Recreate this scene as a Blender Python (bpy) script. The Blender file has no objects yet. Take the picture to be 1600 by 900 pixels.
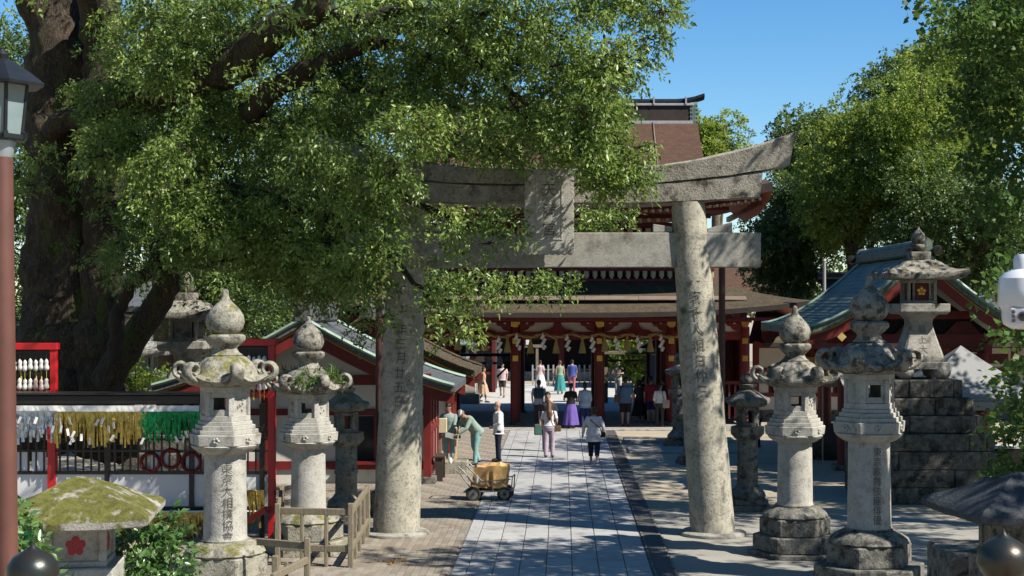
import bpy, bmesh, math, random
import numpy as np
from mathutils import Vector, Matrix, Euler

# ------------------------------------------------------------------ camera, sky, sun, exposure
scene = bpy.context.scene
FPX, VX, VY, CAMH = 2300.0, 877.0, 478.0, 4.35      # focal length in 1600-px units, vanishing point, eye height
cam_data = bpy.data.cameras.new("camera")
cam_data.sensor_width = 36.0
cam_data.lens = 36.0 * FPX / 1600.0
cam_data.shift_x = (800.0 - VX) / 1600.0
cam_data.shift_y = (VY - 450.0) / 1600.0
cam_data.clip_start = 0.1
cam_data.clip_end = 3000.0
cam = bpy.data.objects.new("camera", cam_data)
scene.collection.objects.link(cam)
cam.location = (0, 0, CAMH)
cam.rotation_euler = (math.pi / 2, 0, 0)
scene.camera = cam

SUN_EL, SUN_AZ = math.radians(46), math.radians(117)      # azimuth clockwise from +Y
world = bpy.data.worlds.new("World")
scene.world = world
world.use_nodes = True
wn = world.node_tree.nodes
wn.clear()
w_out = wn.new("ShaderNodeOutputWorld")
w_bg = wn.new("ShaderNodeBackground")
w_sky = wn.new("ShaderNodeTexSky")
w_sky.sky_type = 'NISHITA'
w_sky.sun_disc = False
w_sky.sun_elevation = SUN_EL
w_sky.sun_rotation = SUN_AZ
w_sky.altitude = 0
w_sky.air_density = 1.0
w_sky.dust_density = 0.0
w_sky.ozone_density = 4.0
w_bg.inputs[1].default_value = 0.078
w_hs = wn.new("ShaderNodeHueSaturation")
w_hs.inputs["Saturation"].default_value = 1.3
world.node_tree.links.new(w_sky.outputs[0], w_hs.inputs["Color"])
world.node_tree.links.new(w_hs.outputs[0], w_bg.inputs[0])
world.node_tree.links.new(w_bg.outputs[0], w_out.inputs[0])

sun_dir = Vector((math.sin(SUN_AZ) * math.cos(SUN_EL), math.cos(SUN_AZ) * math.cos(SUN_EL), math.sin(SUN_EL)))
sun_data = bpy.data.lights.new("sun", 'SUN')
sun_data.energy = 5.0
sun_data.angle = math.radians(0.5)
sun_data.color = (1.0, 0.94, 0.83)
sun = bpy.data.objects.new("sun", sun_data)
scene.collection.objects.link(sun)
sun.rotation_euler = sun_dir.to_track_quat('Z', 'Y').to_euler()
sun.location = (40, -20, 60)

scene.view_settings.view_transform = 'Standard'
scene.view_settings.look = 'None'
scene.view_settings.gamma = 1.0
scene.view_settings.use_curve_mapping = False
scene.view_settings.exposure = 0.95
scene.render.engine = 'CYCLES'
scene.cycles.max_bounces = 8
scene.cycles.transparent_max_bounces = 6
scene.cycles.use_denoising = True

# ------------------------------------------------------------------ helpers
COL = scene.collection
R = random.Random(7)

def P(px, py, Y):
    """world point seen at photo pixel (px,py) at distance Y along the approach"""
    return Vector(((px - VX) / FPX * Y, Y, CAMH - (py - VY) / FPX * Y))

def GX(px, Y): return (px - VX) / FPX * Y
def GZ(py, Y): return CAMH - (py - VY) / FPX * Y

def tag(o, label=None, cat=None, group=None, kind=None):
    if label: o["label"] = label
    if cat: o["category"] = cat
    if group: o["group"] = group
    if kind: o["kind"] = kind
    return o

def empty(name, loc=(0, 0, 0), rz=0.0, label=None, cat=None, group=None):
    o = bpy.data.objects.new(name, None)
    COL.objects.link(o)
    o.location = loc
    o.rotation_euler = (0, 0, rz)
    o.empty_display_size = 0.1
    return tag(o, label, cat, group)

class MB:
    """collects shapes into one mesh"""
    def __init__(self):
        self.v, self.f = [], []
    def add(self, vs, fs, M=None):
        o = len(self.v)
        if M is None: self.v += [tuple(p) for p in vs]
        else: self.v += [tuple(M @ Vector(p)) for p in vs]
        self.f += [tuple(i + o for i in q) for q in fs]
        return self
    def box(self, c, s, M=None, rot=None):
        x, y, z = s[0] / 2, s[1] / 2, s[2] / 2
        vs = [Vector((a * x, b * y, d * z)) for d in (-1, 1) for a, b in ((-1, -1), (1, -1), (1, 1), (-1, 1))]
        if rot is not None:
            E = Euler(rot).to_matrix()
            vs = [E @ p for p in vs]
        vs = [p + Vector(c) for p in vs]
        return self.add(vs, [(3, 2, 1, 0), (4, 5, 6, 7), (0, 1, 5, 4), (1, 2, 6, 5), (2, 3, 7, 6), (3, 0, 4, 7)], M)
    def bx(self, x0, x1, y0, y1, z0, z1, M=None):
        return self.box(((x0 + x1) / 2, (y0 + y1) / 2, (z0 + z1) / 2), (x1 - x0, y1 - y0, z1 - z0), M)
    def rings(self, rings, cap=True, M=None, closed=True):
        n = len(rings[0])
        vs = [p for r in rings for p in r]
        fs = []
        for i in range(len(rings) - 1):
            for j in range(n if closed else n - 1):
                k = (j + 1) % n
                fs.append((i * n + j, i * n + k, (i + 1) * n + k, (i + 1) * n + j))
        if cap and closed:
            fs.append(tuple(range(n - 1, -1, -1)))
            fs.append(tuple((len(rings) - 1) * n + j for j in range(n)))
        return self.add(vs, fs, M)
    def lathe(self, prof, n=24, c=(0, 0, 0), M=None, mod=None, rot=0.0):
        rs = []
        for r, z in prof:
            ring = []
            for j in range(n):
                a = 2 * math.pi * j / n + rot
                rr = r if mod is None else mod(r, z, a)
                ring.append((c[0] + rr * math.cos(a), c[1] + rr * math.sin(a), c[2] + z))
            rs.append(ring)
        return self.rings(rs, True, M)
    def tube(self, pts, rad, n=8, cap=True, M=None, flat=1.0, jit=0.0, rnd=None):
        pts = [Vector(p) for p in pts]
        if not hasattr(rad, '__len__'): rad = [rad] * len(pts)
        rs = []
        prev = None
        for i, p in enumerate(pts):
            d = (pts[min(i + 1, len(pts) - 1)] - pts[max(i - 1, 0)])
            if d.length < 1e-9: d = Vector((0, 0, 1))
            d.normalize()
            if prev is None:
                ref = Vector((0, 1, 0)) if abs(d.y) < 0.9 else Vector((1, 0, 0))
                u = (ref - d * ref.dot(d)).normalized()
            else:
                u = (prev - d * prev.dot(d)).normalized()
            prev = u
            w = d.cross(u)
            ring = []
            for j in range(n):
                a = 2 * math.pi * j / n
                k = rad[i] * (1 + (rnd.uniform(-jit, jit) if rnd else 0))
                ring.append(p + u * (math.cos(a) * k * flat) + w * (math.sin(a) * k))
            rs.append(ring)
        return self.rings(rs, cap, M)
    def ell(self, c, r, n=12, m=8, M=None):
        rs = []
        for i in range(m + 1):
            t = math.pi * (i + 0.02) / (m + 0.04)
            rs.append([(c[0] + r[0] * math.sin(t) * math.cos(2 * math.pi * j / n),
                        c[1] + r[1] * math.sin(t) * math.sin(2 * math.pi * j / n),
                        c[2] - r[2] * math.cos(t)) for j in range(n)])
        return self.rings(rs, True, M)
    def poly(self, pts, d, M=None):
        """extrude an outline (list of 3D points) by vector d"""
        n = len(pts)
        vs = [Vector(p) for p in pts] + [Vector(p) + Vector(d) for p in pts]
        fs = [tuple(range(n - 1, -1, -1)), tuple(range(n, 2 * n))]
        fs += [(j, (j + 1) % n, n + (j + 1) % n, n + j) for j in range(n)]
        return self.add(vs, fs, M)
    def grid(self, rows, M=None):
        n = len(rows[0])
        vs = [p for r in rows for p in r]
        fs = [(i * n + j, i * n + j + 1, (i + 1) * n + j + 1, (i + 1) * n + j)
              for i in range(len(rows) - 1) for j in range(n - 1)]
        return self.add(vs, fs, M)
    def mesh(self, name, mat, smooth=None):
        me = bpy.data.meshes.new(name)
        me.from_pydata(self.v, [], self.f)
        bm = bmesh.new(); bm.from_mesh(me)
        bmesh.ops.recalc_face_normals(bm, faces=bm.faces)
        bm.to_mesh(me); bm.free()
        if mat: me.materials.append(mat)
        if smooth is not None:
            me.polygons.foreach_set("use_smooth", [True] * len(me.polygons))
            if smooth < 179: me.set_sharp_from_angle(angle=math.radians(smooth))
        me.update()
        return me
    def build(self, name, mat, parent=None, smooth=None, bev=0.0, loc=None, rot=None, remesh=0.0, seg=1):
        o = bpy.data.objects.new(name, self.mesh(name, mat, smooth))
        COL.objects.link(o)
        if parent: o.parent = parent
        if loc is not None: o.location = loc
        if rot is not None: o.rotation_euler = rot
        if remesh:
            m = o.modifiers.new("remesh", 'REMESH'); m.mode = 'VOXEL'; m.voxel_size = remesh; m.use_smooth_shade = True
        if bev:
            m = o.modifiers.new("bevel", 'BEVEL'); m.width = bev; m.segments = seg; m.limit_method = 'ANGLE'; m.angle_limit = math.radians(35)
        return o

def copy_tree(o, parent=None):
    c = o.copy(); COL.objects.link(c)
    if parent: c.parent = parent
    for ch in list(o.children): copy_tree(ch, c)
    return c

def chamfer_block(name, sx, sy, sz, ch, mat):
    bm = bmesh.new()
    bmesh.ops.create_cube(bm, size=1.0)
    bmesh.ops.scale(bm, vec=(sx, sy, sz), verts=bm.verts)
    top = [e for e in bm.edges if all(v.co.z > 0 for v in e.verts)]
    bmesh.ops.bevel(bm, geom=top, offset=ch, segments=1, affect='EDGES')
    me = bpy.data.meshes.new(name); bm.to_mesh(me); bm.free()
    me.materials.append(mat)
    return me

# smooth value noise for shaping (numpy)
_tab = np.random.RandomState(3).rand(64, 64, 64).astype(np.float32)
def vnoise(p):
    p = np.asarray(p, dtype=np.float64)
    i = np.floor(p).astype(int); f = p - i
    f = f * f * (3 - 2 * f)
    r = 0
    for dx in (0, 1):
        for dy in (0, 1):
            for dz in (0, 1):
                w = (f[..., 0] if dx else 1 - f[..., 0]) * (f[..., 1] if dy else 1 - f[..., 1]) * (f[..., 2] if dz else 1 - f[..., 2])
                r = r + w * _tab[(i[..., 0] + dx) % 64, (i[..., 1] + dy) % 64, (i[..., 2] + dz) % 64]
    return r * 2 - 1

def roughen(o, amp, scale, amp2=0.0, scale2=1.0):
    me = o.data
    n = len(me.vertices)
    co = np.empty(n * 3); me.vertices.foreach_get("co", co); co = co.reshape(-1, 3)
    no = np.empty(n * 3); me.vertices.foreach_get("normal", no); no = no.reshape(-1, 3)
    d = vnoise(co * scale + 11.3) * amp
    if amp2: d = d + vnoise(co * scale2 + 31.7) * amp2
    co = co + no * d[:, None]
    me.vertices.foreach_set("co", co.ravel()); me.update()

# ------------------------------------------------------------------ materials
def mat(name, c1, c2=None, scale=4.0, rough=0.75, metal=0.0, bump=0.0, bscale=30.0, spec=0.4,
        moss=None, moss_amt=0.5, moss_scale=1.6, moss_up=0.0, stain=None, stain_amt=0.4, stain_scale=1.2,
        speck=None, speck_scale=120.0, speck_amt=0.5, streak=0.0, coat=0.0, stretch=None):
    q = 0.74                                         # the photograph is exposed for the foliage, so real reflectances are lower than they read
    c1 = tuple(x * q for x in c1); c2 = tuple(x * q for x in c2) if c2 else None
    speck = tuple(x * q for x in speck) if speck else None; stain = tuple(x * q for x in stain) if stain else None
    moss = tuple(x * q for x in moss) if moss else None
    m = bpy.data.materials.new(name); m.use_nodes = True
    nt = m.node_tree; N = nt.nodes; L = nt.links
    b = N["Principled BSDF"]
    b.inputs["Roughness"].default_value = rough
    b.inputs["Metallic"].default_value = metal
    b.inputs["Specular IOR Level"].default_value = spec
    if coat: b.inputs["Coat Weight"].default_value = coat
    geo = N.new("ShaderNodeNewGeometry")
    src = geo.outputs["Position"]
    if stretch:
        mp = N.new("ShaderNodeMapping"); mp.inputs["Scale"].default_value = stretch
        L.new(src, mp.inputs["Vector"]); src = mp.outputs[0]
    def noise(s, det=6, ro=0.6, vec=None):
        t = N.new("ShaderNodeTexNoise"); t.inputs["Scale"].default_value = s
        t.inputs["Detail"].default_value = det; t.inputs["Roughness"].default_value = ro
        L.new(vec or src, t.inputs["Vector"]); return t.outputs["Fac"]
    def ramp(fac, a, bb):
        r = N.new("ShaderNodeMapRange"); r.inputs[1].default_value = a; r.inputs[2].default_value = bb
        r.interpolation_type = 'SMOOTHSTEP'
        L.new(fac, r.inputs[0]); return r.outputs[0]
    def mix(fac, a, bb):
        x = N.new("ShaderNodeMix"); x.data_type = 'RGBA'
        if hasattr(fac, 'links') or hasattr(fac, 'node'): L.new(fac, x.inputs[0])
        else: x.inputs[0].default_value = fac
        for k, q in ((6, a), (7, bb)):
            if isinstance(q, tuple): x.inputs[k].default_value = (*q, 1)
            else: L.new(q, x.inputs[k])
        return x.outputs[2]
    def math_(op, a, bb):
        x = N.new("ShaderNodeMath"); x.operation = op
        for k, q in ((0, a), (1, bb)):
            if isinstance(q, (int, float)): x.inputs[k].default_value = q
            else: L.new(q, x.inputs[k])
        return x.outputs[0]
    col = tuple(c1)
    if c2: col = mix(ramp(noise(scale), 0.32, 0.68), tuple(c1), tuple(c2))
    if speck: col = mix(math_('MULTIPLY', ramp(noise(speck_scale, 3, 0.7), 0.5, 0.66), speck_amt), col, tuple(speck))
    if stain:
        f = ramp(noise(stain_scale, 8, 0.68), 0.62 - 0.3 * stain_amt, 0.78 - 0.3 * stain_amt)
        if streak:
            mp2 = N.new("ShaderNodeMapping"); mp2.inputs["Scale"].default_value = (6, 6, streak)
            L.new(geo.outputs["Position"], mp2.inputs["Vector"])
            f = math_('MULTIPLY', f, ramp(noise(1.0, 5, 0.6, mp2.outputs[0]), 0.3, 0.62))
        col = mix(f, col, tuple(stain))
    if moss:
        f = noise(moss_scale, 7, 0.65)
        if moss_up:
            sx = N.new("ShaderNodeSeparateXYZ"); L.new(geo.outputs["Normal"], sx.inputs[0])
            f = math_('ADD', f, math_('MULTIPLY', sx.outputs[2], moss_up))
        f = ramp(f, 0.72 - 0.35 * moss_amt, 0.84 - 0.35 * moss_amt)
        mcol = mix(ramp(noise(14.0), 0.35, 0.65), tuple(moss), tuple(c * 0.55 for c in moss))
        col = mix(f, col, mcol)
    if isinstance(col, tuple): b.inputs["Base Color"].default_value = (*col, 1)
    else: L.new(col, b.inputs["Base Color"])
    if bump:
        bp = N.new("ShaderNodeBump"); bp.inputs["Strength"].default_value = min(1.0, bump)
        bp.inputs["Distance"].default_value = 0.02 if bump <= 1 else 0.02 * bump
        L.new(noise(bscale, 5, 0.65), bp.inputs["Height"]); L.new(bp.outputs[0], b.inputs["Normal"])
    return m

def leaf_mat(name, dark, light, yellow=None, trans=0.35, rough=0.38, spec=0.5):
    m = bpy.data.materials.new(name); m.use_nodes = True
    nt = m.node_tree; N = nt.nodes; L = nt.links
    b = N["Principled BSDF"]; out = N["Material Output"]
    at = N.new("ShaderNodeAttribute"); at.attribute_name = "lv"
    cr = N.new("ShaderNodeValToRGB")
    e = cr.color_ramp.elements
    e[0].position = 0.1; e[0].color = (*dark, 1)
    e[1].position = 0.75; e[1].color = (*light, 1)
    if yellow:
        k = cr.color_ramp.elements.new(0.97); k.color = (*yellow, 1)
    L.new(at.outputs["Fac"], cr.inputs[0])
    L.new(cr.outputs[0], b.inputs["Base Color"])
    b.inputs["Roughness"].default_value = rough
    b.inputs["Specular IOR Level"].default_value = spec
    tr = N.new("ShaderNodeBsdfTranslucent")
    hs = N.new("ShaderNodeHueSaturation"); hs.inputs["Value"].default_value = 1.5; hs.inputs["Hue"].default_value = 0.485
    L.new(cr.outputs[0], hs.inputs["Color"]); L.new(hs.outputs[0], tr.inputs["Color"])
    mx = N.new("ShaderNodeMixShader"); mx.inputs[0].default_value = trans
    L.new(b.outputs[0], mx.inputs[1]); L.new(tr.outputs[0], mx.inputs[2]); L.new(mx.outputs[0], out.inputs["Surface"])
    return m

M = {}
# stone
M['granite'] = mat("granite", (0.42, 0.40, 0.355), (0.30, 0.285, 0.25), 4, 0.88, bump=0.8, bscale=40, speck=(0.17, 0.16, 0.14), speck_scale=24, speck_amt=0.55,
                   stain=(0.13, 0.12, 0.10), stain_amt=0.34, stain_scale=4)
M['granite_pale'] = mat("granite_pale", (0.53, 0.51, 0.46), (0.41, 0.395, 0.355), 5, 0.88, bump=0.7, bscale=45, speck=(0.27, 0.255, 0.225), speck_scale=26, speck_amt=0.5,
                        stain=(0.25, 0.225, 0.17), stain_amt=0.30, stain_scale=5, streak=0.6)
M['granite_cap'] = mat("granite_cap", (0.38, 0.355, 0.30), (0.24, 0.225, 0.19), 6, 0.92, bump=1.0, bscale=30, speck=(0.12, 0.115, 0.10), speck_scale=20, speck_amt=0.6,
                       stain=(0.065, 0.06, 0.05), stain_amt=0.55, stain_scale=5.0, moss=(0.20, 0.185, 0.09), moss_amt=0.16, moss_scale=5, moss_up=0.15)
M['granite_moss'] = mat("granite_moss", (0.40, 0.38, 0.31), (0.27, 0.255, 0.205), 6, 0.92, bump=1.0, bscale=30, speck=(0.15, 0.14, 0.11), speck_scale=20, speck_amt=0.5,
                        stain=(0.09, 0.085, 0.07), stain_amt=0.40, stain_scale=5.0, moss=(0.23, 0.22, 0.075), moss_amt=0.30, moss_scale=4.5, moss_up=0.18)
M['granite_base'] = mat("granite_base", (0.23, 0.22, 0.19), (0.12, 0.115, 0.10), 7, 0.94, bump=1.2, bscale=25, speck=(0.38, 0.37, 0.33), speck_scale=14, speck_amt=0.6,
                        stain=(0.045, 0.045, 0.04), stain_amt=0.5, stain_scale=6, moss=(0.13, 0.12, 0.055), moss_amt=0.2, moss_scale=4)
M['torii'] = mat("torii_stone", (0.50, 0.465, 0.375), (0.34, 0.32, 0.255), 3.5, 0.9, bump=0.55, bscale=30, speck=(0.14, 0.13, 0.105), speck_scale=17, speck_amt=0.65,
                 stain=(0.085, 0.085, 0.078), stain_amt=0.30, stain_scale=2.4, streak=0.5, moss=(0.25, 0.235, 0.11), moss_amt=0.24, moss_scale=3)
M['kasagi'] = mat("kasagi_stone", (0.44, 0.405, 0.335), (0.28, 0.26, 0.215), 4, 0.92, bump=1.1, bscale=30, speck=(0.10, 0.09, 0.08), speck_scale=20, speck_amt=0.6,
                  stain=(0.055, 0.047, 0.038), stain_amt=0.38, stain_scale=2.2, moss=(0.12, 0.11, 0.03), moss_amt=0.24, moss_scale=2)
M['nuki'] = mat("nuki_stone", (0.40, 0.385, 0.34), (0.29, 0.28, 0.25), 4, 0.88, bump=0.4, bscale=40, speck=(0.17, 0.165, 0.145), speck_scale=20, speck_amt=0.45,
                stain=(0.13, 0.12, 0.09), stain_amt=0.45, stain_scale=2, streak=0.4)
M['carve'] = mat("carved_shade_grime", (0.10, 0.095, 0.08), (0.17, 0.16, 0.14), 20, 0.95)  # dark colour paints the recess shade of cut strokes, along with grime
M['carve_soft'] = mat("carved_shade_grime_soft", (0.11, 0.105, 0.09), (0.16, 0.15, 0.13), 30, 0.95)  # plaque letters: recess shade and grime put into the colour
M['slab'] = mat("paving_granite", (0.45, 0.452, 0.452), (0.385, 0.388, 0.388), 1.3, 0.7, bump=0.25, bscale=90, speck=(0.30, 0.30, 0.30), speck_scale=30, speck_amt=0.35,
                stain=(0.29, 0.285, 0.275), stain_amt=0.42, stain_scale=1.6)
M['slab2'] = mat("paving_granite_dark", (0.40, 0.402, 0.405), (0.345, 0.348, 0.35), 1.7, 0.7, bump=0.25, bscale=90, speck=(0.25, 0.25, 0.25), speck_scale=30, speck_amt=0.4, stain=(0.25, 0.25, 0.245), stain_amt=0.4, stain_scale=1.3)
M['slab3'] = mat("paving_granite_warm", (0.48, 0.48, 0.48), (0.42, 0.42, 0.42), 1.1, 0.7, bump=0.25, bscale=90, speck=(0.31, 0.30, 0.29), speck_scale=30, speck_amt=0.35, stain=(0.30, 0.29, 0.27), stain_amt=0.4, stain_scale=1.9)
M['joint'] = mat("joint_earth", (0.22, 0.205, 0.18), (0.15, 0.14, 0.125), 6, 0.95)
M['paver'] = mat("paver", (0.31, 0.265, 0.21), (0.25, 0.215, 0.17), 3, 0.85, bump=0.3, bscale=70, stain=(0.22, 0.18, 0.14), stain_amt=0.3, stain_scale=1)
M['paver2'] = mat("paver_grey", (0.33, 0.295, 0.25), (0.27, 0.24, 0.20), 3, 0.85, bump=0.3, bscale=70, stain=(0.20, 0.17, 0.14), stain_amt=0.3, stain_scale=1)
M['paver3'] = mat("paver_dark", (0.26, 0.22, 0.175), (0.22, 0.185, 0.145), 3, 0.85, bump=0.3, bscale=70)
M['sand'] = mat("packed_sand", (0.47, 0.40, 0.30), (0.38, 0.33, 0.25), 0.6, 0.95, bump=0.6, bscale=45, speck=(0.26, 0.23, 0.18), speck_scale=60, speck_amt=0.6,
                stain=(0.30, 0.26, 0.20), stain_amt=0.3, stain_scale=0.5)
M['concrete'] = mat("pale_paving", (0.39, 0.37, 0.325), (0.32, 0.30, 0.262), 0.8, 0.85, bump=0.5, bscale=60, speck=(0.24, 0.24, 0.23), speck_scale=80, speck_amt=0.6,
                    stain=(0.28, 0.27, 0.25), stain_amt=0.35, stain_scale=0.6)
M['court'] = mat("court_paving", (0.56, 0.55, 0.52), (0.48, 0.47, 0.45), 1, 0.8, bump=0.3, bscale=50, stain=(0.4, 0.38, 0.34), stain_amt=0.3)
M['drain'] = mat("drain_grate", (0.15, 0.145, 0.15), (0.10, 0.10, 0.105), 8, 0.7, metal=0.0, bump=0.3)
# paint, wood, metal
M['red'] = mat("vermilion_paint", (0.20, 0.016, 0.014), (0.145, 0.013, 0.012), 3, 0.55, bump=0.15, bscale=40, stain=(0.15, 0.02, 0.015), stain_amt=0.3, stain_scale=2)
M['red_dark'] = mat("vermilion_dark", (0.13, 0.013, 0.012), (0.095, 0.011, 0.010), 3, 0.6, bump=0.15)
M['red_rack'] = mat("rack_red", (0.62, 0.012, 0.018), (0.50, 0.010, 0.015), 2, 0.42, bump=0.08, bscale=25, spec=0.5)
M['rafter_pink'] = mat("eave_soffit", (0.46, 0.17, 0.11), (0.38, 0.13, 0.09), 2, 0.7, bump=0.1, stretch=(1, 8, 1))
M['plaster'] = mat("white_plaster", (0.72, 0.70, 0.64), (0.64, 0.62, 0.56), 1.5, 0.9, bump=0.12, bscale=30, stain=(0.45, 0.42, 0.36), stain_amt=0.12, stain_scale=1.3)
M['white_panel'] = mat("white_panel", (0.74, 0.74, 0.75), (0.68, 0.68, 0.70), 1.5, 0.6, bump=0.05)
M['gold'] = mat("gilt", (0.85, 0.55, 0.14), (0.70, 0.42, 0.09), 10, 0.35, metal=0.8)
M['gilt_paint'] = mat("gilt_paint", (0.66, 0.47, 0.18), (0.55, 0.38, 0.14), 10, 0.55)
M['ochre'] = mat("ochre_paint", (0.60, 0.30, 0.05), (0.5, 0.25, 0.04), 10, 0.6)
M['bracket'] = mat("bracket_cream", (0.66, 0.55, 0.36), (0.56, 0.46, 0.29), 6, 0.7)
M['bark_roof'] = mat("cypress_bark", (0.105, 0.052, 0.030), (0.065, 0.034, 0.021), 3, 0.95, bump=1.5, bscale=12, speck=(0.16, 0.085, 0.05), speck_scale=25, speck_amt=0.7, stretch=(1, 1, 3))
M['bark_roof_moss'] = mat("cypress_bark_moss", (0.078, 0.059, 0.033), (0.04, 0.031, 0.02), 3, 0.95, bump=1.6, bscale=14, speck=(0.20, 0.15, 0.085), speck_scale=25, speck_amt=0.7,
                          moss=(0.16, 0.15, 0.05), moss_amt=0.33, moss_scale=1.5)
M['board'] = mat("roof_board", (0.22, 0.165, 0.13), (0.17, 0.125, 0.095), 2, 0.9, bump=0.3)
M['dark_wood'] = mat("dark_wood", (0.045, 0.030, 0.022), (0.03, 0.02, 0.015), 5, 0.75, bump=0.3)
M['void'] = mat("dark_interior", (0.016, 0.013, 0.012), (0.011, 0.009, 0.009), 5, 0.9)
M['copper'] = mat("copper_patina", (0.15, 0.205, 0.165), (0.11, 0.155, 0.128), 1.6, 0.6, bump=0.25, bscale=20, stain=(0.075, 0.105, 0.10), stain_amt=0.42, stain_scale=1.6)
M['copper_pale'] = mat("copper_patina_pale", (0.33, 0.45, 0.37), (0.22, 0.33, 0.28), 2.5, 0.6, bump=0.2)
M['tile'] = mat("grey_tile", (0.13, 0.135, 0.145), (0.09, 0.095, 0.10), 4, 0.5, bump=0.3)
M['tile_pale'] = mat("grey_tile_pale", (0.42, 0.42, 0.43), (0.34, 0.34, 0.35), 4, 0.6)
M['black'] = mat("black_lacquer", (0.013, 0.012, 0.013), (0.02, 0.018, 0.018), 5, 0.4)
M['old_wood'] = mat("weathered_wood", (0.27, 0.225, 0.155), (0.19, 0.16, 0.11), 6, 0.85, bump=0.6, bscale=14, stretch=(6, 6, 1), moss=(0.17, 0.18, 0.08), moss_amt=0.2, moss_scale=3)
M['brown_pole'] = mat("brown_pole_paint", (0.155, 0.062, 0.046), (0.12, 0.048, 0.037), 3, 0.5, bump=0.05, coat=0.2)
M['pole_dark'] = mat("dark_pole_paint", (0.075, 0.028, 0.024), (0.06, 0.022, 0.02), 4, 0.5)
M['lamp_metal'] = mat("lamp_metal", (0.045, 0.05, 0.055), (0.03, 0.034, 0.038), 6, 0.4, metal=0.6)
M['lamp_glass'] = mat("lamp_glass", (0.24, 0.31, 0.32), (0.18, 0.25, 0.26), 3, 0.12, spec=0.6)
M['lamp_pale'] = mat("lamp_pale_metal", (0.42, 0.47, 0.50), None, rough=0.35, metal=0.5)
M['bronze'] = mat("bronze_patina", (0.10, 0.075, 0.06), (0.06, 0.075, 0.07), 5, 0.33, metal=0.75, bump=0.1, moss=(0.10, 0.17, 0.15), moss_amt=0.2, moss_scale=6)
M['bronze_pale'] = mat("bronze_pale", (0.26, 0.33, 0.33), (0.2, 0.26, 0.26), 5, 0.5, metal=0.2)
M['white_plastic'] = mat("white_plastic", (0.74, 0.76, 0.80), None, rough=0.3, spec=0.5, coat=0.3)
M['lens'] = mat("lens_glass", (0.02, 0.02, 0.025), None, rough=0.08, spec=0.7)
M['lens_ring'] = mat("lens_ring", (0.16, 0.11, 0.10), None, rough=0.3)
M['steel'] = mat("steel_tube", (0.36, 0.35, 0.34), (0.24, 0.22, 0.20), 12, 0.5, metal=0.6)
M['grey_pole'] = mat("grey_pole", (0.42, 0.41, 0.39), None, rough=0.5, metal=0.3)
M['rubber'] = mat("tyre_rubber", (0.028, 0.027, 0.026), (0.05, 0.048, 0.045), 10, 0.85)
M['tarp'] = mat("orange_tarp", (0.78, 0.48, 0.20), (0.64, 0.37, 0.14), 3, 0.75, bump=0.5, bscale=9)
M['tent'] = mat("tent_cloth", (0.30, 0.305, 0.31), (0.25, 0.255, 0.26), 1.2, 0.75, bump=0.15, bscale=5, stain=(0.4, 0.39, 0.36), stain_amt=0.2)
M['rope'] = mat("straw_rope", (0.42, 0.30, 0.13), (0.32, 0.22, 0.09), 8, 0.9, bump=0.6, bscale=40)
M['straw'] = mat("straw_tassel", (0.45, 0.36, 0.15), (0.34, 0.27, 0.10), 12, 0.9, bump=0.6, stretch=(8, 8, 1))
M['paper'] = mat("white_paper", (0.78, 0.78, 0.76), None, rough=0.8)
M['broom'] = mat("broom_twigs", (0.42, 0.30, 0.15), (0.30, 0.21, 0.10), 20, 0.9, bump=0.8, stretch=(10, 10, 1))
M['bamboo'] = mat("bamboo_pole", (0.40, 0.31, 0.17), (0.33, 0.25, 0.13), 8, 0.6)
M['basin'] = mat("basin_stone", (0.075, 0.072, 0.068), (0.05, 0.05, 0.047), 4, 0.8, bump=0.8, bscale=20)
M['low_roof_dark'] = mat("low_lantern_roof", (0.055, 0.062, 0.07), (0.035, 0.04, 0.046), 4, 0.8, bump=1.0, bscale=22, speck=(0.12, 0.13, 0.14), speck_scale=30, speck_amt=0.6)
M['plum_red'] = mat("plum_red", (0.50, 0.045, 0.065), (0.42, 0.06, 0.07), 30, 0.8)
M['ceramic'] = mat("gourd_white", (0.74, 0.72, 0.67), (0.64, 0.60, 0.55), 20, 0.35)
M['ceramic_pink'] = mat("gourd_pink", (0.68, 0.48, 0.44), (0.6, 0.4, 0.38), 20, 0.35)
M['ribbon'] = mat("yellow_ribbon", (0.62, 0.50, 0.10), None, rough=0.6)
M['foil_silver'] = mat("foil_silver", (0.68, 0.72, 0.78), (0.4, 0.45, 0.52), 14, 0.22, metal=0.9, bump=0.6, bscale=18)
M['foil_gold'] = mat("foil_gold", (0.62, 0.47, 0.14), (0.40, 0.29, 0.07), 14, 0.3, metal=0.85, bump=0.6, bscale=18)
M['foil_green'] = mat("foil_green", (0.02, 0.32, 0.10), (0.012, 0.18, 0.06), 14, 0.28, metal=0.7, bump=0.6, bscale=18)
M['glass_dark'] = mat("dark_glass", (0.02, 0.022, 0.025), None, rough=0.08, spec=0.6)
M['bark'] = mat("camphor_bark", (0.068, 0.049, 0.031), (0.030, 0.022, 0.015), 3, 0.95, bump=2.0, bscale=9, stretch=(3.0, 3.0, 0.9), speck=(0.20, 0.15, 0.095), speck_scale=9, speck_amt=0.5, stain=(0.02, 0.015, 0.011), stain_amt=0.4, stain_scale=3.5,
                moss=(0.075, 0.095, 0.018), moss_amt=0.58, moss_scale=0.8)
M['branch'] = mat("branch_bark", (0.050, 0.036, 0.025), (0.028, 0.021, 0.015), 4, 0.95, bump=1.0, bscale=14, moss=(0.075, 0.09, 0.02), moss_amt=0.3, moss_scale=1.5)
M['trunk_pale'] = mat("pale_trunk", (0.17, 0.13, 0.09), (0.10, 0.078, 0.055), 4, 0.95, bump=1.0, bscale=10)
M['leaf'] = leaf_mat("camphor_leaf", (0.046, 0.092, 0.019), (0.200, 0.285, 0.060), (0.38, 0.44, 0.12), 0.36, 0.40, 0.5)
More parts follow.
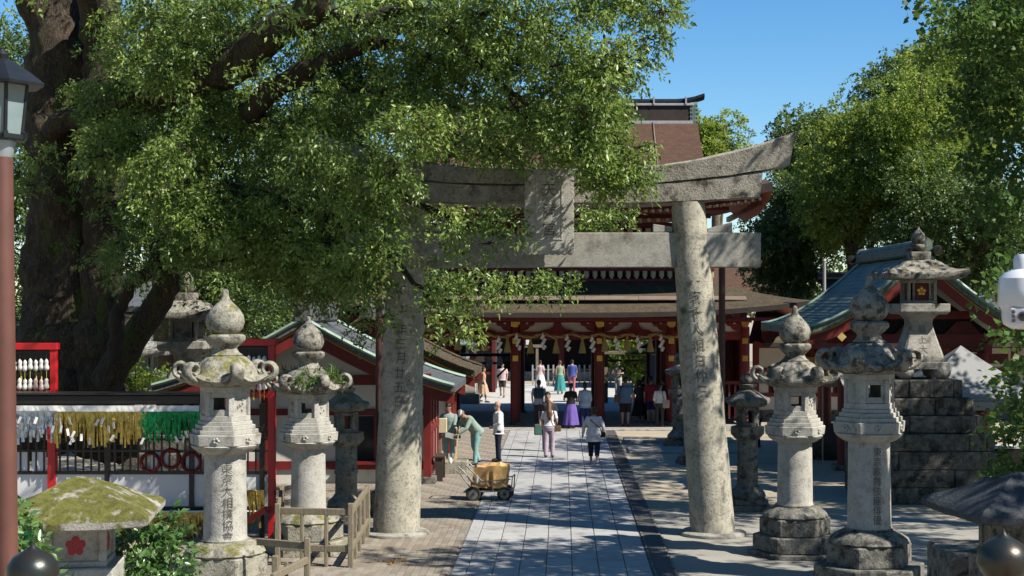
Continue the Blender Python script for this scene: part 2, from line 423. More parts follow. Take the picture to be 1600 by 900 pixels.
M['leaf_right'] = leaf_mat("bright_leaf", (0.075, 0.13, 0.020), (0.24, 0.315, 0.05), (0.38, 0.42, 0.08), 0.45, 0.5, 0.35)
M['leaf_deep'] = leaf_mat("evergreen_leaf", (0.032, 0.066, 0.020), (0.11, 0.17, 0.042), None, 0.30, 0.45, 0.4)
M['leaf_maple'] = leaf_mat("maple_leaf", (0.028, 0.068, 0.014), (0.075, 0.14, 0.026), None, 0.40, 0.5, 0.35)
M['leaf_shrub'] = leaf_mat("shrub_leaf", (0.035, 0.085, 0.02), (0.10, 0.20, 0.05), (0.17, 0.27, 0.06), 0.25, 0.28, 0.6)
M['leaf_fern'] = leaf_mat("fern_leaf", (0.03, 0.07, 0.015), (0.09, 0.16, 0.03), None, 0.3, 0.5, 0.3)
M['leaf_dry'] = leaf_mat("dry_leaf", (0.24, 0.12, 0.04), (0.42, 0.24, 0.10), None, 0.1, 0.8, 0.2)

# ------------------------------------------------------------------ leaves
def leaf_mesh(name, clumps, per, L, W, seed, material, spray=14, spray_len=0.32, droop=0.45, shell=0.5, parent=None, upbias=0.8, fold=0.12):
    """clumps: list of (x,y,z,rx,ry,rz). One mesh of folded leaf blades."""
    rs = np.random.RandomState(seed)
    C = np.array(clumps, dtype=np.float64)
    vol = C[:, 3] * C[:, 4] * C[:, 5]
    w = vol ** (2 / 3.); w = w / w.mean()
    ns = np.maximum(2, (per / spray * w)).astype(int)
    idx = np.repeat(np.arange(len(C)), ns)
    S = len(idx)
    d = rs.normal(size=(S, 3)); d /= np.linalg.norm(d, axis=1)[:, None]
    rr = shell + (1 - shell) * rs.rand(S) ** 0.6
    wob = 1 + 0.35 * vnoise(d * 1.7 + C[idx, :3] * 0.9)
    sp = C[idx, :3] + d * C[idx, 3:6] * (rr * wob)[:, None]
    out = d * np.array([1, 1, 0.5]) + rs.normal(size=(S, 3)) * 0.35
    out /= np.linalg.norm(out, axis=1)[:, None]
    n = S * spray
    si = np.repeat(np.arange(S), spray)
    t = rs.rand(n)
    p = sp[si] + out[si] * (t * spray_len)[:, None] + rs.normal(size=(n, 3)) * (0.17 * spray_len) - np.array([0, 0, 1.0]) * (t ** 2 * spray_len * 0.45)[:, None]
    a = out[si] * 0.6 + rs.normal(size=(n, 3)) * 0.62 + np.array([0, 0, -droop])
    a /= np.linalg.norm(a, axis=1)[:, None]
    u = np.array([0, 0, upbias]) + rs.normal(size=(n, 3)) * 0.75
    side = np.cross(a, u); side /= (np.linalg.norm(side, axis=1)[:, None] + 1e-9)
    nr = np.cross(side, a)
    sc = (0.5 + 0.8 * rs.rand(n))[:, None]
    l = L * sc; wd = W * sc
    V = np.empty((n, 4, 3))
    V[:, 0] = p
    V[:, 1] = p + a * (0.42 * l) + side * (0.5 * wd) + nr * (fold * wd)
    V[:, 2] = p + a * l - nr * (0.08 * l)
    V[:, 3] = p + a * (0.42 * l) - side * (0.5 * wd) + nr * (fold * wd)
    b = np.arange(n, dtype=np.int32) * 4
    Fc = np.stack([b, b + 1, b + 2, b, b + 2, b + 3], axis=1).ravel()
    me = bpy.data.meshes.new(name)
    me.vertices.add(n * 4); me.vertices.foreach_set("co", V.ravel())
    me.loops.add(n * 6); me.loops.foreach_set("vertex_index", Fc.astype(np.int32))
    me.polygons.add(n * 2); me.polygons.foreach_set("loop_start", np.arange(n * 2, dtype=np.int32) * 3)
    me.update(calc_edges=True)
    cl = rs.rand(len(C))
    lv = 0.35 * cl[idx][si] + 0.25 * rs.rand(S)[si] + 0.4 * rs.rand(n)
    at = me.attributes.new("lv", 'FLOAT', 'POINT')
    at.data.foreach_set("value", np.repeat(lv, 4).astype(np.float32))
    me.materials.append(material)
    o = bpy.data.objects.new(name, me); COL.objects.link(o)
    if parent: o.parent = parent
    return o

def wiggle(pts, k=4, amp=0.06, rnd=R):
    """subdivide a polyline with Catmull-Rom and jitter"""
    pts = [Vector(p) for p in pts]
    q = [pts[0] * 2 - pts[1]] + pts + [pts[-1] * 2 - pts[-2]]
    out = []
    for i in range(1, len(q) - 2):
        for s in range(k):
            t = s / k
            a, b, c, d = q[i - 1], q[i], q[i + 1], q[i + 2]
            p = 0.5 * ((2 * b) + (c - a) * t + (2 * a - 5 * b + 4 * c - d) * t * t + (3 * b - a - 3 * c + d) * t ** 3)
            if out: p = p + Vector((rnd.uniform(-1, 1), rnd.uniform(-1, 1), rnd.uniform(-1, 1))) * amp
            out.append(p)
    out.append(pts[-1])
    return out

def interp(vals, k):
    out = []
    for i in range(len(vals) - 1):
        for s in range(k): out.append(vals[i] + (vals[i + 1] - vals[i]) * s / k)
    return out + [vals[-1]]

# ------------------------------------------------------------------ carved writing
def glyph_mesh(ch, size):
    """filled outline of one character as flat triangles in x,z (centred)"""
    cu = bpy.data.curves.new("glyph", 'FONT'); cu.body = ch; cu.size = size
    cu.align_x = 'CENTER'; cu.align_y = 'CENTER'; cu.resolution_u = 2
    ob = bpy.data.objects.new("glyph", cu)
    me = ob.to_mesh()
    vs = [(v.co.x, v.co.y) for v in me.vertices]; fs = [tuple(p.vertices) for p in me.polygons]
    ob.to_mesh_clear(); bpy.data.objects.remove(ob); bpy.data.curves.remove(cu)
    if not vs: return [], []
    cx = (max(v[0] for v in vs) + min(v[0] for v in vs)) / 2; cy = (max(v[1] for v in vs) + min(v[1] for v in vs)) / 2
    return [(x - cx, y - cy) for x, y in vs], fs

def carve_text(text, size, step, top, place, material, parent, sx=1.0):
    """vertical writing; place(u, z) -> point on the surface (u sideways, z up)"""
    for i, ch in enumerate(text):
        vs, fs = glyph_mesh(ch, size)
        if not vs: continue
        me = bpy.data.meshes.new("carved_character")
        zc = top - i * step
        me.from_pydata([tuple(place(x * sx, zc + y)) for x, y in vs], [], fs)
        me.materials.append(material)
        o = bpy.data.objects.new("carved_character", me); COL.objects.link(o); o.parent = parent

def twigs(clumps, n_each, seed, material, parent, r=0.012):
    """thin forked twigs inside each leaf clump, one joined mesh"""
    rnd = random.Random(seed); m = MB()
    for (x, y, z, rx, ry, rz) in clumps:
        c = Vector((x, y, z))
        for k in range(n_each):
            d = Vector((rnd.gauss(0, 1), rnd.gauss(0, 1), rnd.gauss(0, 0.6))).normalized()
            e = c + Vector((d.x * rx, d.y * ry, d.z * rz)) * rnd.uniform(0.8, 1.15)
            s = c - Vector((d.x * rx, d.y * ry, d.z * rz)) * 0.25
            mid = s.lerp(e, 0.5) + Vector((rnd.uniform(-1, 1), rnd.uniform(-1, 1), rnd.uniform(0, 1))) * 0.12 * rx
            m.tube([s, mid, e], [r, r * 0.75, r * 0.35], 4, cap=False)
    o = m.build("twigs", material, parent, smooth=80); o["kind"] = "stuff"
    return o
# ================================================================== SETTING: ground, paths
def sheet(name, x0, x1, y0, y1, z, material, kind="structure"):
    m = MB().add([(x0, y0, z), (x1, y0, z), (x1, y1, z), (x0, y1, z)], [(0, 1, 2, 3)])
    o = m.build(name, material)
    o["kind"] = kind
    return o

sheet("ground", -900, 900, -600, 1600, 0.0, M['sand'])
sheet("courtyard_paving", -9, 9, 58.0, 82, 0.006, M['court'])
def ragged(name, pts, z, material):
    o = MB().add([(x, y, z) for x, y in pts], [tuple(range(len(pts)))]).build(name, material)
    o["kind"] = "structure"
    return o
edge = [(1.9 + i * 0.8, 30.6 + 1.3 * math.sin(i * 1.3) + R.uniform(-0.5, 0.5)) for i in range(18)]
ragged("pale_pavement", [(1.9, 10), (15.5, 10)] + edge[::-1], 0.004, M['concrete'])

path = empty("stone_path"); path["kind"] = "structure"
m = MB().add([(-1.82, 16, 0.005), (1.5, 16, 0.005), (1.5, 53.2, 0.005), (-1.82, 53.2, 0.005)], [(0, 1, 2, 3)])
m.build("joint_bed", M['joint'], path)
cols = [-1.79, -1.55, -1.12, -0.69, -0.25, 0.18, 0.62, 1.07, 1.48]
slab_meshes = {}
rs = random.Random(11)
for ci in range(len(cols) - 1):
    w = cols[ci + 1] - cols[ci]
    ln = 1.25 if ci == 0 else 0.9
    y = 22.6 + (0.45 if ci % 2 else 0.0)
    while y < 53.0:
        l2 = min(ln, 53.1 - y)
        if l2 < 0.2: break
        k = rs.choice(['slab', 'slab', 'slab', 'slab2', 'slab3'])
        key = (ci, round(l2, 2), k)
        if key not in slab_meshes:
            slab_meshes[key] = chamfer_block("paving_slab", w - 0.016, l2 - 0.016, 0.05, 0.006, M[k])
        o = bpy.data.objects.new("paving_slab", slab_meshes[key]); COL.objects.link(o); o.parent = path
        o.location = ((cols[ci] + cols[ci + 1]) / 2, y + l2 / 2, -0.005 + rs.uniform(-0.002, 0.003))
        o.rotation_euler = (rs.uniform(-0.002, 0.002), rs.uniform(-0.003, 0.003), 0)
        y += l2

dr = empty("drain_channel", (1.69, 38, 0)); dr["kind"] = "structure"
MB().bx(-0.19, 0.19, -22, 15.2, -0.05, 0.008).build("channel_floor", M['joint'], dr)
for k in range(2):
    MB().bx((-0.185, 0.145)[k], (-0.145, 0.185)[k], -22, 15.2, 0.008, 0.028).build("kerb_strip", M['granite_base'], dr)
gm = MB()
for i in range(24): gm.bx(-0.14, 0.14, i * 0.04 + 0.008, i * 0.04 + 0.028, 0.008, 0.022)
gme = gm.mesh("grate", M['drain'])
for i in range(33):
    o = bpy.data.objects.new("grate", gme); COL.objects.link(o); o.parent = dr; o.location = (0, -16 + i * 0.965, 0)

# brick paving to the left of the path
pav = empty("brick_paving"); pav["kind"] = "structure"
MB().add([(-7.5, 12, 0.003), (-1.83, 12, 0.003), (-1.83, 52, 0.003), (-4.2, 52, 0.003), (-4.2, 37, 0.003), (-7.5, 37, 0.003)], [(0, 1, 2, 3, 4, 5)]).build("joint_bed", M['joint'], pav)
PW, PL = 0.118, 0.40
pm = [chamfer_block("paving_brick", PW - 0.008, PL - 0.008, 0.04, 0.004, M[k]) for k in ('paver', 'paver2', 'paver3')]
spots = []
for ci in range(48):
    x = -1.84 - PW * (ci + 0.5)
    for ri in range(100):
        y = 12.0 + PL * ri + (PL / 2 if ci % 2 else 0) + PL / 2
        if y > 51.5: break
        if x < -4.15 and y > 36.8: continue
        spots.append((x, y))
near = sorted([s for s in spots if s[1] > 23.6 and -4.9 < s[0]], key=lambda s: s[1])[:300]
nset = set(near)
for x, y in near:
    o = bpy.data.objects.new("paving_brick", rs.choice(pm)); COL.objects.link(o); o.parent = pav
    o.location = (x, y, -0.004 + rs.uniform(-0.0015, 0.0025)); o.rotation_euler = (0, 0, rs.uniform(-0.006, 0.006))
for kk in range(3):
    rest = MB()
    sel = [s for i, s in enumerate(spots) if s not in nset and s[1] > 21 and i % 3 == kk]
    for x, y in sel:
        dz = rs.uniform(-0.0015, 0.0025)
        rest.bx(x - PW / 2 + 0.004, x + PW / 2 - 0.004, y - PL / 2 + 0.004, y + PL / 2 - 0.004, -0.01, 0.016 + dz)
    o = rest.build("far_paving_bricks", M[('paver', 'paver2', 'paver3')[kk]], pav); o["kind"] = "stuff"

# low stone flags beside the path in front of the gate
for i, (x0, x1, y0, y1, h) in enumerate([(2.0, 5.2, 43.3, 44.9, 0.07), (2.0, 5.5, 46.6, 47.7, 0.10), (-7.2, 7.2, 51.2, 60.2, 0.045)]):
    o = MB().bx(x0, x1, y0, y1, -0.05, h).build(("stone_step", "stone_step", "gate_platform")[i], M['concrete' if i < 2 else 'granite'], bev=0.015)
    o["kind"] = "structure"

# ================================================================== TORII
T = 28.0
torii = empty("torii_gate", (0, T, 0), 0, "large grey stone torii gate spanning the approach, moss on its lintel", "torii gate")
def tl(px): return (px - VX) / FPX * T
def tz(py): return CAMH - (py - VY) / FPX * T

pillars = []
for nm, bxp, txp, rb, rt in (("l", 619, 638, 0.445, 0.325), ("r", 1114, 1075, 0.425, 0.315)):
    x0, x1, ztop = tl(bxp), tl(txp), tz(316)
    m = MB()
    rings = []
    NP, NH = 40, 46
    for i in range(NH + 1):
        t = i / NH
        z = ztop * t
        r = rb + (rt - rb) * t + 0.012 * math.sin(math.pi * t)
        rings.append([(x0 + (x1 - x0) * t + r * math.cos(2 * math.pi * j / NP), r * math.sin(2 * math.pi * j / NP), z) for j in range(NP)])
    m.rings(rings)
    o = m.build("pillar", M['torii'], torii, smooth=60)
    roughen(o, 0.012, 2.5, 0.006, 9)
    pillars.append((o, x0, x1, rb, rt, ztop))
    d = MB().lathe([(0.60, -0.05), (0.64, 0.01), (0.63, 0.06), (0.58, 0.085), (0.2, 0.09)], 40, (x0, 0, 0))
    o = d.build("base_stone", M['granite'], torii, smooth=50); roughen(o, 0.01, 4)

def pillar_place(i, du):
    o, x0, x1, rb, rt, zt = pillars[i]
    def f(u, z):
        t = z / zt
        r = rb + (rt - rb) * t + 0.012 * math.sin(math.pi * t) + 0.014
        a = (u + du) / r
        return (x0 + (x1 - x0) * t + r * math.sin(a), -r * math.cos(a), z)
    return f
carve_text("年三月廿五日", 0.235, 0.272, tz(514), pillar_place(0, 0.0), M['carve'], pillars[0][0], 0.9)
carve_text("一京千人組白仲三", 0.27, 0.295, tz(440), pillar_place(1, -0.03), M['carve'], pillars[1][0], 0.9)
# carved strokes sit just proud of the uneven stone
for i in range(2):
    for ch in pillars[i][0].children: roughen(ch, 0.0, 1.0)

xc, half = tl(866), 4.53
def kas_top(u): 
    t = max(0.0, (abs(u) - 0.16) / 0.84)
    return tz(266) + 0.70 * t ** 2.0
def kas_mid(u):
    t = max(0.0, (abs(u) - 0.16) / 0.84)
    return tz(290) + 0.36 * t ** 2.0
def shi_bot(u):
    t = max(0.0, (abs(u) - 0.20) / 0.80)
    return tz(318) + 0.17 * t ** 2.0
def beam(name, topf, botf, h0, dt, db, slope, material):
    m = MB(); rings = []
    NX = 64
    for i in range(NX + 1):
        u = -1 + 2 * i / NX
        zt, zb = topf(u * h0 / half), botf(u * h0 / half)
        xt = xc + u * h0; xb = xc + u * (h0 - slope)
        ring = []
        for (dd, k) in ((-db, 0), (-db * 0.25 - dt * 0.75, 0.72), (-dt, 0.9), (-dt + 0.05, 1.0), (dt - 0.05, 1.0), (dt, 0.9), (db * 0.25 + dt * 0.75, 0.72), (db, 0)):
            ring.append((xb + (xt - xb) * k, dd, zb + (zt - zb) * k))
        rings.append(ring)
    m.rings(rings)
    o = m.build(name, material, torii, smooth=30)
    roughen(o, 0.014, 3.0, 0.007, 11)
    return o
kasagi = beam("top_lintel", kas_top, lambda u: kas_mid(u) + 0.003, half, 0.37, 0.32, 0.10, M['kasagi'])
shimaki = beam("lower_lintel", kas_mid, shi_bot, 3.93, 0.30, 0.285, 0.05, M['kasagi'])
nuki = MB()
nx0, nx1 = tl(541), tl(1187)
NXX = 30
nuki.rings([[(nx0 + (nx1 - nx0) * i / NXX, y, z) for y, z in ((-0.17, tz(418)), (-0.17, tz(390)), (-0.17, tz(364)), (0.17, tz(364)), (0.17, tz(418)))] for i in range(NXX + 1)])
o = nuki.build("tie_beam", M['nuki'], torii, smooth=30, bev=0.012)
for k, (pa, pb) in enumerate(((1020, 1050), (1105, 1143), (600, 626), (668, 700))):
    xa, xb = tl(pa), tl(pb)
    zt = tz(363)
    pts = [(xa, -0.12, zt), (xb, -0.12, zt), (xb, -0.12, zt + (0.10 if k % 2 == 0 else 0.19)), (xa, -0.12, zt + (0.15 if k % 2 == 0 else 0.07))]
    MB().poly(pts, (0, 0.24, 0)).build("wedge", M['nuki'], torii, bev=0.006)
# plaque with scalloped edge
px0, px1, pz0, pz1 = tl(822), tl(895), tz(398), tz(270)
def scallop(a, b, n, amp, k):
    out = []
    for i in range(n):
        for s in (0, 0.25, 0.5, 0.75):
            t = (i + s) / n
            out.append((a[0] + (b[0] - a[0]) * t + k[0] * amp * math.sin(math.pi * s), a[1] + (b[1] - a[1]) * t + k[1] * amp * math.sin(math.pi * s)))
    return out
ol = scallop((px0, pz0), (px1, pz0), 8, 0.025, (0, -1)) + scallop((px1, pz0), (px1, pz1), 12, 0.022, (1, 0)) + \
     scallop((px1, pz1), (px0, pz1), 8, 0.025, (0, 1)) + scallop((px0, pz1), (px0, pz0), 12, 0.022, (-1, 0))
yb = -0.62
plq = MB().poly([(x, yb + 0.05 * (pz1 - z) / (pz1 - pz0) , z) for x, z in ol], (0, 0.14, 0)).build("name_plaque", M['granite_pale'], torii, bev=0.008)
def plq_y(z): return yb + 0.05 * (pz1 - z) / (pz1 - pz0)
def strip(x0, x1, z0, z1, dy):
    m = MB()
    m.add([(x0, plq_y(z0) - dy, z0), (x1, plq_y(z0) - dy, z0), (x1, plq_y(z1) - dy, z1), (x0, plq_y(z1) - dy, z1),
           (x0, plq_y(z0) + 0.03, z0), (x1, plq_y(z0) + 0.03, z0), (x1, plq_y(z1) + 0.03, z1), (x0, plq_y(z1) + 0.03, z1)],
          [(0, 1, 2, 3), (7, 6, 5, 4), (0, 4, 5, 1), (1, 5, 6, 2), (2, 6, 7, 3), (3, 7, 4, 0)])
    return m
for (a, b, c, d) in ((px0 + 0.19, px0 + 0.225, pz0 + 0.25, pz1 - 0.22), (px1 - 0.225, px1 - 0.19, pz0 + 0.25, pz1 - 0.22),
                     (px0 + 0.225, px1 - 0.225, pz0 + 0.25, pz0 + 0.285), (px0 + 0.225, px1 - 0.225, pz1 - 0.255, pz1 - 0.22)):
    strip(a, b, c, d, 0.010).build("moulding", M['granite_pale'], plq, bev=0.005)
pxc = (px0 + px1) / 2
carve_text("天満宮", 0.27, 0.36, (pz0 + pz1) / 2 + 0.40, lambda u, z: (pxc + u, plq_y(z) - 0.006, z), M['carve_soft'], plq)
MB().bx(pxc - 0.12, pxc + 0.12, -0.5, -0.14, tz(380), tz(372)).build("plaque_bracket", M['nuki'], torii)
# ================================================================== STONE LANTERNS
def hexring(hw, z, rot=0.0, n=6):
    """hw = half width seen from the front (corner to corner horizontally for rot 0)"""
    return [(hw * math.cos(2 * math.pi * j / n + rot), hw * math.sin(2 * math.pi * j / n + rot), z) for j in range(n)]

def tall_lantern(loc, s, rz, label, steps, mats, text=None, shaft_stretch=1.0, ferns=False, tip=1.0, seed=1):
    """hexagonal lantern on a round shaft, curled roof corners. s = metres per drawing unit"""
    root = empty("stone_lantern", loc, rz, label, "stone lantern", "tall hexagonal stone lanterns lining the approach")
    cap_m, box_m, shaft_m, base_m = mats
    z = 0.0
    rnd = random.Random(seed)
    def U(v): return v * s
    for (hw, h) in steps:
        o = MB().rings([hexring(U(hw), z), hexring(U(hw), z + U(h))]).build("base_step", base_m, root, bev=0.02)
        z += U(h)
    # main hexagonal base
    o = MB().rings([hexring(U(69), z), hexring(U(69), z + U(33))]).build("base_block", base_m, root, bev=0.02)
    z += U(33)
    # lotus ring
    prof = [(60, 0), (63, 3), (60, 9), (50, 16), (42, 20), (38, 21), (38, 24), (30, 24)]
    o = MB().lathe([(U(r), U(q)) for r, q in prof], 72, (0, 0, z), mod=lambda r, q, a: r * (1 + (0.055 if r > U(40) else 0) * (abs(math.sin(a * 8)) - 0.6))).build("lotus_base", base_m, root, smooth=40)
    z += U(23)
    # shaft
    sh = 137 * shaft_stretch
    rings = []
    for i in range(25):
        t = i / 24
        r = U(34.5 - 1.8 * t + (1.5 if t < 0.03 else 0))
        rings.append([(r * math.cos(2 * math.pi * j / 40), r * math.sin(2 * math.pi * j / 40), z + U(sh) * t) for j in range(40)])
    shaft = MB().rings(rings).build("shaft", shaft_m, root, smooth=60)
    if text:
        words_, size, step, top, du = text
        zc = z
        def place(u, zz):
            r = U(35.1); a = (u + du) / r - rz
            return (r * math.sin(a), -r * math.cos(a), zc + zz)
        carve_text(words_, size, step, U(sh) * top, place, M['carve'], shaft, 0.95)
    z += U(sh)
    # lotus under the platform
    prof = [(33, 0), (40, 2), (50, 9), (53, 14), (50, 15.5), (30, 15.5)]
    MB().lathe([(U(r), U(q)) for r, q in prof], 72, (0, 0, z), mod=lambda r, q, a: r * (1 + (0.05 if r > U(36) else 0) * (abs(math.sin(a * 6)) - 0.6))).build("lotus_neck", box_m, root, smooth=40)
    z += U(15)
    pl = MB().rings([hexring(U(57), z), hexring(U(59), z + U(18))]).build("platform", box_m, root, bev=0.012)
    for k in range(6):
        a = math.radians(30 + 60 * k); c = math.cos(a); sn = math.sin(a)
        rr = U(51.2)
        mm = MB()
        for q in range(5):
            b = 2 * math.pi * q / 5
            mm.ell((rr * c - sn * U(3.6) * math.cos(b), rr * sn + c * U(3.6) * math.cos(b), z + U(9) + U(3.6) * math.sin(b)), (U(2.4), U(2.4), U(2.4)), 6, 4)
        mm.build("flower_carving", box_m, pl, smooth=60)
    z += U(18)
    for hw, h in ((54, 7), (49, 7), (44, 6)):
        MB().rings([hexring(U(hw), z), hexring(U(hw), z + U(h))]).build("step_moulding", box_m, root, bev=0.006)
        z += U(h)
    # fire box: six corner posts, sills, panels with openings front and back
    hb = 55
    fb = empty("fire_box"); fb.parent = root
    MB().rings([hexring(U(41), z), hexring(U(41), z + U(9))]).build("sill", box_m, fb, bev=0.006)
    MB().rings([hexring(U(41), z + U(hb - 9)), hexring(U(42), z + U(hb))]).build("lintel", box_m, fb, bev=0.006)
    R0 = 39.0
    for k in range(6):
        a = math.radians(60 * k)
        MB().box((U(R0 - 3.5) * math.cos(a), U(R0 - 3.5) * math.sin(a), z + U(hb / 2)), (U(8), U(9), U(hb - 18.2)), rot=(0, 0, a)).build("post", box_m, fb, bev=0.006)
        a2 = math.radians(30 + 60 * k)
        rr = U(R0 * 0.866 - 3.2)
        # openings on faces pointing to the front (270 deg), and the back (90 deg)
        if k in (1, 4):
            for zz in (9 + 5, hb - 9 - 4):
                MB().box((rr * math.cos(a2), rr * math.sin(a2), z + U(zz)), (U(4), U(31), U(9.5 if zz < 20 else 7.5)), rot=(0, 0, a2)).build("window_bar", box_m, fb, bev=0.004)
            for sgn in (-1, 1):
                ox, oy = -math.sin(a2) * U(12.6) * sgn, math.cos(a2) * U(12.6) * sgn
                MB().box((rr * math.cos(a2) + ox, rr * math.sin(a2) + oy, z + U(hb / 2 + 0.5)), (U(4), U(5.5), U(hb - 36)), rot=(0, 0, a2)).build("window_jamb", box_m, fb, bev=0.004)
        else:
            MB().box((rr * math.cos(a2), rr * math.sin(a2), z + U(hb / 2)), (U(4), U(31), U(hb - 18.2)), rot=(0, 0, a2)).build("panel", box_m, fb)
            mm = MB(); rr2 = rr + U(2.2)
            for q in range(6):
                ox, oz = U(rnd.uniform(-7, 7)), U(hb / 2 + rnd.uniform(-10, 10))
                mm.ell((rr2 * math.cos(a2) - math.sin(a2) * ox, rr2 * math.sin(a2) + math.cos(a2) * ox, z + oz), (U(2.4), U(2.4), U(3.4)), 6, 4)
            mm.build("relief_carving", box_m, fb, smooth=60)
    z += U(hb)
    # roof: hexagonal dish curling up at the corners, dome, six scrolls
    rows = []
    NA = 96
    for (r, zz, up) in ((20, 0, 0), (44, 0, 0), (60, 4, 0.4), (68, 9, 1.0), (66, 14, 1.0), (60, 15, 0.6), (54, 18, 0.2), (50, 26, 0), (44, 37, 0), (34, 46, 0), (24, 50, 0), (18, 51, 0)):
        ring = []
        for j in range(NA):
            a = 2 * math.pi * j / NA
            cn = abs(math.cos(3 * a)) ** 3               # 1 at corners
            rib = 0.045 * abs(math.sin(a * 9)) if 40 > r or 30 < zz < 48 else 0.0
            k = 1 + up * (0.14 * cn - 0.07) - rib
            ring.append((U(r) * k * math.cos(a), U(r) * k * math.sin(a), z + U(zz + up * 10 * cn)))
        rows.append(ring)
    roof = MB().rings(rows).build("roof", cap_m, root, smooth=45)
    roughen(roof, U(1.2), 6)
    for k in range(6):
        a = math.radians(60 * k); d = Vector((math.cos(a), math.sin(a), 0)); sd = Vector((-math.sin(a), math.cos(a), 0))
        pts, rad = [], []
        for q in range(30):
            t = q / 29
            if t < 0.35:
                f = t / 0.35
                p = d * U(48 + 24 * f) + Vector((0, 0, z + U(30 - 19 * math.sin(f * math.pi * 0.55) + 0)))
                p.z = z + U(20 - 10 * math.sin(f * math.pi * 0.75))
                rr = 9
            else:
                f = (t - 0.35) / 0.65
                ang = -math.pi / 2 + f * 2.3 * math.pi
                rad_s = 13.5 * (1 - 0.62 * f)
                cz = z + U(27)
                p = d * U(70 + rad_s * math.cos(ang)) + Vector((0, 0, cz + U(rad_s * math.sin(ang))))
                rr = 8.5 * (1 - 0.45 * f)
            pts.append(p); rad.append(U(rr))
        mm = MB()
        rings = []
        for q, p in enumerate(pts):
            tn = (pts[min(q + 1, 29)] - pts[max(q - 1, 0)]).normalized()
            nn = tn.cross(sd).normalized()
            wd = U(10.5 - 2.0 * q / 29)
            th = rad[q] * 0.62
            rings.append([p + sd * wd * cx + nn * th * cz for cx, cz in ((-1, 0), (-0.8, 0.7), (-0.38, 1.0), (-0.2, 0.8), (0, 1.05), (0.2, 0.8), (0.38, 1.0), (0.8, 0.7), (1, 0), (0.7, -0.8), (0, -1), (-0.7, -0.8))])
        mm.rings(rings).build("curled_corner", cap_m, roof, smooth=50)
    z += U(50)
    prof = [(27, 0), (22, 4), (19, 9), (19, 12), (26, 18), (31, 24), (31, 30), (27, 33), (18, 33.5)]
    MB().lathe([(U(r), U(q)) for r, q in prof], 48, (0, 0, z), mod=lambda r, q, a: r * (1 + (0.04 * math.sin(a * 8) if r > U(25) else 0))).build("lotus_bowl", cap_m, root, smooth=50)
    z += U(33)
    prof = [(14, -2), (22, 2), (28, 10), (30.5, 20), (29, 30), (23, 40), (14, 49), (8, 55), (5.5, 61), (4.5, 61 + 9 * tip), (2.5, 61 + 11 * tip), (0.8, 61 + 12 * tip)]
    o = MB().lathe([(U(r), U(q)) for r, q in prof], 32, (0, 0, z)).build("jewel_finial", cap_m, root, smooth=70)
    roughen(o, U(0.8), 8)
    if ferns:
        cl = []
        for q in range(9):
            a = rnd.uniform(0, 6.28); rr = U(rnd.uniform(40, 62))
            cl.append((rr * math.cos(a), rr * math.sin(a), z - U(52), 0.10, 0.10, 0.09))
        leaf_mesh("fern", cl, 130, 0.16, 0.018, seed, M['leaf_fern'], spray=12, spray_len=0.12, droop=-0.1, shell=0.1, parent=root)
    return root

S0 = 0.01013
mats_r = (M['granite_cap'], M['granite_pale'], M['granite_pale'], M['granite_base'])
mats_l = (M['granite_moss'], M['granite_pale'], M['granite_pale'], M['granite_moss'])
Y1 = 23.3
tall_lantern((GX(1358, Y1), Y1, 0), S0 * 0.985, math.radians(4), "tallest stone lantern at right front, inscribed round shaft on dark hexagonal base", [(90, 28)], mats_r,
             text=("東京歌舞伎座俳優", 0.158, 0.152, 0.90, 0.06), seed=2)
Y2 = 25.8
tall_lantern((GX(1242, Y2), Y2, 0), S0 * 0.895, math.radians(-4), "uninscribed stone lantern on two dark stone steps beside right torii pillar", [(92, 10), (82, 30)], mats_r, shaft_stretch=0.88, seed=3)
Y3 = 23.9
tall_lantern((GX(352, Y3), Y3, 0), S0 * 1.0, math.radians(-3), "yellow mossy stone lantern at left front with inscribed shaft", [], mats_l,
             text=("東京大相撲協會", 0.19, 0.185, 0.86, 0.12), seed=4)
Y4 = 26.0
tall_lantern((GX(482, Y4), Y4, 0), S0 * 0.885, math.radians(3), "stone lantern with ferns sprouting from its roof inside wooden fence", [(84, 28)], (M['granite_cap'], M['granite_pale'], M['granite_pale'], M['granite_moss']), shaft_stretch=0.88, ferns=True, tip=0.7, seed=5)

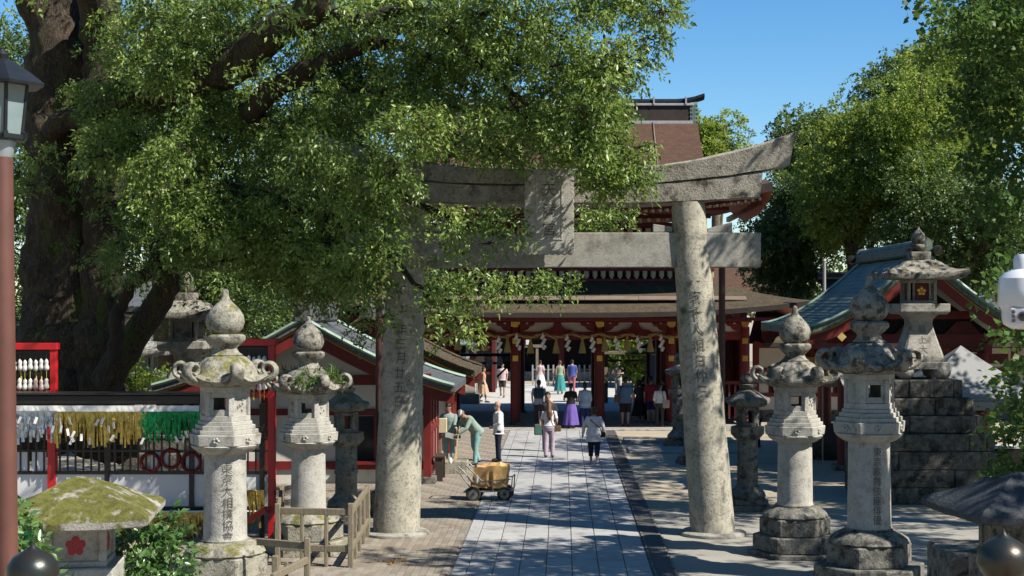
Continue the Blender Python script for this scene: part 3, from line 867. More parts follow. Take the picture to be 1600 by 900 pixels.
def small_lantern(loc, s, rz, label, m_main, m_cap, rough_cap=False, seed=1, hex_=6):
    root = empty("small_stone_lantern", loc, rz, label, "stone lantern", "small old stone lanterns")
    U = lambda v: v * s
    z = 0
    MB().bx(-U(31), U(31), -U(31), U(31), 0, U(9)).build("plinth", m_main, root, bev=0.012)
    MB().bx(-U(27), U(27), -U(27), U(27), U(9), U(18)).build("plinth_step", m_main, root, bev=0.012)
    z = U(18)
    MB().lathe([(U(r), U(q)) for r, q in ((26, 0), (28, 4), (26, 10), (19, 17), (17, 20))], 48, (0, 0, z), mod=lambda r, q, a: r * (1 + 0.07 * (abs(math.sin(a * 4)) - 0.6))).build("lotus_base", m_main, root, smooth=40)
    z += U(19)
    MB().lathe([(U(r), U(q)) for r, q in ((16.5, 0), (16, 30), (17.5, 32), (17.5, 36), (16, 38), (16, 72), (12, 72.5))], 28, (0, 0, z)).build("shaft", m_main, root, smooth=40)
    z += U(72)
    MB().rings([hexring(U(18), z), hexring(U(25), z + U(7)), hexring(U(27), z + U(9)), hexring(U(27), z + U(21))]).build("platform", m_main, root, bev=0.01)
    z += U(21)
    fb = empty("fire_box"); fb.parent = root
    MB().rings([hexring(U(18), z), hexring(U(18), z + U(6))]).build("sill", m_main, fb)
    MB().rings([hexring(U(18), z + U(25)), hexring(U(18), z + U(30))]).build("lintel", m_main, fb)
    for k in range(6):
        a = math.radians(60 * k)
        MB().box((U(15.5) * math.cos(a), U(15.5) * math.sin(a), z + U(15.5)), (U(5), U(5.5), U(19.2)), rot=(0, 0, a)).build("post", m_main, fb)
        a2 = math.radians(60 * k + 30)
        if k not in (1, 4):
            MB().box((U(13) * math.cos(a2), U(13) * math.sin(a2), z + U(15.5)), (U(2.5), U(13), U(19.2)), rot=(0, 0, a2)).build("panel", m_main, fb)
    z += U(30)
    rows = []
    for (r, zz, up) in ((12, 0, 0), (28, 1, 0.3), (34, 5, 1), (33, 10, 1), (26, 15, 0.3), (18, 22, 0), (11, 27, 0), (8, 28, 0)):
        rows.append([(U(r) * (1 + up * (0.12 * abs(math.cos(3 * a)) ** 3 - 0.06)) * math.cos(a), U(r) * (1 + up * (0.12 * abs(math.cos(3 * a)) ** 3 - 0.06)) * math.sin(a),
                      z + U(zz + up * 5 * abs(math.cos(3 * a)) ** 3)) for a in [2 * math.pi * j / 48 for j in range(48)]])
    o = MB().rings(rows).build("roof", m_cap, root, smooth=50)
    roughen(o, U(3.0 if rough_cap else 1.0), 3.5 if rough_cap else 6, U(1.2 if rough_cap else 0.4), 11)
    z += U(27)
    MB().lathe([(U(r), U(q)) for r, q in ((8, 0), (13, 4), (14, 8), (8, 9))], 24, (0, 0, z)).build("lotus_bowl", m_cap, root, smooth=50)
    o = MB().lathe([(U(r), U(q)) for r, q in ((6, 8), (11, 12), (12, 17), (9, 22), (4, 25), (1.5, 27))], 24, (0, 0, z)).build("jewel_finial", m_cap, root, smooth=60)
    roughen(o, U(0.6), 8)
    return root

YR3 = 31.5
small_lantern((GX(1168, YR3), YR3, 0), 0.0137, 0.1, "small dark stone lantern with ringed shaft right behind right torii pillar", M['granite_base'], M['granite_base'], seed=3)
YL3 = 30.0
small_lantern((GX(541, YL3), YL3, 0), 0.0137, 0.3, "small rough stone lantern with thick green moss on its roof", M['granite_moss'], M['granite_moss'], True, seed=5)
for (px, Y, lab) in ((1062, 45.5, "dark stone lantern by the gate steps, half hidden behind right torii pillar"),
                     (1078, 40.5, "lower stone lantern just left of right torii pillar, mostly hidden")):
    small_lantern((GX(px, Y), Y, 0), 0.0137 if Y > 42 else 0.0105, 0.2, lab, M['granite_base'], M['granite_base'], Y > 42, seed=int(px))

M['plinth_stone'] = mat('plinth_stone', (0.17, 0.16, 0.135), (0.08, 0.075, 0.064), 5, 0.95, bump=1.2, bscale=22, speck=(0.27, 0.26, 0.22), speck_scale=11, speck_amt=0.5, stain=(0.03, 0.03, 0.026), stain_amt=0.5, stain_scale=3.5, moss=(0.10, 0.095, 0.04), moss_amt=0.25, moss_scale=3)
def square_lantern(loc, s, rz, label, courses, mm, crest=None, text=None, cap=None, lift=0.0):
    root = empty("pedestal_lantern", loc, rz, label, "stone lantern", "square stone lanterns on stepped pedestals")
    cap = cap or mm
    U = lambda v: v * s
    z = 0
    ped = empty("pedestal"); ped.parent = root
    rnd = random.Random(9)
    for (hw, h) in courses:
        n = max(2, int(hw / 40))
        for side in range(4):
            a = side * math.pi / 2
            xs = [-hw] + sorted(rnd.uniform(-hw * 0.75, hw * 0.75) for _ in range(n - 1)) + [hw - 14]
            for q in range(len(xs) - 1):
                if xs[q + 1] - xs[q] < 6: continue
                mb = MB().bx(U(xs[q]) + 0.004, U(xs[q + 1]) - 0.004, -U(hw) - rnd.uniform(0, 0.035), -U(hw - 14), z + 0.003, z + U(h) - 0.003)
                mb.build("stone_block", M['plinth_stone'], ped, bev=0.022, rot=(0, 0, a))
        MB().bx(-U(hw - 13.5), U(hw - 13.5), -U(hw - 13.5), U(hw - 13.5), z, z + U(h) - 0.006).build("core_fill", M['plinth_stone'], ped)
        z += U(h)
    def sq(hw, zz, n=4): return [(hw * sx, hw * sy, zz) for sx, sy in ((-1, -1), (1, -1), (1, 1), (-1, 1))]
    # cloud feet
    ft = MB()
    for sx in (-1, 1):
        for sy in (-1, 1):
            ft.ell((U(29) * sx, U(29) * sy, z + U(12)), (U(15), U(15), U(13)), 16, 10)
    ft.bx(-U(40), U(40), -U(40), U(40), z + U(16), z + U(27))
    ft.build("foot_stone", mm, root, smooth=50, bev=0.01)
    z += U(27)
    rows = []
    for hw, zz in ((33, 0), (34, 5), (33, 9), (29, 22), (24, 38), (20, 52), (18, 62), (19, 68), (23, 73), (26, 76)):
        rows.append([(U(hw) * x, U(hw) * y, z + U(zz)) for x, y in ((-1, -0.88), (-0.88, -1), (0.88, -1), (1, -0.88), (1, 0.88), (0.88, 1), (-0.88, 1), (-1, 0.88))])
    stem = MB().rings(rows).build("stem", mm, root, smooth=35)
    if text:
        ws, size, step, top = text
        def hw_at(zz):
            tb = ((0, 33), (9, 33), (22, 29), (38, 24), (52, 20), (62, 18), (76, 26))
            zu = zz / s
            for (a0, h0), (a1, h1) in zip(tb, tb[1:]):
                if zu <= a1: return U(h0 + (h1 - h0) * (zu - a0) / (a1 - a0))
            return U(26)
        zc = z
        carve_text(ws, size, step, U(top), lambda u, zz: (u, -hw_at(zz) - 0.006, zc + zz), M['carve'], stem)
    z += U(76)
    MB().rings([sq(U(36), z), sq(U(40), z + U(4)), sq(U(40), z + U(17))]).build("platform", mm, root, bev=0.012)
    z += U(17)
    fb = empty("fire_box"); fb.parent = root
    MB().rings([sq(U(23.5), z), sq(U(23.5), z + U(5))]).build("sill", mm, fb, bev=0.006)
    MB().rings([sq(U(23.5), z + U(33)), sq(U(23.5), z + U(38))]).build("lintel", mm, fb, bev=0.006)
    for sx in (-1, 1):
        for sy in (-1, 1):
            MB().bx(U(21) * sx - U(2.2), U(21) * sx + U(2.2), U(21) * sy - U(2.2), U(21) * sy + U(2.2), z + U(5), z + U(33)).build("post", mm, fb)
    for k in range(4):
        MB().bx(-U(12.5), U(12.5), -U(18), -U(16), z + U(5), z + U(33)).build("panel", M['red_dark'] if crest else mm, fb, rot=(0, 0, k * math.pi / 2))
        for sgn in (-1, 1):
            MB().bx(U(13) * sgn - U(1.4), U(13) * sgn + U(1.4), -U(21), -U(17), z + U(5), z + U(33)).build("jamb", mm, fb, rot=(0, 0, k * math.pi / 2))
    if crest:
        mb = MB()
        for q in range(5):
            a = math.pi / 2 + 2 * math.pi * q / 5
            mb.ell((U(4.6) * math.cos(a), -U(18.4), z + U(20) + U(4.6) * math.sin(a)), (U(3.0), U(0.8), U(3.0)), 10, 6)
        mb.ell((0, -U(18.8), z + U(20)), (U(1.8), U(0.9), U(1.8)), 8, 6)
        mb.build("plum_crest", M['gold'], fb, smooth=60)
    z += U(38)
    rows = []
    NS = 12
    for (hw, zz, up) in ((30, 0, 0), (58, 1, 0.4), (64, 6, 1.0), (62, 11, 1.0), (46, 16, 0.3), (36, 22, 0), (28, 29, 0), (18, 32, 0)):
        ring = []
        for side in range(4):
            a = side * math.pi / 2
            for q in range(NS):
                t = -1 + 2 * q / NS
                c = abs(t) ** 3
                x, y = hw * t * (1 + 0.05 * up * c), -hw * (1 - 0.10 * up + 0.12 * up * c)
                ring.append((U(x * math.cos(a) - y * math.sin(a)), U(x * math.sin(a) + y * math.cos(a)), z + U(zz + up * 5 * c)))
        rows.append(ring)
    o = MB().rings(rows).build("roof", cap, root, smooth=45)
    roughen(o, U(1.2), 4)
    z += U(32)
    MB().rings([sq(U(16), z), sq(U(16), z + U(13))]).build("roof_block", cap, root, bev=0.012)
    z += U(13)
    MB().lathe([(U(r), U(q)) for r, q in ((7, 0), (11, 3), (15, 9), (14, 12), (6, 13))], 24, (0, 0, z), mod=lambda r, q, a: r * (1 + 0.06 * math.sin(6 * a))).build("lotus_bowl", cap, root, smooth=50)
    MB().lathe([(U(r), U(q)) for r, q in ((5, 11), (10, 16), (11.5, 22), (10, 28), (5, 34), (2, 38), (0.8, 42))], 24, (0, 0, z)).build("jewel_finial", cap, root, smooth=60)
    return root

YR4 = 32.6
square_lantern((GX(1452, YR4), YR4 + 1.0, 0), 0.0142, math.radians(2), "square stone lantern with gold plum crest, high on a stepped stone pedestal",
               [(97, 26), (97, 27), (96, 28), (94, 27), (82, 27), (68, 27), (54, 28)], M['granite'], crest=True, text=("藤上大吉", 0.20, 0.225, 52), cap=M['granite_cap'])
YL4 = 35.5
square_lantern((GX(282, YL4), YL4 + 0.6, 0), 0.0142, math.radians(-2), "shaded square stone lantern on pedestal between the big camphor trunk and left front lantern",
               [(92, 30), (84, 30), (72, 30), (60, 36)], M['granite'], cap=M['granite_cap'])
YB = 42.0
square_lantern((GX(226, YB), YB, 0), 0.0125, 0.0, "sunlit pale stone lantern far behind bushes beside the big trunk",
               [(80, 26), (66, 26), (54, 26)], M['granite_pale'], cap=M['granite'])

# low broad lanterns at the foot of the bridge
def low_lantern(loc, rz, label, roof_m, body_m, crest, scale=1.0, moss_lumps=False):
    root = empty("low_lantern", loc, rz, label, "stone lantern", "low broad roofed lanterns by the bridge")
    k = scale
    def sq(hx, hy, zz): return [(hx * sx * k, hy * sy * k, zz * k) for sx, sy in ((-1, -1), (1, -1), (1, 1), (-1, 1))]
    MB().rings([sq(.42, .42, 0), sq(.38, .38, 0.25)]).build("foot", body_m, root, bev=0.02)
    MB().rings([sq(.22, .22, 0.25), sq(.19, .19, 1.32)]).build("stem", body_m, root, bev=0.02)
    MB().rings([sq(.30, .30, 1.32), sq(.385, .385, 1.45), sq(.385, .385, 1.74)]).build("platform", body_m, root, bev=0.015)
    fb = empty("fire_box"); fb.parent = root
    MB().rings([sq(.305, .305, 1.74), sq(.305, .305, 1.80)]).build("sill", body_m, fb, bev=0.008)
    MB().rings([sq(.305, .305, 2.10), sq(.305, .305, 2.17)]).build("lintel", body_m, fb, bev=0.008)
    for sx in (-1, 1):
        for sy in (-1, 1):
            MB().bx((.265 * sx - .038) * k, (.265 * sx + .038) * k, (.265 * sy - .038) * k, (.265 * sy + .038) * k, 1.8 * k, 2.1 * k).build("post", body_m, fb, bev=0.006)
    for q in range(4):
        a = q * math.pi / 2
        MB().bx(-.225 * k, .225 * k, -.275 * k, -.255 * k, 1.80 * k, 2.10 * k).build("panel", body_m, fb, rot=(0, 0, a))
        if crest:
            mb = MB()
            for j in range(5):
                b = math.pi / 2 + 2 * math.pi * j / 5
                mb.ell((.062 * math.cos(b) * k, -.277 * k, (1.955 + .062 * math.sin(b)) * k), (.042 * k, .006, .042 * k), 14, 6)
            mb.ell((0, -.28 * k, 1.955 * k), (.02 * k, .008, .02 * k), 10, 6)
            mb.build("plum_crest", crest, fb, smooth=60, rot=(0, 0, a))
    rows = []
    NS = 16
    for (hw, zz) in ((0.3, 2.17), (0.70, 2.175), (0.76, 2.185), (0.765, 2.25), (0.72, 2.29), (0.58, 2.365), (0.42, 2.445), (0.26, 2.53), (0.12, 2.60), (0.02, 2.625)):
        ring = []
        for side in range(4):
            a = side * math.pi / 2
            for q in range(NS):
                t = -1 + 2 * q / NS
                c = abs(t) ** 4
                e = 1.0 if 2.18 < zz < 2.3 else 0.2
                x, y = hw * t, -hw * (1 - 0.03 * (1 - c) * e)
                ring.append((k * (x * math.cos(a) - y * math.sin(a)), k * (x * math.sin(a) + y * math.cos(a)), k * (zz + 0.035 * c * e)))
        rows.append(ring)
    o = MB().rings(rows).build("roof", roof_m, root, smooth=40)
    s = o.modifiers.new("sub", 'SUBSURF'); s.subdivision_type = 'SIMPLE'; s.levels = 1; s.render_levels = 1
    roughen(o, 0.012, 5)
    if moss_lumps:
        # cushions of moss lying on the roof slopes
        rnd = random.Random(5)
        mb = MB()
        for q in range(90):
            a = rnd.uniform(0, 6.28); rr = rnd.uniform(0.05, 0.62)
            hwz = max(abs(math.cos(a)), abs(math.sin(a))) * rr
            zt = 2.60 - 0.47 * hwz - 0.05 * hwz * hwz
            rr_ = rnd.uniform(0.05, 0.13)
            mb.ell((k * rr * math.cos(a), k * rr * math.sin(a), k * (zt - 0.012)), (rr_, rr_ * rnd.uniform(0.7, 1), rnd.uniform(0.018, 0.034)), 10, 6)
        mo = mb.build("moss", M['moss'], root, smooth=70); mo["kind"] = "stuff"
        roughen(mo, 0.012, 14, 0.006, 40)
    return root
M['moss'] = mat("moss", (0.135, 0.135, 0.020), (0.07, 0.075, 0.013), 9, 0.98, bump=1.4, bscale=60, speck=(0.26, 0.25, 0.05), speck_scale=40, speck_amt=0.6)
M['mossy_roof'] = mat("mossy_roof_stone", (0.45, 0.42, 0.38), (0.35, 0.33, 0.29), 4, 0.9, bump=0.8, bscale=40, moss=(0.15, 0.15, 0.026), moss_amt=0.70, moss_scale=3.0, moss_up=0.14)
low_lantern((GX(126, 15.0), 15.0, 0.02), math.radians(8), "low lantern with a broad moss covered roof and red plum crest", M['mossy_roof'], M['granite_pale'], M['plum_red'], 0.985, True)
low_lantern((GX(1590, 15.2), 15.2, 0.08), math.radians(9), "low lantern with bluish dark roof at right edge behind bronze post cap", M['low_roof_dark'], M['granite_base'], None, 0.97)
# ================================================================== MAIN GATE (two storeys, bark roofs)
GC = GX(871, 53.5)                       # centre line of the gate
gate = empty("gatehouse", (GC, 53.5, 0), 0, "two storey red shrine gatehouse with brown cypress bark roofs", "gate")
def zg(py, Y=53.5): return GZ(py, Y)
bays = [-6.8, -4.13, -1.525, 1.525, 4.13, 6.8]
for x in bays:
    for y in (0.0, 3.0, 6.0):
        if y == 3.0 and abs(x) < 2: continue
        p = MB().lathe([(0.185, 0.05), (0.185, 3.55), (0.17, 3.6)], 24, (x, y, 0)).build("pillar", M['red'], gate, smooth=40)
        MB().lathe([(0.30, 0.0), (0.30, 0.07), (0.24, 0.13)], 24, (x, y, 0)).build("pillar_base", M['granite_base'], p, smooth=40)
        if y == 0.0:
            for zz in (3.08, 2.45):
                MB().bx(x - 0.10, x + 0.10, -0.20, -0.17, zz - 0.10, zz + 0.10).build("gilt_fitting", M['gold'], p)
# tie beams, head beams, transom panels
for y in (0.0, 3.0, 6.0):
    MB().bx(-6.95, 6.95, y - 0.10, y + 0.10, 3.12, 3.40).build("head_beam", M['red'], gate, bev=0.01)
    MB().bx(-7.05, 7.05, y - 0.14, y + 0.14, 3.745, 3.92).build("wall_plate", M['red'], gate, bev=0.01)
for i in range(5):
    xa, xb = bays[i] + 0.2, bays[i + 1] - 0.2
    MB().bx(xa, xb, -0.05, 0.05, 3.40, 3.745).build("transom_panel", M['plaster'], gate)
    # frog-leg strut in the middle
    xm = (xa + xb) / 2
    out = [(-0.62, 0), (-0.5, 0.07), (-0.3, 0.10), (-0.16, 0.2), (-0.12, 0.345), (0.12, 0.345), (0.16, 0.2), (0.3, 0.10), (0.5, 0.07), (0.62, 0)]
    MB().poly([(xm + a, -0.06, 3.40 + b) for a, b in out], (0, -0.09, 0)).build("frog_leg_strut", M['red'], gate, bev=0.008)
    for sx, xx in ((1, xa - 0.2), (-1, xb + 0.2)):
        o2 = [(0, 0.34), (0.55, 0.34), (0.50, 0.24), (0.36, 0.20), (0.30, 0.10), (0.1, 0.02), (0, 0.02)]
        MB().poly([(xx + sx * (a + 0.16), -0.07, 3.40 + b) for a, b in o2], (0, -0.10, 0)).build("bracket_arm", M['red'], gate, bev=0.008)
    for k in range(6):
        xx = xa + (xb - xa) * (k + 0.5) / 6
        MB().bx(xx - 0.035, xx + 0.035, -0.185, -0.145, 3.70, 3.74).build("bracket_tip", M['plaster'], gate)
for x in bays:
    MB().poly([(x - 0.16, -0.2, 3.78), (x + 0.16, -0.2, 3.78), (x + 0.09, -0.2, 3.58), (x - 0.09, -0.2, 3.58)], (0, -0.06, 0)).build("gilt_bracket", M['gold'], gate)
# side walls of the outer bays and the dark depth behind
for sx in (-1, 1):
    a, b = sorted((4.13 * sx, 6.8 * sx))
    for y in (3.0,):
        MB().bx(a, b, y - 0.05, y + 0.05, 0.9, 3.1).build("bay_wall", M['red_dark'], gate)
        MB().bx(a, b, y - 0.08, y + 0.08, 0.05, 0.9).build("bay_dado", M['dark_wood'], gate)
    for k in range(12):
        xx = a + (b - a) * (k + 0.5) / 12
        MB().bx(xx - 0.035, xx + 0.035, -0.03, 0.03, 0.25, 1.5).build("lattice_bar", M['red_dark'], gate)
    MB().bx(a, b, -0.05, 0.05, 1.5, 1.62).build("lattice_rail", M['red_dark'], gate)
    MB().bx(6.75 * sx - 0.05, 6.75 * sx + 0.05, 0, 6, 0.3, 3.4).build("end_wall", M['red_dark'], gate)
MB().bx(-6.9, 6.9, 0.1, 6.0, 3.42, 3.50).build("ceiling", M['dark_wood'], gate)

def roof_shell(name, parent, half_r, half_e, yr, ye, zr, ze, up, th, material, under, NV=14, NU=40, sag=0.35, brk=None, gable=None, edge_m=None):
    """one slope pair plus hipped ends. half_r ridge half length, half_e eave half length, yr/ye ridge and eave distance in y from centre,
    brk: fraction of the slope where the hips begin (gabled above)."""
    tops = {}
    def prof(v):                                    # v 0 ridge .. 1 eave
        y = yr + (ye - yr) * v
        z = zr + (ze - zr) * (v + sag * v * (1 - v))
        return y, z
    def halfx(v):
        b = brk if brk is not None else 0.0
        if v <= b: return half_r
        t = (v - b) / (1 - b)
        return half_r + (half_e - half_r) * t ** 0.9
    obs = []
    for sgn in (-1, 1):
        for lay, dz in ((0, 0.0), (1, -th)):
            rows = []
            for i in range(NV + 1):
                v = i / NV
                y, z = prof(v); hx = halfx(v)
                row = []
                for j in range(NU + 1):
                    u = -1 + 2 * j / NU
                    lift = up * (abs(u) ** 3) * v ** 2
                    row.append((u * hx, sgn * y, z + lift + dz * (0.35 + 0.65 * v)))
                rows.append(row)
            if lay == 0: top = rows
            else: bot = rows
        m = MB(); m.grid(top)
        o = m.build(name, material, parent, smooth=60); obs.append(o)
        MB().grid(bot).build("soffit", under, o, smooth=60)
        # eave edge band
        MB().grid([top[-1], bot[-1]]).build("eave_edge", edge_m or material, o, smooth=60)
        if brk is not None:
            for s2 in (0, -1):
                MB().grid([[r[s2] for r in top[:int(brk * NV) + 1]], [r[s2] for r in bot[:int(brk * NV) + 1]]]).build("verge_edge", edge_m or material, o, smooth=60)
    # hipped ends
    b = brk if brk is not None else 0.0
    for sgn in (-1, 1):
        for lay, dz in ((0, 0.0), (1, -th)):
            rows = []
            for i in range(NV + 1):
                v = b + (1 - b) * i / NV
                y, z = prof(v); hx = halfx(v)
                row = []
                for j in range(NU + 1):
                    u = -1 + 2 * j / NU
                    lift = up * (abs(u) ** 3) * v ** 2
                    lift0 = up * v ** 2 if True else 0
                    # ends join the front slope corners (lift = up*v^2 there)
                    row.append((sgn * hx, u * y, z + lift + dz * (0.35 + 0.65 * v)))
                rows.append(row)
            if lay == 0: top = rows
            else: bot = rows
        o = MB().grid(top).build(name, material, parent, smooth=60)
        MB().grid(bot).build("soffit", under, o, smooth=60)
        MB().grid([top[-1], bot[-1]]).build("eave_edge", edge_m or material, o, smooth=60)
        if gable is not None and b > 0:
            n = 10
            pts = []
            for i in range(n + 1):
                y, z = prof(b * i / n); pts.append((sgn * (half_r - 0.35), -y, z - th))
            for i in range(n, -1, -1):
                y, z = prof(b * i / n); pts.append((sgn * (half_r - 0.35), y, z - th))
            MB().poly(pts, (sgn * -0.1, 0, 0)).build("gable_board", gable, parent)
    return obs

gr = empty("lower_roof", (0, 3.0, 0)); gr.parent = gate
roof_shell("roof_slope", gr, 5.2, 8.75, 2.6, 6.0, 5.35, 4.12, 0.42, 0.17, M['bark_roof_moss'], M['rafter_pink'], sag=0.05, edge_m=M['dark_wood'])
# boards laid along the roof
for k in range(7):
    xa = -6.6 + k * 1.89
    MB().box((xa + 0.94, -5.0, 4.62), (1.87, 0.42, 0.03), rot=(math.radians(18), 0, R.uniform(-0.004, 0.004))).build("roof_board", M['board'], gr)
# red eave fascia and rafter tips
MB().bx(-8.0, 8.0, -5.75, -5.62, 3.84, 3.955).build("eave_beam", M['red'], gr)
tips = MB()
for k in range(70):
    xx = -7.9 + 15.8 * k / 69
    tips.bx(xx - 0.03, xx + 0.03, -5.80, -5.752, 3.87, 3.93)
o = tips.build("rafter_tips", M['red_dark'], gr); o["kind"] = "stuff"

# upper storey
zb = 5.25
MB().bx(-4.9, 4.9, 0.7, 5.3, 4.5, 5.35).build("storey_base", M['dark_wood'], gate)
MB().bx(-5.7, 5.7, -0.1, 6.1, 5.62, 5.72).build("balcony_floor", M['red'], gate, bev=0.01)
bk = MB()
for k in range(38):
    xx = -5.6 + 11.2 * k / 37
    bk.bx(xx - 0.085, xx + 0.085, -0.05, 0.15, 5.40, 5.62)
    bk.bx(xx - 0.04, xx + 0.04, -0.10, -0.05, 5.34, 5.56)
o = bk.build("balcony_brackets", M['bracket'], gate); o["kind"] = "stuff"
MB().bx(-5.55, 5.55, 0.0, 0.15, 5.24, 5.34).build("bracket_rail", M['red'], gate)
for z0, z1 in ((6.02, 6.09), (6.30, 6.38)):
    MB().bx(-5.75, 5.75, -0.07, 0.0, z0, z1).build("balustrade_rail", M['red'], gate)
    for sx in (-1, 1):
        MB().bx(5.68 * sx - 0.035, 5.68 * sx + 0.035, -0.07, 6.0, z0, z1).build("balustrade_rail", M['red'], gate)
for k in range(13):
    xx = -5.68 + 11.36 * k / 12
    MB().bx(xx - 0.04, xx + 0.04, -0.08, 0.01, 5.72, 6.30).build("baluster", M['red'], gate)
    if k < 12: MB().bx(xx + 0.12, xx + 0.82, -0.05, -0.03, 5.76, 5.98).build("balustrade_panel", M['plaster'], gate)
for i in range(5):
    xa, xb = -4.8 + 1.92 * i, -4.8 + 1.92 * (i + 1)
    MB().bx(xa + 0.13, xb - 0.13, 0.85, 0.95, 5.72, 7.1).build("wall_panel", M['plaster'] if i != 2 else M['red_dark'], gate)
    MB().bx(xa + 0.5, xb - 0.5, 0.80, 0.849, 5.95, 6.75).build("lattice_window", M['red_dark'], gate)
for i in range(6):
    xx = -4.8 + 1.92 * i
    MB().lathe([(0.15, 5.35), (0.15, 7.35)], 16, (xx, 0.9, 0)).build("upper_pillar", M['red'], gate, smooth=40)
    MB().lathe([(0.15, 5.35), (0.15, 7.35)], 16, (xx, 5.1, 0)).build("upper_pillar", M['red'], gate, smooth=40)
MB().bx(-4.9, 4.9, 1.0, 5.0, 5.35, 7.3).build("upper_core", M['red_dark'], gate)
for z0, z1, yy in ((6.85, 7.02, 0.72), (7.22, 7.42, 0.66), (7.55, 7.72, 0.2), (7.80, 7.95, -0.4)):
    MB().bx(-5.0 - (0.8 - yy), 5.0 + (0.8 - yy), yy, yy + 0.16, z0, z1).build("bracket_beam", M['red'], gate, bev=0.01)
cl = MB()
for k in range(31):
    xx = -5.0 + 10.0 * k / 30
    cl.bx(xx - 0.10, xx + 0.10, 0.5, 0.75, 7.05, 7.2); cl.bx(xx - 0.06, xx + 0.06, 0.0, 0.4, 7.42, 7.54)
o = cl.build("bracket_clusters", M['bracket'], gate); o["kind"] = "stuff"
ur = empty("upper_roof", (0, 3.0, 0)); ur.parent = gate
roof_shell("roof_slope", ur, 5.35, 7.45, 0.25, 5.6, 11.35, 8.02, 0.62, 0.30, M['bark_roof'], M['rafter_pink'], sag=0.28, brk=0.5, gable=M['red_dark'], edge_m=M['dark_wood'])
for yy, zz, h in ((-5.25, 7.66, 0.14), (-4.2, 7.78, 0.12)):
    bm_ = MB()
    rows_t, rows_b = [], []
    for j in range(41):
        u = -1 + 2 * j / 40
        lift = 0.55 * abs(u) ** 3 * (0.85 if yy < -5 else 0.6)
        rows_t.append((u * 7.15, yy, zz + h + lift)); rows_b.append((u * 7.15, yy, zz + lift))
    bm_.grid([rows_t, rows_b])
    bm_.grid([[(p[0], p[1] + 0.14, p[2]) for p in rows_b], rows_b])
    bm_.build("eave_beam", M['red'], ur)
    tt = MB()
    for k in range(58):
        u = -1 + 2 * k / 57
        lift = 0.55 * abs(u) ** 3 * (0.85 if yy < -5 else 0.6)
        tt.bx(u * 7.05 - 0.045, u * 7.05 + 0.045, yy - 0.07, yy - 0.004, zz - 0.10 + lift, zz + 0.0 + lift)
    o = tt.build("rafter_tips", M['bracket'], ur); o["kind"] = "stuff"
# side beams
for sx in (-1, 1):
    MB().bx(sx * 7.1 - 0.07, sx * 7.1 + 0.07, -5.0, 5.0, 7.85, 8.05).build("eave_beam", M['red'], ur)
# ridge
rg = empty("ridge", (0, 3.0, 0)); rg.parent = gate
MB().bx(-5.15, 5.15, -0.30, 0.30, 11.15, 11.42).build("ridge_course", M['tile_pale'], rg, bev=0.01)
MB().bx(-5.12, 5.12, -0.24, 0.24, 11.42, 12.0).build("ridge_wall", M['dark_wood'], rg, bev=0.01)
MB().bx(-5.2, 5.2, -0.31, 0.31, 12.0, 12.09).build("ridge_course", M['tile_pale'], rg, bev=0.01)
rows = []
for j in range(31):
    u = -1 + 2 * j / 30
    zc = 12.16 + 0.22 * max(0, abs(u) - 0.8) / 0.2 * max(0, abs(u) - 0.8) / 0.2
    rows.append([(u * 5.62, 0.28 * math.cos(a), zc + 0.13 * math.sin(a)) for a in [2 * math.pi * q / 10 for q in range(10)]])
MB().rings(rows).build("ridge_cap", M['lamp_metal'], rg, smooth=40)
for k in range(9):
    xx = -4.9 + 9.8 * k / 8
    MB().bx(xx - 0.03, xx + 0.03, -0.34, 0.34, 12.05, 12.34).build("ridge_strap", M['tile_pale'], rg)
    if k in (2, 6): MB().lathe([(0.07, 0), (0.05, 0.03)], 16).build("crest_boss", M['gold'], rg, loc=(xx, -0.26, 11.72), rot=(math.pi / 2, 0, 0))
for sx in (-1, 1):
    for q in range(6):
        MB().lathe([(0.0, -0.15), (0.13, -0.14), (0.14, 0.14), (0.0, 0.15)], 16).build("ridge_end_roll", M['copper'], rg, smooth=50, loc=(sx * 5.2, -0.15, 11.25 + q * 0.155), rot=(0, math.pi / 2, 0))
    MB().bx(sx * 5.2 - 0.1, sx * 5.2 + 0.1, -0.28, 0.28, 11.1, 12.05).build("ridge_end_plate", M['copper'], rg, bev=0.03)
# pale lath down the roof
for xx in (-2.35, 4.55 - 0.9):
    pts = []
    for i in range(8):
        v = i / 7; y = 0.25 + (5.6 - 0.25) * v; z = 11.35 + (8.02 - 11.35) * (v + 0.28 * v * (1 - v))
        pts.append((xx, -y, z + 0.04))
    MB().tube(pts, 0.03, 5).build("roof_lath", M['board'], ur)

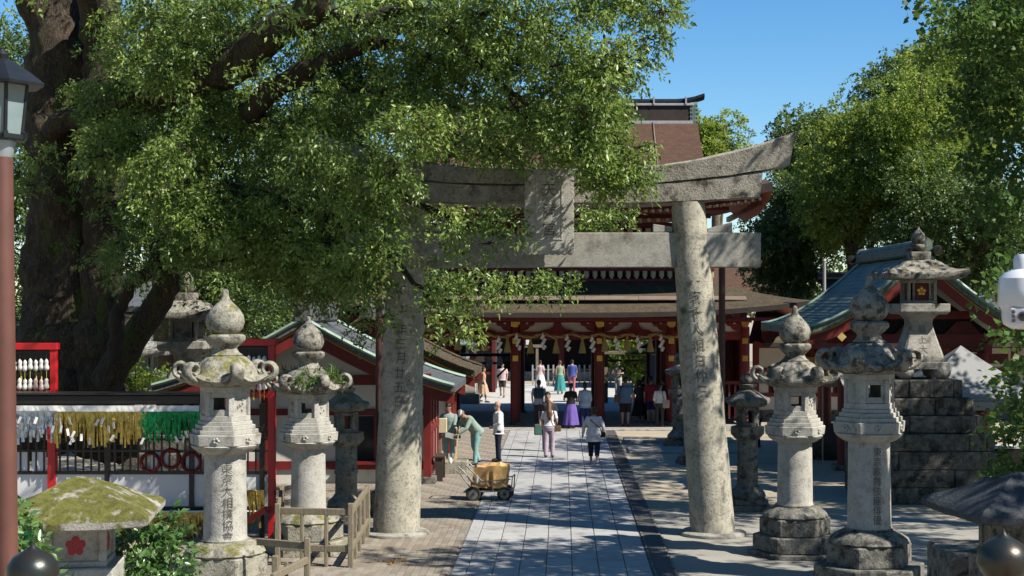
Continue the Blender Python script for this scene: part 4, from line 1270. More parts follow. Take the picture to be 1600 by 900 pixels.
# corridors to both sides of the gate
def corridor(x0, x1, label):
    c = empty("corridor", (0, 56.0, 0), 0, label, "building", "white walled corridors beside the gatehouse")
    MB().bx(x0, x1, -0.06, 0.06, 0.4, 2.9).build("wall", M['plaster'], c)
    MB().bx(x0, x1, -0.12, 0.12, 0.0, 0.4).build("plinth", M['granite_base'], c)
    n = int((x1 - x0) / 2.4)
    for k in range(n + 1):
        xx = x0 + (x1 - x0) * k / n
        MB().bx(xx - 0.11, xx + 0.11, -0.14, 0.14, 0.0, 3.0).build("post", M['red'], c)
    for z0, z1 in ((0.9, 1.05), (1.85, 2.0), (2.75, 2.95)):
        MB().bx(x0, x1, -0.10, 0.10, z0, z1).build("rail", M['red'], c)
    for k in range(n):
        xx = x0 + (x1 - x0) * (k + 0.5) / n
        w = MB().bx(xx - 0.75, xx + 0.75, -0.08, -0.06, 1.05, 1.85).build("lattice_window", M['void'], c)
        for q in range(8):
            MB().bx(xx - 0.7 + q * 0.2 - 0.02, xx - 0.7 + q * 0.2 + 0.02, -0.10, -0.08, 1.05, 1.85).build("lattice_bar", M['red_dark'], w)
    rows = []
    for sgn in (-1, 1):
        rows = [[(x0 + (x1 - x0) * j / 20, sgn * (0.0 + 2.2 * v), 4.15 - 1.15 * (v + 0.2 * v * (1 - v))) for j in range(21)] for v in (0, .25, .5, .75, 1)]
        MB().grid(rows).build("roof_slope", M['bark_roof_moss'], c, smooth=60)
        MB().grid([[(p[0], p[1], p[2] - 0.15) for p in rows[0]], [(p[0], p[1], p[2] - 0.15) for p in rows[-1]]]).build("soffit", M['red_dark'], c)
        MB().grid([rows[-1], [(p[0], p[1], p[2] - 0.15) for p in rows[-1]]]).build("eave_edge", M['dark_wood'], c)
    MB().bx(x0, x1, -0.2, 0.2, 4.1, 4.35).build("ridge", M['tile'], c, bev=0.03)
    return c
corridor(-27, -7.3, "white walled corridor with red posts running left from the gatehouse")
corridor(7.4, 27, "white walled corridor with red posts running right from the gatehouse")

# straw rope with tassels and paper streamers
RY = 53.5 - 0.42
def rope_z(x):
    t = ((x - GC - 1.525) / 1.02) % 1.0
    return 3.36 - 0.13 * math.sin(math.pi * t)
pts = [(GC - 5.4 + i * 0.06, RY, rope_z(GC - 5.4 + i * 0.06)) for i in range(181)]
rp = empty("straw_rope", (0, 0, 0), 0, "twisted straw rope strung across the front of the gatehouse", "rope")
for ph in (0, math.pi):
    MB().tube([(p[0], p[1] + 0.032 * math.cos(i * 0.55 + ph), p[2] + 0.032 * math.sin(i * 0.55 + ph)) for i, p in enumerate(pts)], 0.036, 6).build("strand", M['rope'], rp, smooth=60)
tp = [715, 732, 757, 793, 829, 869, 910, 945, 980, 1016]
for i, px in enumerate([715, 757, 793, 829, 869, 910, 945, 980, 1016]):
    x = GX(px, RY); z = rope_z(x)
    nth = ("first", "second", "third", "fourth", "fifth", "sixth", "seventh", "eighth", "ninth")[i]
    t = empty("straw_tassel", (x, RY, z - 0.03), 0, nth + " straw tassel from the left on the gate rope", "tassel", "straw tassels on the gate rope")
    MB().lathe([(0.035, 0.0), (0.05, -0.06), (0.045, -0.12)], 14).build("binding", M['rope'], t, smooth=50)
    MB().lathe([(0.045, -0.12), (0.09, -0.3), (0.135, -0.55), (0.12, -0.56), (0.02, -0.5)], 24, mod=lambda r, q, a: r * (1 + 0.06 * math.sin(a * 9))).build("skirt", M['straw'], t, smooth=50)
for i, px in enumerate([737, 779, 807, 848, 886, 925, 962, 996, 1033]):
    x = GX(px, RY - 0.1); z = rope_z(x)
    nth = ("first", "second", "third", "fourth", "fifth", "sixth", "seventh", "eighth", "ninth")[i]
    t = empty("paper_streamer", (x, RY - 0.09, z), R.uniform(-0.5, 0.5), nth + " white zigzag paper streamer from the left on the gate rope", "paper streamer", "paper streamers on the gate rope")
    MB().bx(-0.015, 0.015, -0.01, 0.01, -0.06, 0.03).build("stem", M['paper'], t)
    zz, xx = -0.05, 0.0
    tilt = R.choice((-0.25, 0, 0, 0.3, 0.1))
    for q in range(4):
        MB().box((xx + (0.06 if q % 2 else -0.01), -0.012 * (q % 2) , zz - 0.075), (0.105, 0.004, 0.17), rot=(R.uniform(-0.2, 0.2), 0.25 + tilt, R.uniform(-0.4, 0.4))).build("paper_fold", M['paper'], t)
        zz -= 0.125; xx += 0.03 + tilt * -0.1

# ================================================================== COURT BEYOND THE GATE
HY = 86.0
hall = empty("main_hall", (0, HY, 0), 0, "dark main shrine hall seen through the gate opening", "building")
MB().bx(-11, 11, 0, 8, 0.0, 0.5).build("platform", M['granite'], hall)
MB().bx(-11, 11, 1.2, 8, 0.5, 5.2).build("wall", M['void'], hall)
for k in range(9):
    xx = -10 + 2.5 * k
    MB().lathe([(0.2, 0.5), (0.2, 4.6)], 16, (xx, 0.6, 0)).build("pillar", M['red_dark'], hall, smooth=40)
MB().bx(-10.5, 10.5, 0.45, 0.75, 3.7, 4.1).build("head_beam", M['red_dark'], hall)
MB().bx(-10.5, 10.5, 0.30, 0.44, 3.1, 3.45).build("gilt_band", M['gilt_paint'], hall)
for sx in (-1, 1):
    out = [(sx * 0.9, 3.7), (sx * 2.3, 3.7), (sx * 2.3, 1.8), (sx * 1.9, 2.3), (sx * 1.45, 2.9)]
    MB().poly([(a, 0.2, b) for a, b in out], (0, 0.06, 0)).build("red_drape", M['red'], hall)
    MB().bx(sx * 2.6 - 0.16, sx * 2.6 + 0.16, -0.2, 0.1, 2.0, 2.5).build("white_lantern", M['paper'], hall)
rows = [[(-13 + 26 * j / 20, -2.6 + 6.5 * v, 4.5 + 3.6 * (v - 0.2 * v * (1 - v)) + 0.4 * abs(-1 + 2 * j / 20) ** 3) for j in range(21)] for v in (0, .25, .5, .75, 1)]
MB().grid(rows).build("roof_slope", M['bark_roof'], hall, smooth=60)
MB().grid([[(p[0], p[1], p[2] - 0.3) for p in r] for r in rows]).build("soffit", M['red_dark'], hall, smooth=60)
MB().grid([rows[0], [(p[0], p[1], p[2] - 0.3) for p in rows[0]]]).build("eave_edge", M['dark_wood'], hall)

fn = empty("picket_fence", (0.7, 80.0, 0), 0, "pale picket fence in front of the dark main hall", "fence")
for z0, z1 in ((0.25, 0.33), (0.85, 0.93)):
    MB().bx(-2.3, 2.3, -0.03, 0.03, z0, z1).build("rail", M['old_wood'], fn)
for k in range(17):
    xx = -2.25 + 4.5 * k / 16
    MB().bx(xx - 0.045, xx + 0.045, -0.06, -0.03, 0.05, 1.15).build("picket", M['tile_pale'], fn)
sh_ = empty("side_hall", (-6.6, 74.0, 0), 0, "dark timber hall left inside the court behind the gate", "building")
MB().bx(-3.2, 3.2, 0.2, 4, 0.0, 3.6).build("wall", M['dark_wood'], sh_)
for k in range(7):
    MB().bx(-3.2 + 6.4 * k / 6 - 0.09, -3.2 + 6.4 * k / 6 + 0.09, 0, 0.19, 0, 3.6).build("post", M['red_dark'], sh_)
for z in (0.9, 2.2, 3.3): MB().bx(-3.2, 3.2, 0.06, 0.198, z, z + 0.14).build("rail", M['red_dark'], sh_)
MB().bx(-3.0, 3.0, -0.3, 0.05, 2.75, 3.05).build("gilt_band", M['gilt_paint'], sh_)
MB().poly([(-3.9, -1.2, 3.6), (-3.9, 4.6, 3.6), (-3.9, 1.8, 5.4)], (7.8, 0, 0)).build("roof", M['bark_roof'], sh_)
for i, (px, Y, lab) in enumerate(((826, 78.0, "pale timber offering frame left of the main hall steps"), (950, 78.0, "pale timber offering frame right of the main hall steps"))):
    t = empty("offering_stand", (GX(px, Y), Y, 0), 0, lab, "wooden frame")
    for sx in (-0.45, 0.45): MB().bx(sx - 0.07, sx + 0.07, -0.07, 0.07, 0, 2.15).build("post", M['old_wood'], t)
    MB().bx(-0.75, 0.75, -0.10, 0.10, 2.15, 2.30).build("beam", M['old_wood'], t)
    MB().bx(-0.14, 0.14, -0.14, 0.14, 2.3, 2.7).build("hanging_lamp", M['paper'], t)

# bronze lantern and timber shelter left in the court
bl = empty("bronze_lantern", (GX(724, 66.0), 66.0, 0), 0, "pale green bronze lantern with conical roof left of the gate opening", "lantern")
for (hw, z0, z1) in ((0.75, 0, 0.45), (0.6, 0.45, 0.85)):
    MB().bx(-hw, hw, -hw, hw, z0, z1).build("stone_base", M['granite_pale'], bl, bev=0.03)
MB().lathe([(0.42, 0.85), (0.36, 1.0), (0.24, 1.15), (0.2, 1.9), (0.26, 2.0)], 24).build("stem", M['bronze_pale'], bl, smooth=50)
MB().lathe([(0.28, 2.0), (0.28, 2.12)], 6).build("platform", M['bronze_pale'], bl)
MB().lathe([(0.24, 2.12), (0.24, 2.62)], 6).build("fire_box", M['bronze'], bl)
MB().lathe([(0.58, 2.60), (0.58, 2.66), (0.40, 2.80), (0.2, 2.92), (0.08, 3.0)], 6).build("roof", M['bronze_pale'], bl)
MB().lathe([(0.05, 3.0), (0.12, 3.08), (0.10, 3.2), (0.02, 3.3)], 16).build("finial", M['bronze_pale'], bl, smooth=50)

def shelter(loc, w, label, green=False):
    s = empty("timber_shelter", loc, 0, label, "wooden frame", "timber racks in the inner court")
    for sx in (-1, 1):
        MB().bx(sx * w / 2 - 0.09, sx * w / 2 + 0.09, -0.09, 0.09, 0, 2.2).build("post", M['dark_wood'] if not green else M['old_wood'], s)
        d = MB().box((sx * (w / 2 - 0.45), 0, 1.75), (0.08, 0.10, 1.25), rot=(0, sx * 0.8, 0)).build("brace", M['dark_wood'] if not green else M['old_wood'], s)
    MB().bx(-w / 2 - 0.4, w / 2 + 0.4, -0.35, 0.35, 2.2, 2.32).build("roof_board", M['dark_wood'] if not green else M['old_wood'], s)
    MB().bx(-w / 2, w / 2, -0.05, 0.05, 1.85, 1.95).build("rail", M['dark_wood'] if not green else M['old_wood'], s)
    return s
shelter((GX(762, 63.0), 63.0, 0), 2.6, "dark timber rack with hanging lamps left inside the gate")
shelter((GX(992, 66.0), 66.0, 0), 2.6, "sunlit timber rack with diagonal braces right inside the gate", True)
for i, px in enumerate((765, 781)):
    t = empty("hanging_lamp", (GX(px, 62.6), 62.6, 2.0), 0, ("left" if i == 0 else "right") + " small white lamp hanging under dark timber rack", "lamp", "small lamps under the rack")
    MB().lathe([(0.02, 0.2), (0.12, 0.05), (0.14, -0.12), (0.10, -0.2)], 12).build("shade", M['paper'], t, smooth=50)
    MB().tube([(0, 0, 0.18), (0, 0, 0.3)], 0.012, 5).build("cord", M['black'], t)
gd = empty("green_ball", (GX(972, 65.8), 65.7, 2.0), 0, "round green cedar leaf ball hanging under sunlit timber rack", "ornament")
leaf_mesh("needles", [(0, 0, -0.25, 0.24, 0.24, 0.22)], 500, 0.12, 0.03, 4, M['leaf_fern'], spray=8, spray_len=0.05, shell=0.7, parent=gd)
MB().tube([(0, 0, 0.0), (0, 0, 0.25)], 0.012, 5).build("cord", M['black'], gd)
# small red kiosk at the right behind the gate
ks = empty("red_kiosk", (GX(1047, 64.0), 65.0, 0), 0, "small red kiosk with white panel right behind the gate", "kiosk")
for sx in (-0.9, 0.9):
    MB().bx(sx - 0.08, sx + 0.08, -0.08, 0.08, 0, 2.5).build("post", M['red'], ks)
MB().bx(-0.82, 0.82, -0.04, 0.04, 0.9, 2.2).build("panel", M['white_panel'], ks)
MB().bx(-0.82, 0.82, -0.07, 0.07, 0.75, 0.9).build("rail", M['ochre'], ks)
MB().poly([(-1.4, -0.8, 2.5), (1.4, -0.8, 2.5), (0, -0.8, 3.2)], (0, 1.6, 0)).build("roof", M['red'], ks)

# ================================================================== LEFT OFFICE with copper edged gable roof
def gable_roof(parent, hw, y0, y1, zr, ze, th, courses, m_top, m_edge, m_barge, up=0.1, sag=0.22, gold=True, ridge=None, rh=0.30):
    """ridge along y; copper sheet courses as separate stepped strips on both slopes"""
    def pt(v): return hw * v, zr + (ze - zr) * (v + sag * v * (1 - v)) + up * v ** 4
    for sgn in (-1, 1):
        for c in range(courses):
            v0, v1 = c / courses, (c + 1) / courses
            xa, za = pt(v0); xb, zb_ = pt(v1 + 0.004)
            m = MB()
            m.add([(sgn * xa, y0, za), (sgn * xa, y1, za), (sgn * xb, y1, zb_ + 0.022), (sgn * xb, y0, zb_ + 0.022),
                   (sgn * xa, y0, za - th), (sgn * xa, y1, za - th), (sgn * xb, y1, zb_ - th), (sgn * xb, y0, zb_ - th)],
                  [(0, 1, 2, 3), (4, 7, 6, 5), (0, 3, 7, 4), (1, 5, 6, 2), (2, 6, 7, 3), (0, 4, 5, 1)])
            m.build("copper_course", m_top, parent)
        # barge boards front and back: curved red board with gilt line
        for yy, dy in ((y0 + 0.10, -1), (y1 - 0.10, 1)):
            a, b, g = [], [], []
            for i in range(13):
                v = i / 12; x, z = pt(v)
                a.append((sgn * x, yy, z - th - 0.005)); b.append((sgn * x, yy, z - th - 0.30 - 0.06 * (1 - v)))
            bb = MB(); bb.grid([a, b]); bb.grid([[(p[0], p[1] + 0.07, p[2]) for p in a], [(p[0], p[1] + 0.07, p[2]) for p in b]]); bb.grid([b, [(p[0], p[1] + 0.07, p[2]) for p in b]])
            br = bb.build("barge_board", m_barge, parent)
            if gold:
                MB().grid([[(p[0], p[1] - 0.006, p[2] - 0.015) for p in a], [(p[0], p[1] - 0.006, p[2] - 0.05) for p in a]]).build("gilt_line", M['ochre'], br)
            # pale copper verge on top
            e0 = [(sgn * pt(i / 12)[0], yy - 0.12 if dy < 0 else yy + 0.12, pt(i / 12)[1] + 0.05) for i in range(13)]
            MB().tube(e0, 0.055, 6).build("verge_roll", m_edge, parent, smooth=60)
    MB().bx(-0.22, 0.22, y0 - 0.08, y1 + 0.08, zr - 0.06, zr + rh).build("ridge_box", ridge or M['tile'], parent, bev=0.04)
    MB().tube([(0, y0 - 0.15, zr + rh + 0.04), (0, y1 + 0.15, zr + rh + 0.04)], 0.12, 8).build("ridge_cap", ridge or M['tile'], parent, smooth=50)
    return pt

OX = -6.12
off = empty("shrine_office", (OX, 36.0, 0), 0, "white walled shrine office with red timbers and green copper edged gable roof", "building")
W2 = 2.85
of_roof = empty("roof"); of_roof.parent = off
gable_roof(of_roof, 3.58, -1.1, 3.0, 4.02, 2.32, 0.12, 12, M['tile'], M['copper_pale'], M['red'], up=0.10, sag=0.25)
# front wall
MB().bx(-W2, W2, -0.05, 0.05, 0.0, 2.6).build("front_wall", M['plaster'], off)
MB().poly([(-W2, -0.05, 2.6), (W2, -0.05, 2.6), (0, -0.05, 3.75)], (0, 0.1, 0)).build("gable_wall", M['plaster'], off)
for z0, z1, d in ((2.42, 2.66, 0.12), (1.68, 1.84, 0.10), (0.36, 0.56, 0.11)):
    MB().bx(-W2, W2, -d, 0.0, z0, z1).build("cross_beam", M['red'], off)
for x in (-W2, -1.1, 0.75, W2):
    MB().bx(x - 0.09, x + 0.09, -0.13, 0.06, 0.0, 2.7).build("post", M['red'], off)
win = MB().bx(0.9, 2.3, -0.075, -0.055, 0.58, 1.66).build("window", M['glass_dark'], off)
for x in (0.84, 1.55, 2.3): MB().bx(x, x + 0.08, -0.13, -0.075, 0.56, 1.68).build("window_post", M['red'], win)
MB().bx(0.8, 2.45, -0.30, -0.05, 0.50, 0.58).build("sill", M['red'], win)
# right side wall along the approach
MB().bx(W2 - 0.05, W2 + 0.03, 0.06, 2.4, 0.0, 2.6).build("side_wall", M['plaster'], off)
for y in (0.8, 1.55, 2.32):
    MB().bx(W2 - 0.06, W2 + 0.08, y - 0.06, y + 0.06, 0.15, 2.6).build("post", M['red'], off)
for z0, z1 in ((0.22, 0.42), (1.25, 1.4), (2.3, 2.5)):
    MB().bx(W2 - 0.04, W2 + 0.09, 0.06, 2.4, z0, z1).build("side_beam", M['red'], off)
MB().bx(W2 - 0.1, W2 + 0.2, -0.2, 2.5, 0.0, 0.18).build("plinth", M['granite_base'], off)
MB().bx(-W2, W2 - 0.06, 2.3, 2.4, 0, 2.6).build("back_wall", M['plaster'], off)
MB().bx(-W2 - 0.03, -W2 + 0.05, 0.06, 2.4, 0, 2.6).build("side_wall", M['plaster'], off)
# second office wing further back with deeper eaves
wing = empty("office_wing", (-5.6, 43.4, 0), 0, "rear red office wing with mossy eaves reaching towards the gate", "building")
wr = empty("roof"); wr.parent = wing
gable_roof(wr, 3.1, -1.0, 2.8, 4.05, 2.32, 0.14, 10, M['bark_roof_moss'], M['bark_roof_moss'], M['red'], up=0.12, sag=0.2)
MB().bx(-2.25, 2.25, -0.05, 2.2, 0, 2.6).build("wall", M['plaster'], wing)
for y in (-0.06, 1.1, 2.1):
    MB().bx(2.2, 2.35, y - 0.09, y + 0.09, 0, 2.75).build("post", M['red'], wing)
for z0, z1 in ((0.3, 0.5), (1.7, 1.85), (2.5, 2.7)):
    MB().bx(-2.3, 2.31, -0.12, 2.25, z0, z1).build("cross_beam", M['red'], wing)

# bits in front of the office side wall
ben = empty("wall_bench", (OX + W2 + 0.28, 36.7, 0), 0, "dark shelf bench fixed to the office side wall", "bench")
MB().bx(-0.16, 0.10, -0.4, 0.5, 0.60, 0.635).build("seat", M['dark_wood'], ben)
for y in (-0.34, 0.44): MB().bx(-0.12, 0.06, y - 0.02, y + 0.02, 0.0, 0.60).build("leg", M['dark_wood'], ben)
sb = MB().bx(-0.36, 0.36, -0.26, 0.26, 0, 0.34).build("stone_block", M['granite_moss'], None, bev=0.03, loc=(GX(709, 38.0), 38.3, 0))
tag(sb, "low square stone block at the office doorway", "stone block")
bn = empty("notice_box", (GX(687, 39.2), 39.2, 0), 0, "pale wooden box on a post beside the leaning worker", "box")
MB().bx(-0.05, 0.05, -0.05, 0.05, 0, 1.0).build("post", M['old_wood'], bn)
MB().bx(-0.19, 0.19, -0.14, 0.14, 0.98, 1.36).build("case", M['bracket'], bn, bev=0.01)
cw = empty("wall_lamp_box", (GX(688, 39.8), 39.8, 2.05), 0, "small pale lantern box hanging at the office eave", "lantern")
MB().lathe([(0.10, -0.14), (0.14, -0.10), (0.14, 0.08), (0.05, 0.14)], 8).build("shade", M['bracket'], cw)
MB().bx(-0.02, 0.02, -0.02, 0.02, 0.12, 0.52).build("hanger", M['dark_wood'], cw)

# ================================================================== RIGHT WATER PAVILION with copper roof
TX, TY = 9.35, 38.6
pav2 = empty("water_pavilion", (TX, TY, 0), 0, "open red water pavilion with curved green copper gable roof", "building")
pr = empty("roof"); pr.parent = pav2
gable_roof(pr, 3.15, -0.6, 7.0, 5.72, 3.42, 0.16, 22, M['copper'], M['copper_pale'], M['red'], up=0.35, sag=0.30, ridge=M['copper'], rh=0.2)
# ridge ornament
for yy in (-0.75, 7.15):
    MB().lathe([(0.0, -0.10), (0.18, -0.08), (0.20, 0), (0.18, 0.08), (0.0, 0.10)], 20).build("ridge_end_tile", M['copper'], pr, smooth=50, loc=(0, yy, 5.92), rot=(math.pi / 2, 0, 0))
    for sx in (-1, 1):
        MB().lathe([(0.0, -0.10), (0.12, -0.08), (0.14, 0), (0.12, 0.08), (0.0, 0.10)], 16).build("ridge_scroll", M['bronze'], pr, smooth=50, loc=(sx * 0.32, yy, 5.78), rot=(math.pi / 2, 0, 0))
for sx in (-1, 1):
    for y in (0.5, 3.2, 5.9):
        p = MB().lathe([(0.17, 0.12), (0.16, 3.1)], 20, (sx * 1.85, y, 0)).build("pillar", M['red'], pav2, smooth=40)
        MB().bx(sx * 1.85 - 0.28, sx * 1.85 + 0.28, y - 0.28, y + 0.28, 0, 0.14).build("pillar_base", M['granite_base'], p, bev=0.02)
        MB().bx(sx * 1.85 - 0.10, sx * 1.85 + 0.10, y - 0.19, y - 0.16, 2.55, 2.8).build("gilt_fitting", M['gold'], p)
    MB().bx(sx * 1.85 - 0.1, sx * 1.85 + 0.1, 0, 6.4, 3.1, 3.36).build("side_beam", M['red'], pav2)
for y in (0.5, 5.9):
    MB().bx(-2.5, 2.5, y - 0.09, y + 0.09, 2.82, 3.08).build("cross_beam", M['red'], pav2)
    MB().bx(-2.3, 2.3, y - 0.10, y + 0.10, 3.36, 3.60).build("head_beam", M['red'], pav2)
    for k in range(3):
        MB().poly([(-0.5 + (k - 1) * 1.3, y - 0.06, 3.6), (0.5 + (k - 1) * 1.3, y - 0.06, 3.6), (0.15 + (k - 1) * 1.3, y - 0.06, 3.95), (-0.15 + (k - 1) * 1.3, y - 0.06, 3.95)], (0, 0.12, 0)).build("strut", M['red_dark'], pav2)
    MB().bx(-1.6, 1.6, y - 0.09, y + 0.09, 4.0, 4.22).build("upper_beam", M['red'], pav2)
    MB().poly([(-2.4, y + 0.04, 3.4), (2.4, y + 0.04, 3.4), (0, y + 0.04, 5.1)], (0, 0.06, 0)).build("gable_infill", M['void'], pav2)
for sx in (-1, 1):
    MB().poly([(sx * 2.1 - 0.12, -0.58, 3.55), (sx * 2.1, -0.58, 3.43), (sx * 2.1 + 0.12, -0.58, 3.55), (sx * 2.1, -0.58, 3.67)], (0, 0.05, 0)).build("crest_plate", M['gilt_paint'], pav2)
bs = MB().rings([[(r * k * math.cos(2 * math.pi * j / 24), r * math.sin(2 * math.pi * j / 24), z) for j in range(24) for k in (1.0,)] for r, z in ((0.55, 0), (0.78, 0.35), (0.85, 0.8), (0.80, 0.98), (0.68, 0.98), (0.62, 0.75), (0.2, 0.7))]).build("water_basin", M['basin'], None, smooth=60, loc=(GX(1302, 41.5), 42.0, 0))
roughen(bs, 0.05, 2.5)
tag(bs, "dark round stone water basin under the left side of the water pavilion", "basin")

# white event tent in front of the pavilion
tent = empty("event_tent", (GX(1508, 36.6), 37.0, 0), math.radians(6), "white peaked event tent pitched before the water pavilion", "tent")
hwx, hwy, ze, za = 1.95, 1.35, 2.08, 3.36
cn = [(-hwx, -hwy, ze), (hwx, -hwy, ze), (hwx, hwy, ze), (-hwx, hwy, ze)]
def sagpt(a, b, t, s): return tuple(a[i] + (b[i] - a[i]) * t - (s * math.sin(math.pi * t) if i == 2 else 0) for i in range(3))
ap = (0, 0, za)
m = MB()
for k in range(4):
    a, b = cn[k], cn[(k + 1) % 4]
    rows = []
    for i in range(9):
        t = i / 8
        row = []
        for j in range(9):
            u = j / 8
            p = sagpt(a, b, u, 0.06)
            q = sagpt(p, ap, t, 0.10)
            row.append(q)
        rows.append(row)
    m.grid(rows)
    m.grid([[sagpt(a, b, j / 8, 0.06) for j in range(9)], [(lambda q: (q[0], q[1], q[2] - 0.2))(sagpt(a, b, j / 8, 0.06)) for j in range(9)]])
m.build("canopy", M['tent'], tent, smooth=30)
for p in cn: MB().tube([(p[0], p[1], 0), (p[0], p[1], ze)], 0.022, 8).build("leg", M['steel'], tent, smooth=60)
for k in range(4): MB().tube([cn[k], cn[(k + 1) % 4]], 0.018, 6).build("frame_tube", M['steel'], tent)

tent2 = empty("event_tent", (GX(1400, 38.0), 39.2, 0), math.radians(3), "second white tent half hidden behind right front lantern", "tent")
m = MB()
m.grid([[(-1.4, -1.3, 2.12), (1.4, -1.3, 2.12)], [(-1.4, 0, 2.85), (1.4, 0, 2.85)], [(-1.4, 1.3, 2.12), (1.4, 1.3, 2.12)]])
m.grid([[(-1.4, -1.3, 2.12), (1.4, -1.3, 2.12)], [(-1.4, -1.3, 1.95), (1.4, -1.3, 1.95)]])
m.build("canopy", M['tent'], tent2)
for sx in (-1.4, 1.4):
    for sy in (-1.3, 1.3): MB().tube([(sx, sy, 0), (sx, sy, 2.12)], 0.022, 8).build("leg", M['steel'], tent2)

# table under the tent
tb = empty("folding_table", (GX(1560, 38.0), 38.2, 0), 0, "long table with pale top in the shade under the tent", "table")
MB().bx(-1.3, 1.3, -0.35, 0.35, 0.68, 0.72).build("table_top", M['paper'], tb)
MB().bx(-1.28, 1.28, -0.34, -0.32, 0.1, 0.68).build("skirt", M['void'], tb)
for sx in (-1.2, 1.2): MB().bx(sx - 0.03, sx + 0.03, -0.3, 0.3, 0, 0.68).build("leg", M['steel'], tb)

# dark tiled hall far right behind the pavilion
hr = empty("tiled_hall", (14.3, 60.0, 0), 0, "far tiled hall roof with pale ridge lines behind the water pavilion", "building")
MB().bx(-2.9, 2.9, 0, 5, 0, 4.2).build("wall", M['plaster'], hr)
rows = [[(-3.4 + 6.8 * j / 12, -1.2 + 3.7 * v, 4.0 + 1.5 * (v - 0.15 * v * (1 - v))) for j in range(13)] for v in (0, .5, 1)]
MB().grid(rows).build("roof_slope", M['tile'], hr, smooth=60)
MB().bx(-3.45, 3.45, 2.2, 2.8, 5.45, 5.75).build("ridge", M['tile'], hr)
for z in (5.5, 5.72): MB().bx(-3.47, 3.47, 2.14, 2.2, z, z + 0.06).build("ridge_course", M['tile_pale'], hr)
hl = empty("tiled_hall", (-15.5, 60.0, 0), 0, "far hall with blue grey tiled roof behind the big camphor trunk", "building")
MB().bx(-5.5, 5.5, 0, 5, 0, 4.2).build("wall", M['plaster'], hl)
MB().grid([[(p[0] * 1.9, p[1], p[2]) for p in r] for r in rows]).build("roof_slope", M['tile'], hl, smooth=60)
MB().bx(-6.6, 6.6, 2.2, 2.8, 5.45, 5.75).build("ridge", M['tile'], hl)
# ================================================================== DECORATED RACK (left, behind the front lantern)
KY = 27.6
def kx(px): return GX(px, KY)
def kz(py): return GZ(py, KY)
rk = empty("prayer_rack", (0, KY, 0), 0, "long black latticed prayer rack hung with foil streamers behind left front lantern", "rack")
x0, x1 = kx(14), kx(418)
MB().bx(x0 - 0.2, x1 - 1.2, -0.28, 0.28, kz(631), kz(616)).build("roof_beam", M['black'], rk, bev=0.02)
MB().bx(x0 - 0.2, x1 - 1.2, -0.33, 0.33, kz(616), kz(613)).build("roof_cap", M['black'], rk, bev=0.01)
for px in (18, 168, 300, 410):
    MB().bx(kx(px) - 0.045, kx(px) + 0.045, -0.05, 0.05, 0, kz(631)).build("post", M['black'], rk)
for px in (82,):
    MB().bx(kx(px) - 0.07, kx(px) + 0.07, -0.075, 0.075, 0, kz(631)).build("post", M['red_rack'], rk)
for pa, pb in ((672, 668), (688, 685), (706, 703), (741, 736), (797, 791)):
    MB().bx(x0, x1, -0.035, 0.035, kz(pa), kz(pb)).build("rail", M['black'], rk)
MB().bx(x0, x1, -0.012, 0.012, kz(791), kz(741)).build("lower_panel", M['white_panel'], rk)
for a, b in ((24, 44), (50, 72), (236, 262), (285, 315), (330, 350), (352, 384)):
    MB().bx(kx(a), kx(b), 0.0, 0.015, kz(736), kz(706)).build("upper_panel", M['white_panel'], rk)
for i in range(33):
    xx = x0 + (x1 - x0) * (i + 0.5) / 33
    MB().bx(xx - 0.014, xx + 0.014, -0.02, 0.02, kz(736), kz(668)).build("lattice_bar", M['black'], rk)
for i, (px, py, rr, mm) in enumerate(((236, 722, 0.17, 'red'), (268, 716, 0.17, 'red'), (300, 722, 0.17, 'red'))):
    MB().tube([(kx(px) + rr * math.cos(a), -0.055, kz(py) + rr * math.sin(a)) for a in [2 * math.pi * q / 28 for q in range(29)]], 0.035, 6).build("ring_ornament", M[mm], rk, smooth=60)
cb = MB()
N_ = 40
rows_a, rows_b = [], []
for i in range(N_ + 1):
    t = i / N_; xx = x0 + (kx(318) - x0) * t
    s = 0.05 * abs(math.sin(t * math.pi * 3))
    rows_a.append((xx, -0.31 - 0.01 * math.sin(i), kz(632))); rows_b.append((xx, -0.32 - 0.015 * math.sin(i * 1.3), kz(641) - s))
cb.grid([rows_a, rows_b]).build("white_cloth", M['paper'], rk)

def fringe(xa, xb, ztop, zbot, y, material, seed, n, name="foil_fringe"):
    rnd = random.Random(seed); m = MB()
    for i in range(n):
        xx = xa + (xb - xa) * (i + rnd.random()) / n
        w = rnd.uniform(0.012, 0.03); ln = (ztop - zbot) * rnd.uniform(0.35, 1.2)
        tw = rnd.uniform(-1.2, 1.2); dx = rnd.uniform(-0.05, 0.05)
        rows = []
        for k in range(5):
            t = k / 4; a = tw * t
            c, s = math.cos(a) * w, math.sin(a) * w
            rows.append([(xx - c + dx * t, y - s + rnd.uniform(-.01, .01), ztop - ln * t), (xx + c + dx * t, y + s + rnd.uniform(-.01, .01), ztop - ln * t)])
        m.grid(rows)
    return m
for (pa, pb, ya, yb_, mm, lab) in ((20, 98, 640, 684, 'foil_silver', "silver foil fringe hanging from left end of the black rack"),
                                   (95, 236, 641, 688, 'foil_gold', "gold foil fringe hanging in the middle of the black rack"),
                                   (228, 318, 641, 682, 'foil_green', "green foil fringe hanging beside left front lantern"),
                                   (22, 78, 797, 838, 'foil_green', "green foil fringe low on the rack behind the mossy lantern"),
                                   (150, 335, 797, 842, 'foil_gold', "gold foil fringe low on the rack beneath its white panel"),
                                   (376, 416, 762, 815, 'foil_gold', "small gold foil fringe beside the tall red post")):
    o = fringe(kx(pa), kx(pb), kz(ya), kz(yb_), KY - 0.34, M[mm], pa, int((pb - pa) * 0.75)).build("foil_fringe", M[mm])
    tag(o, lab, "foil fringe", "foil fringes on the prayer rack"); o["kind"] = "stuff"
rnd = random.Random(4)
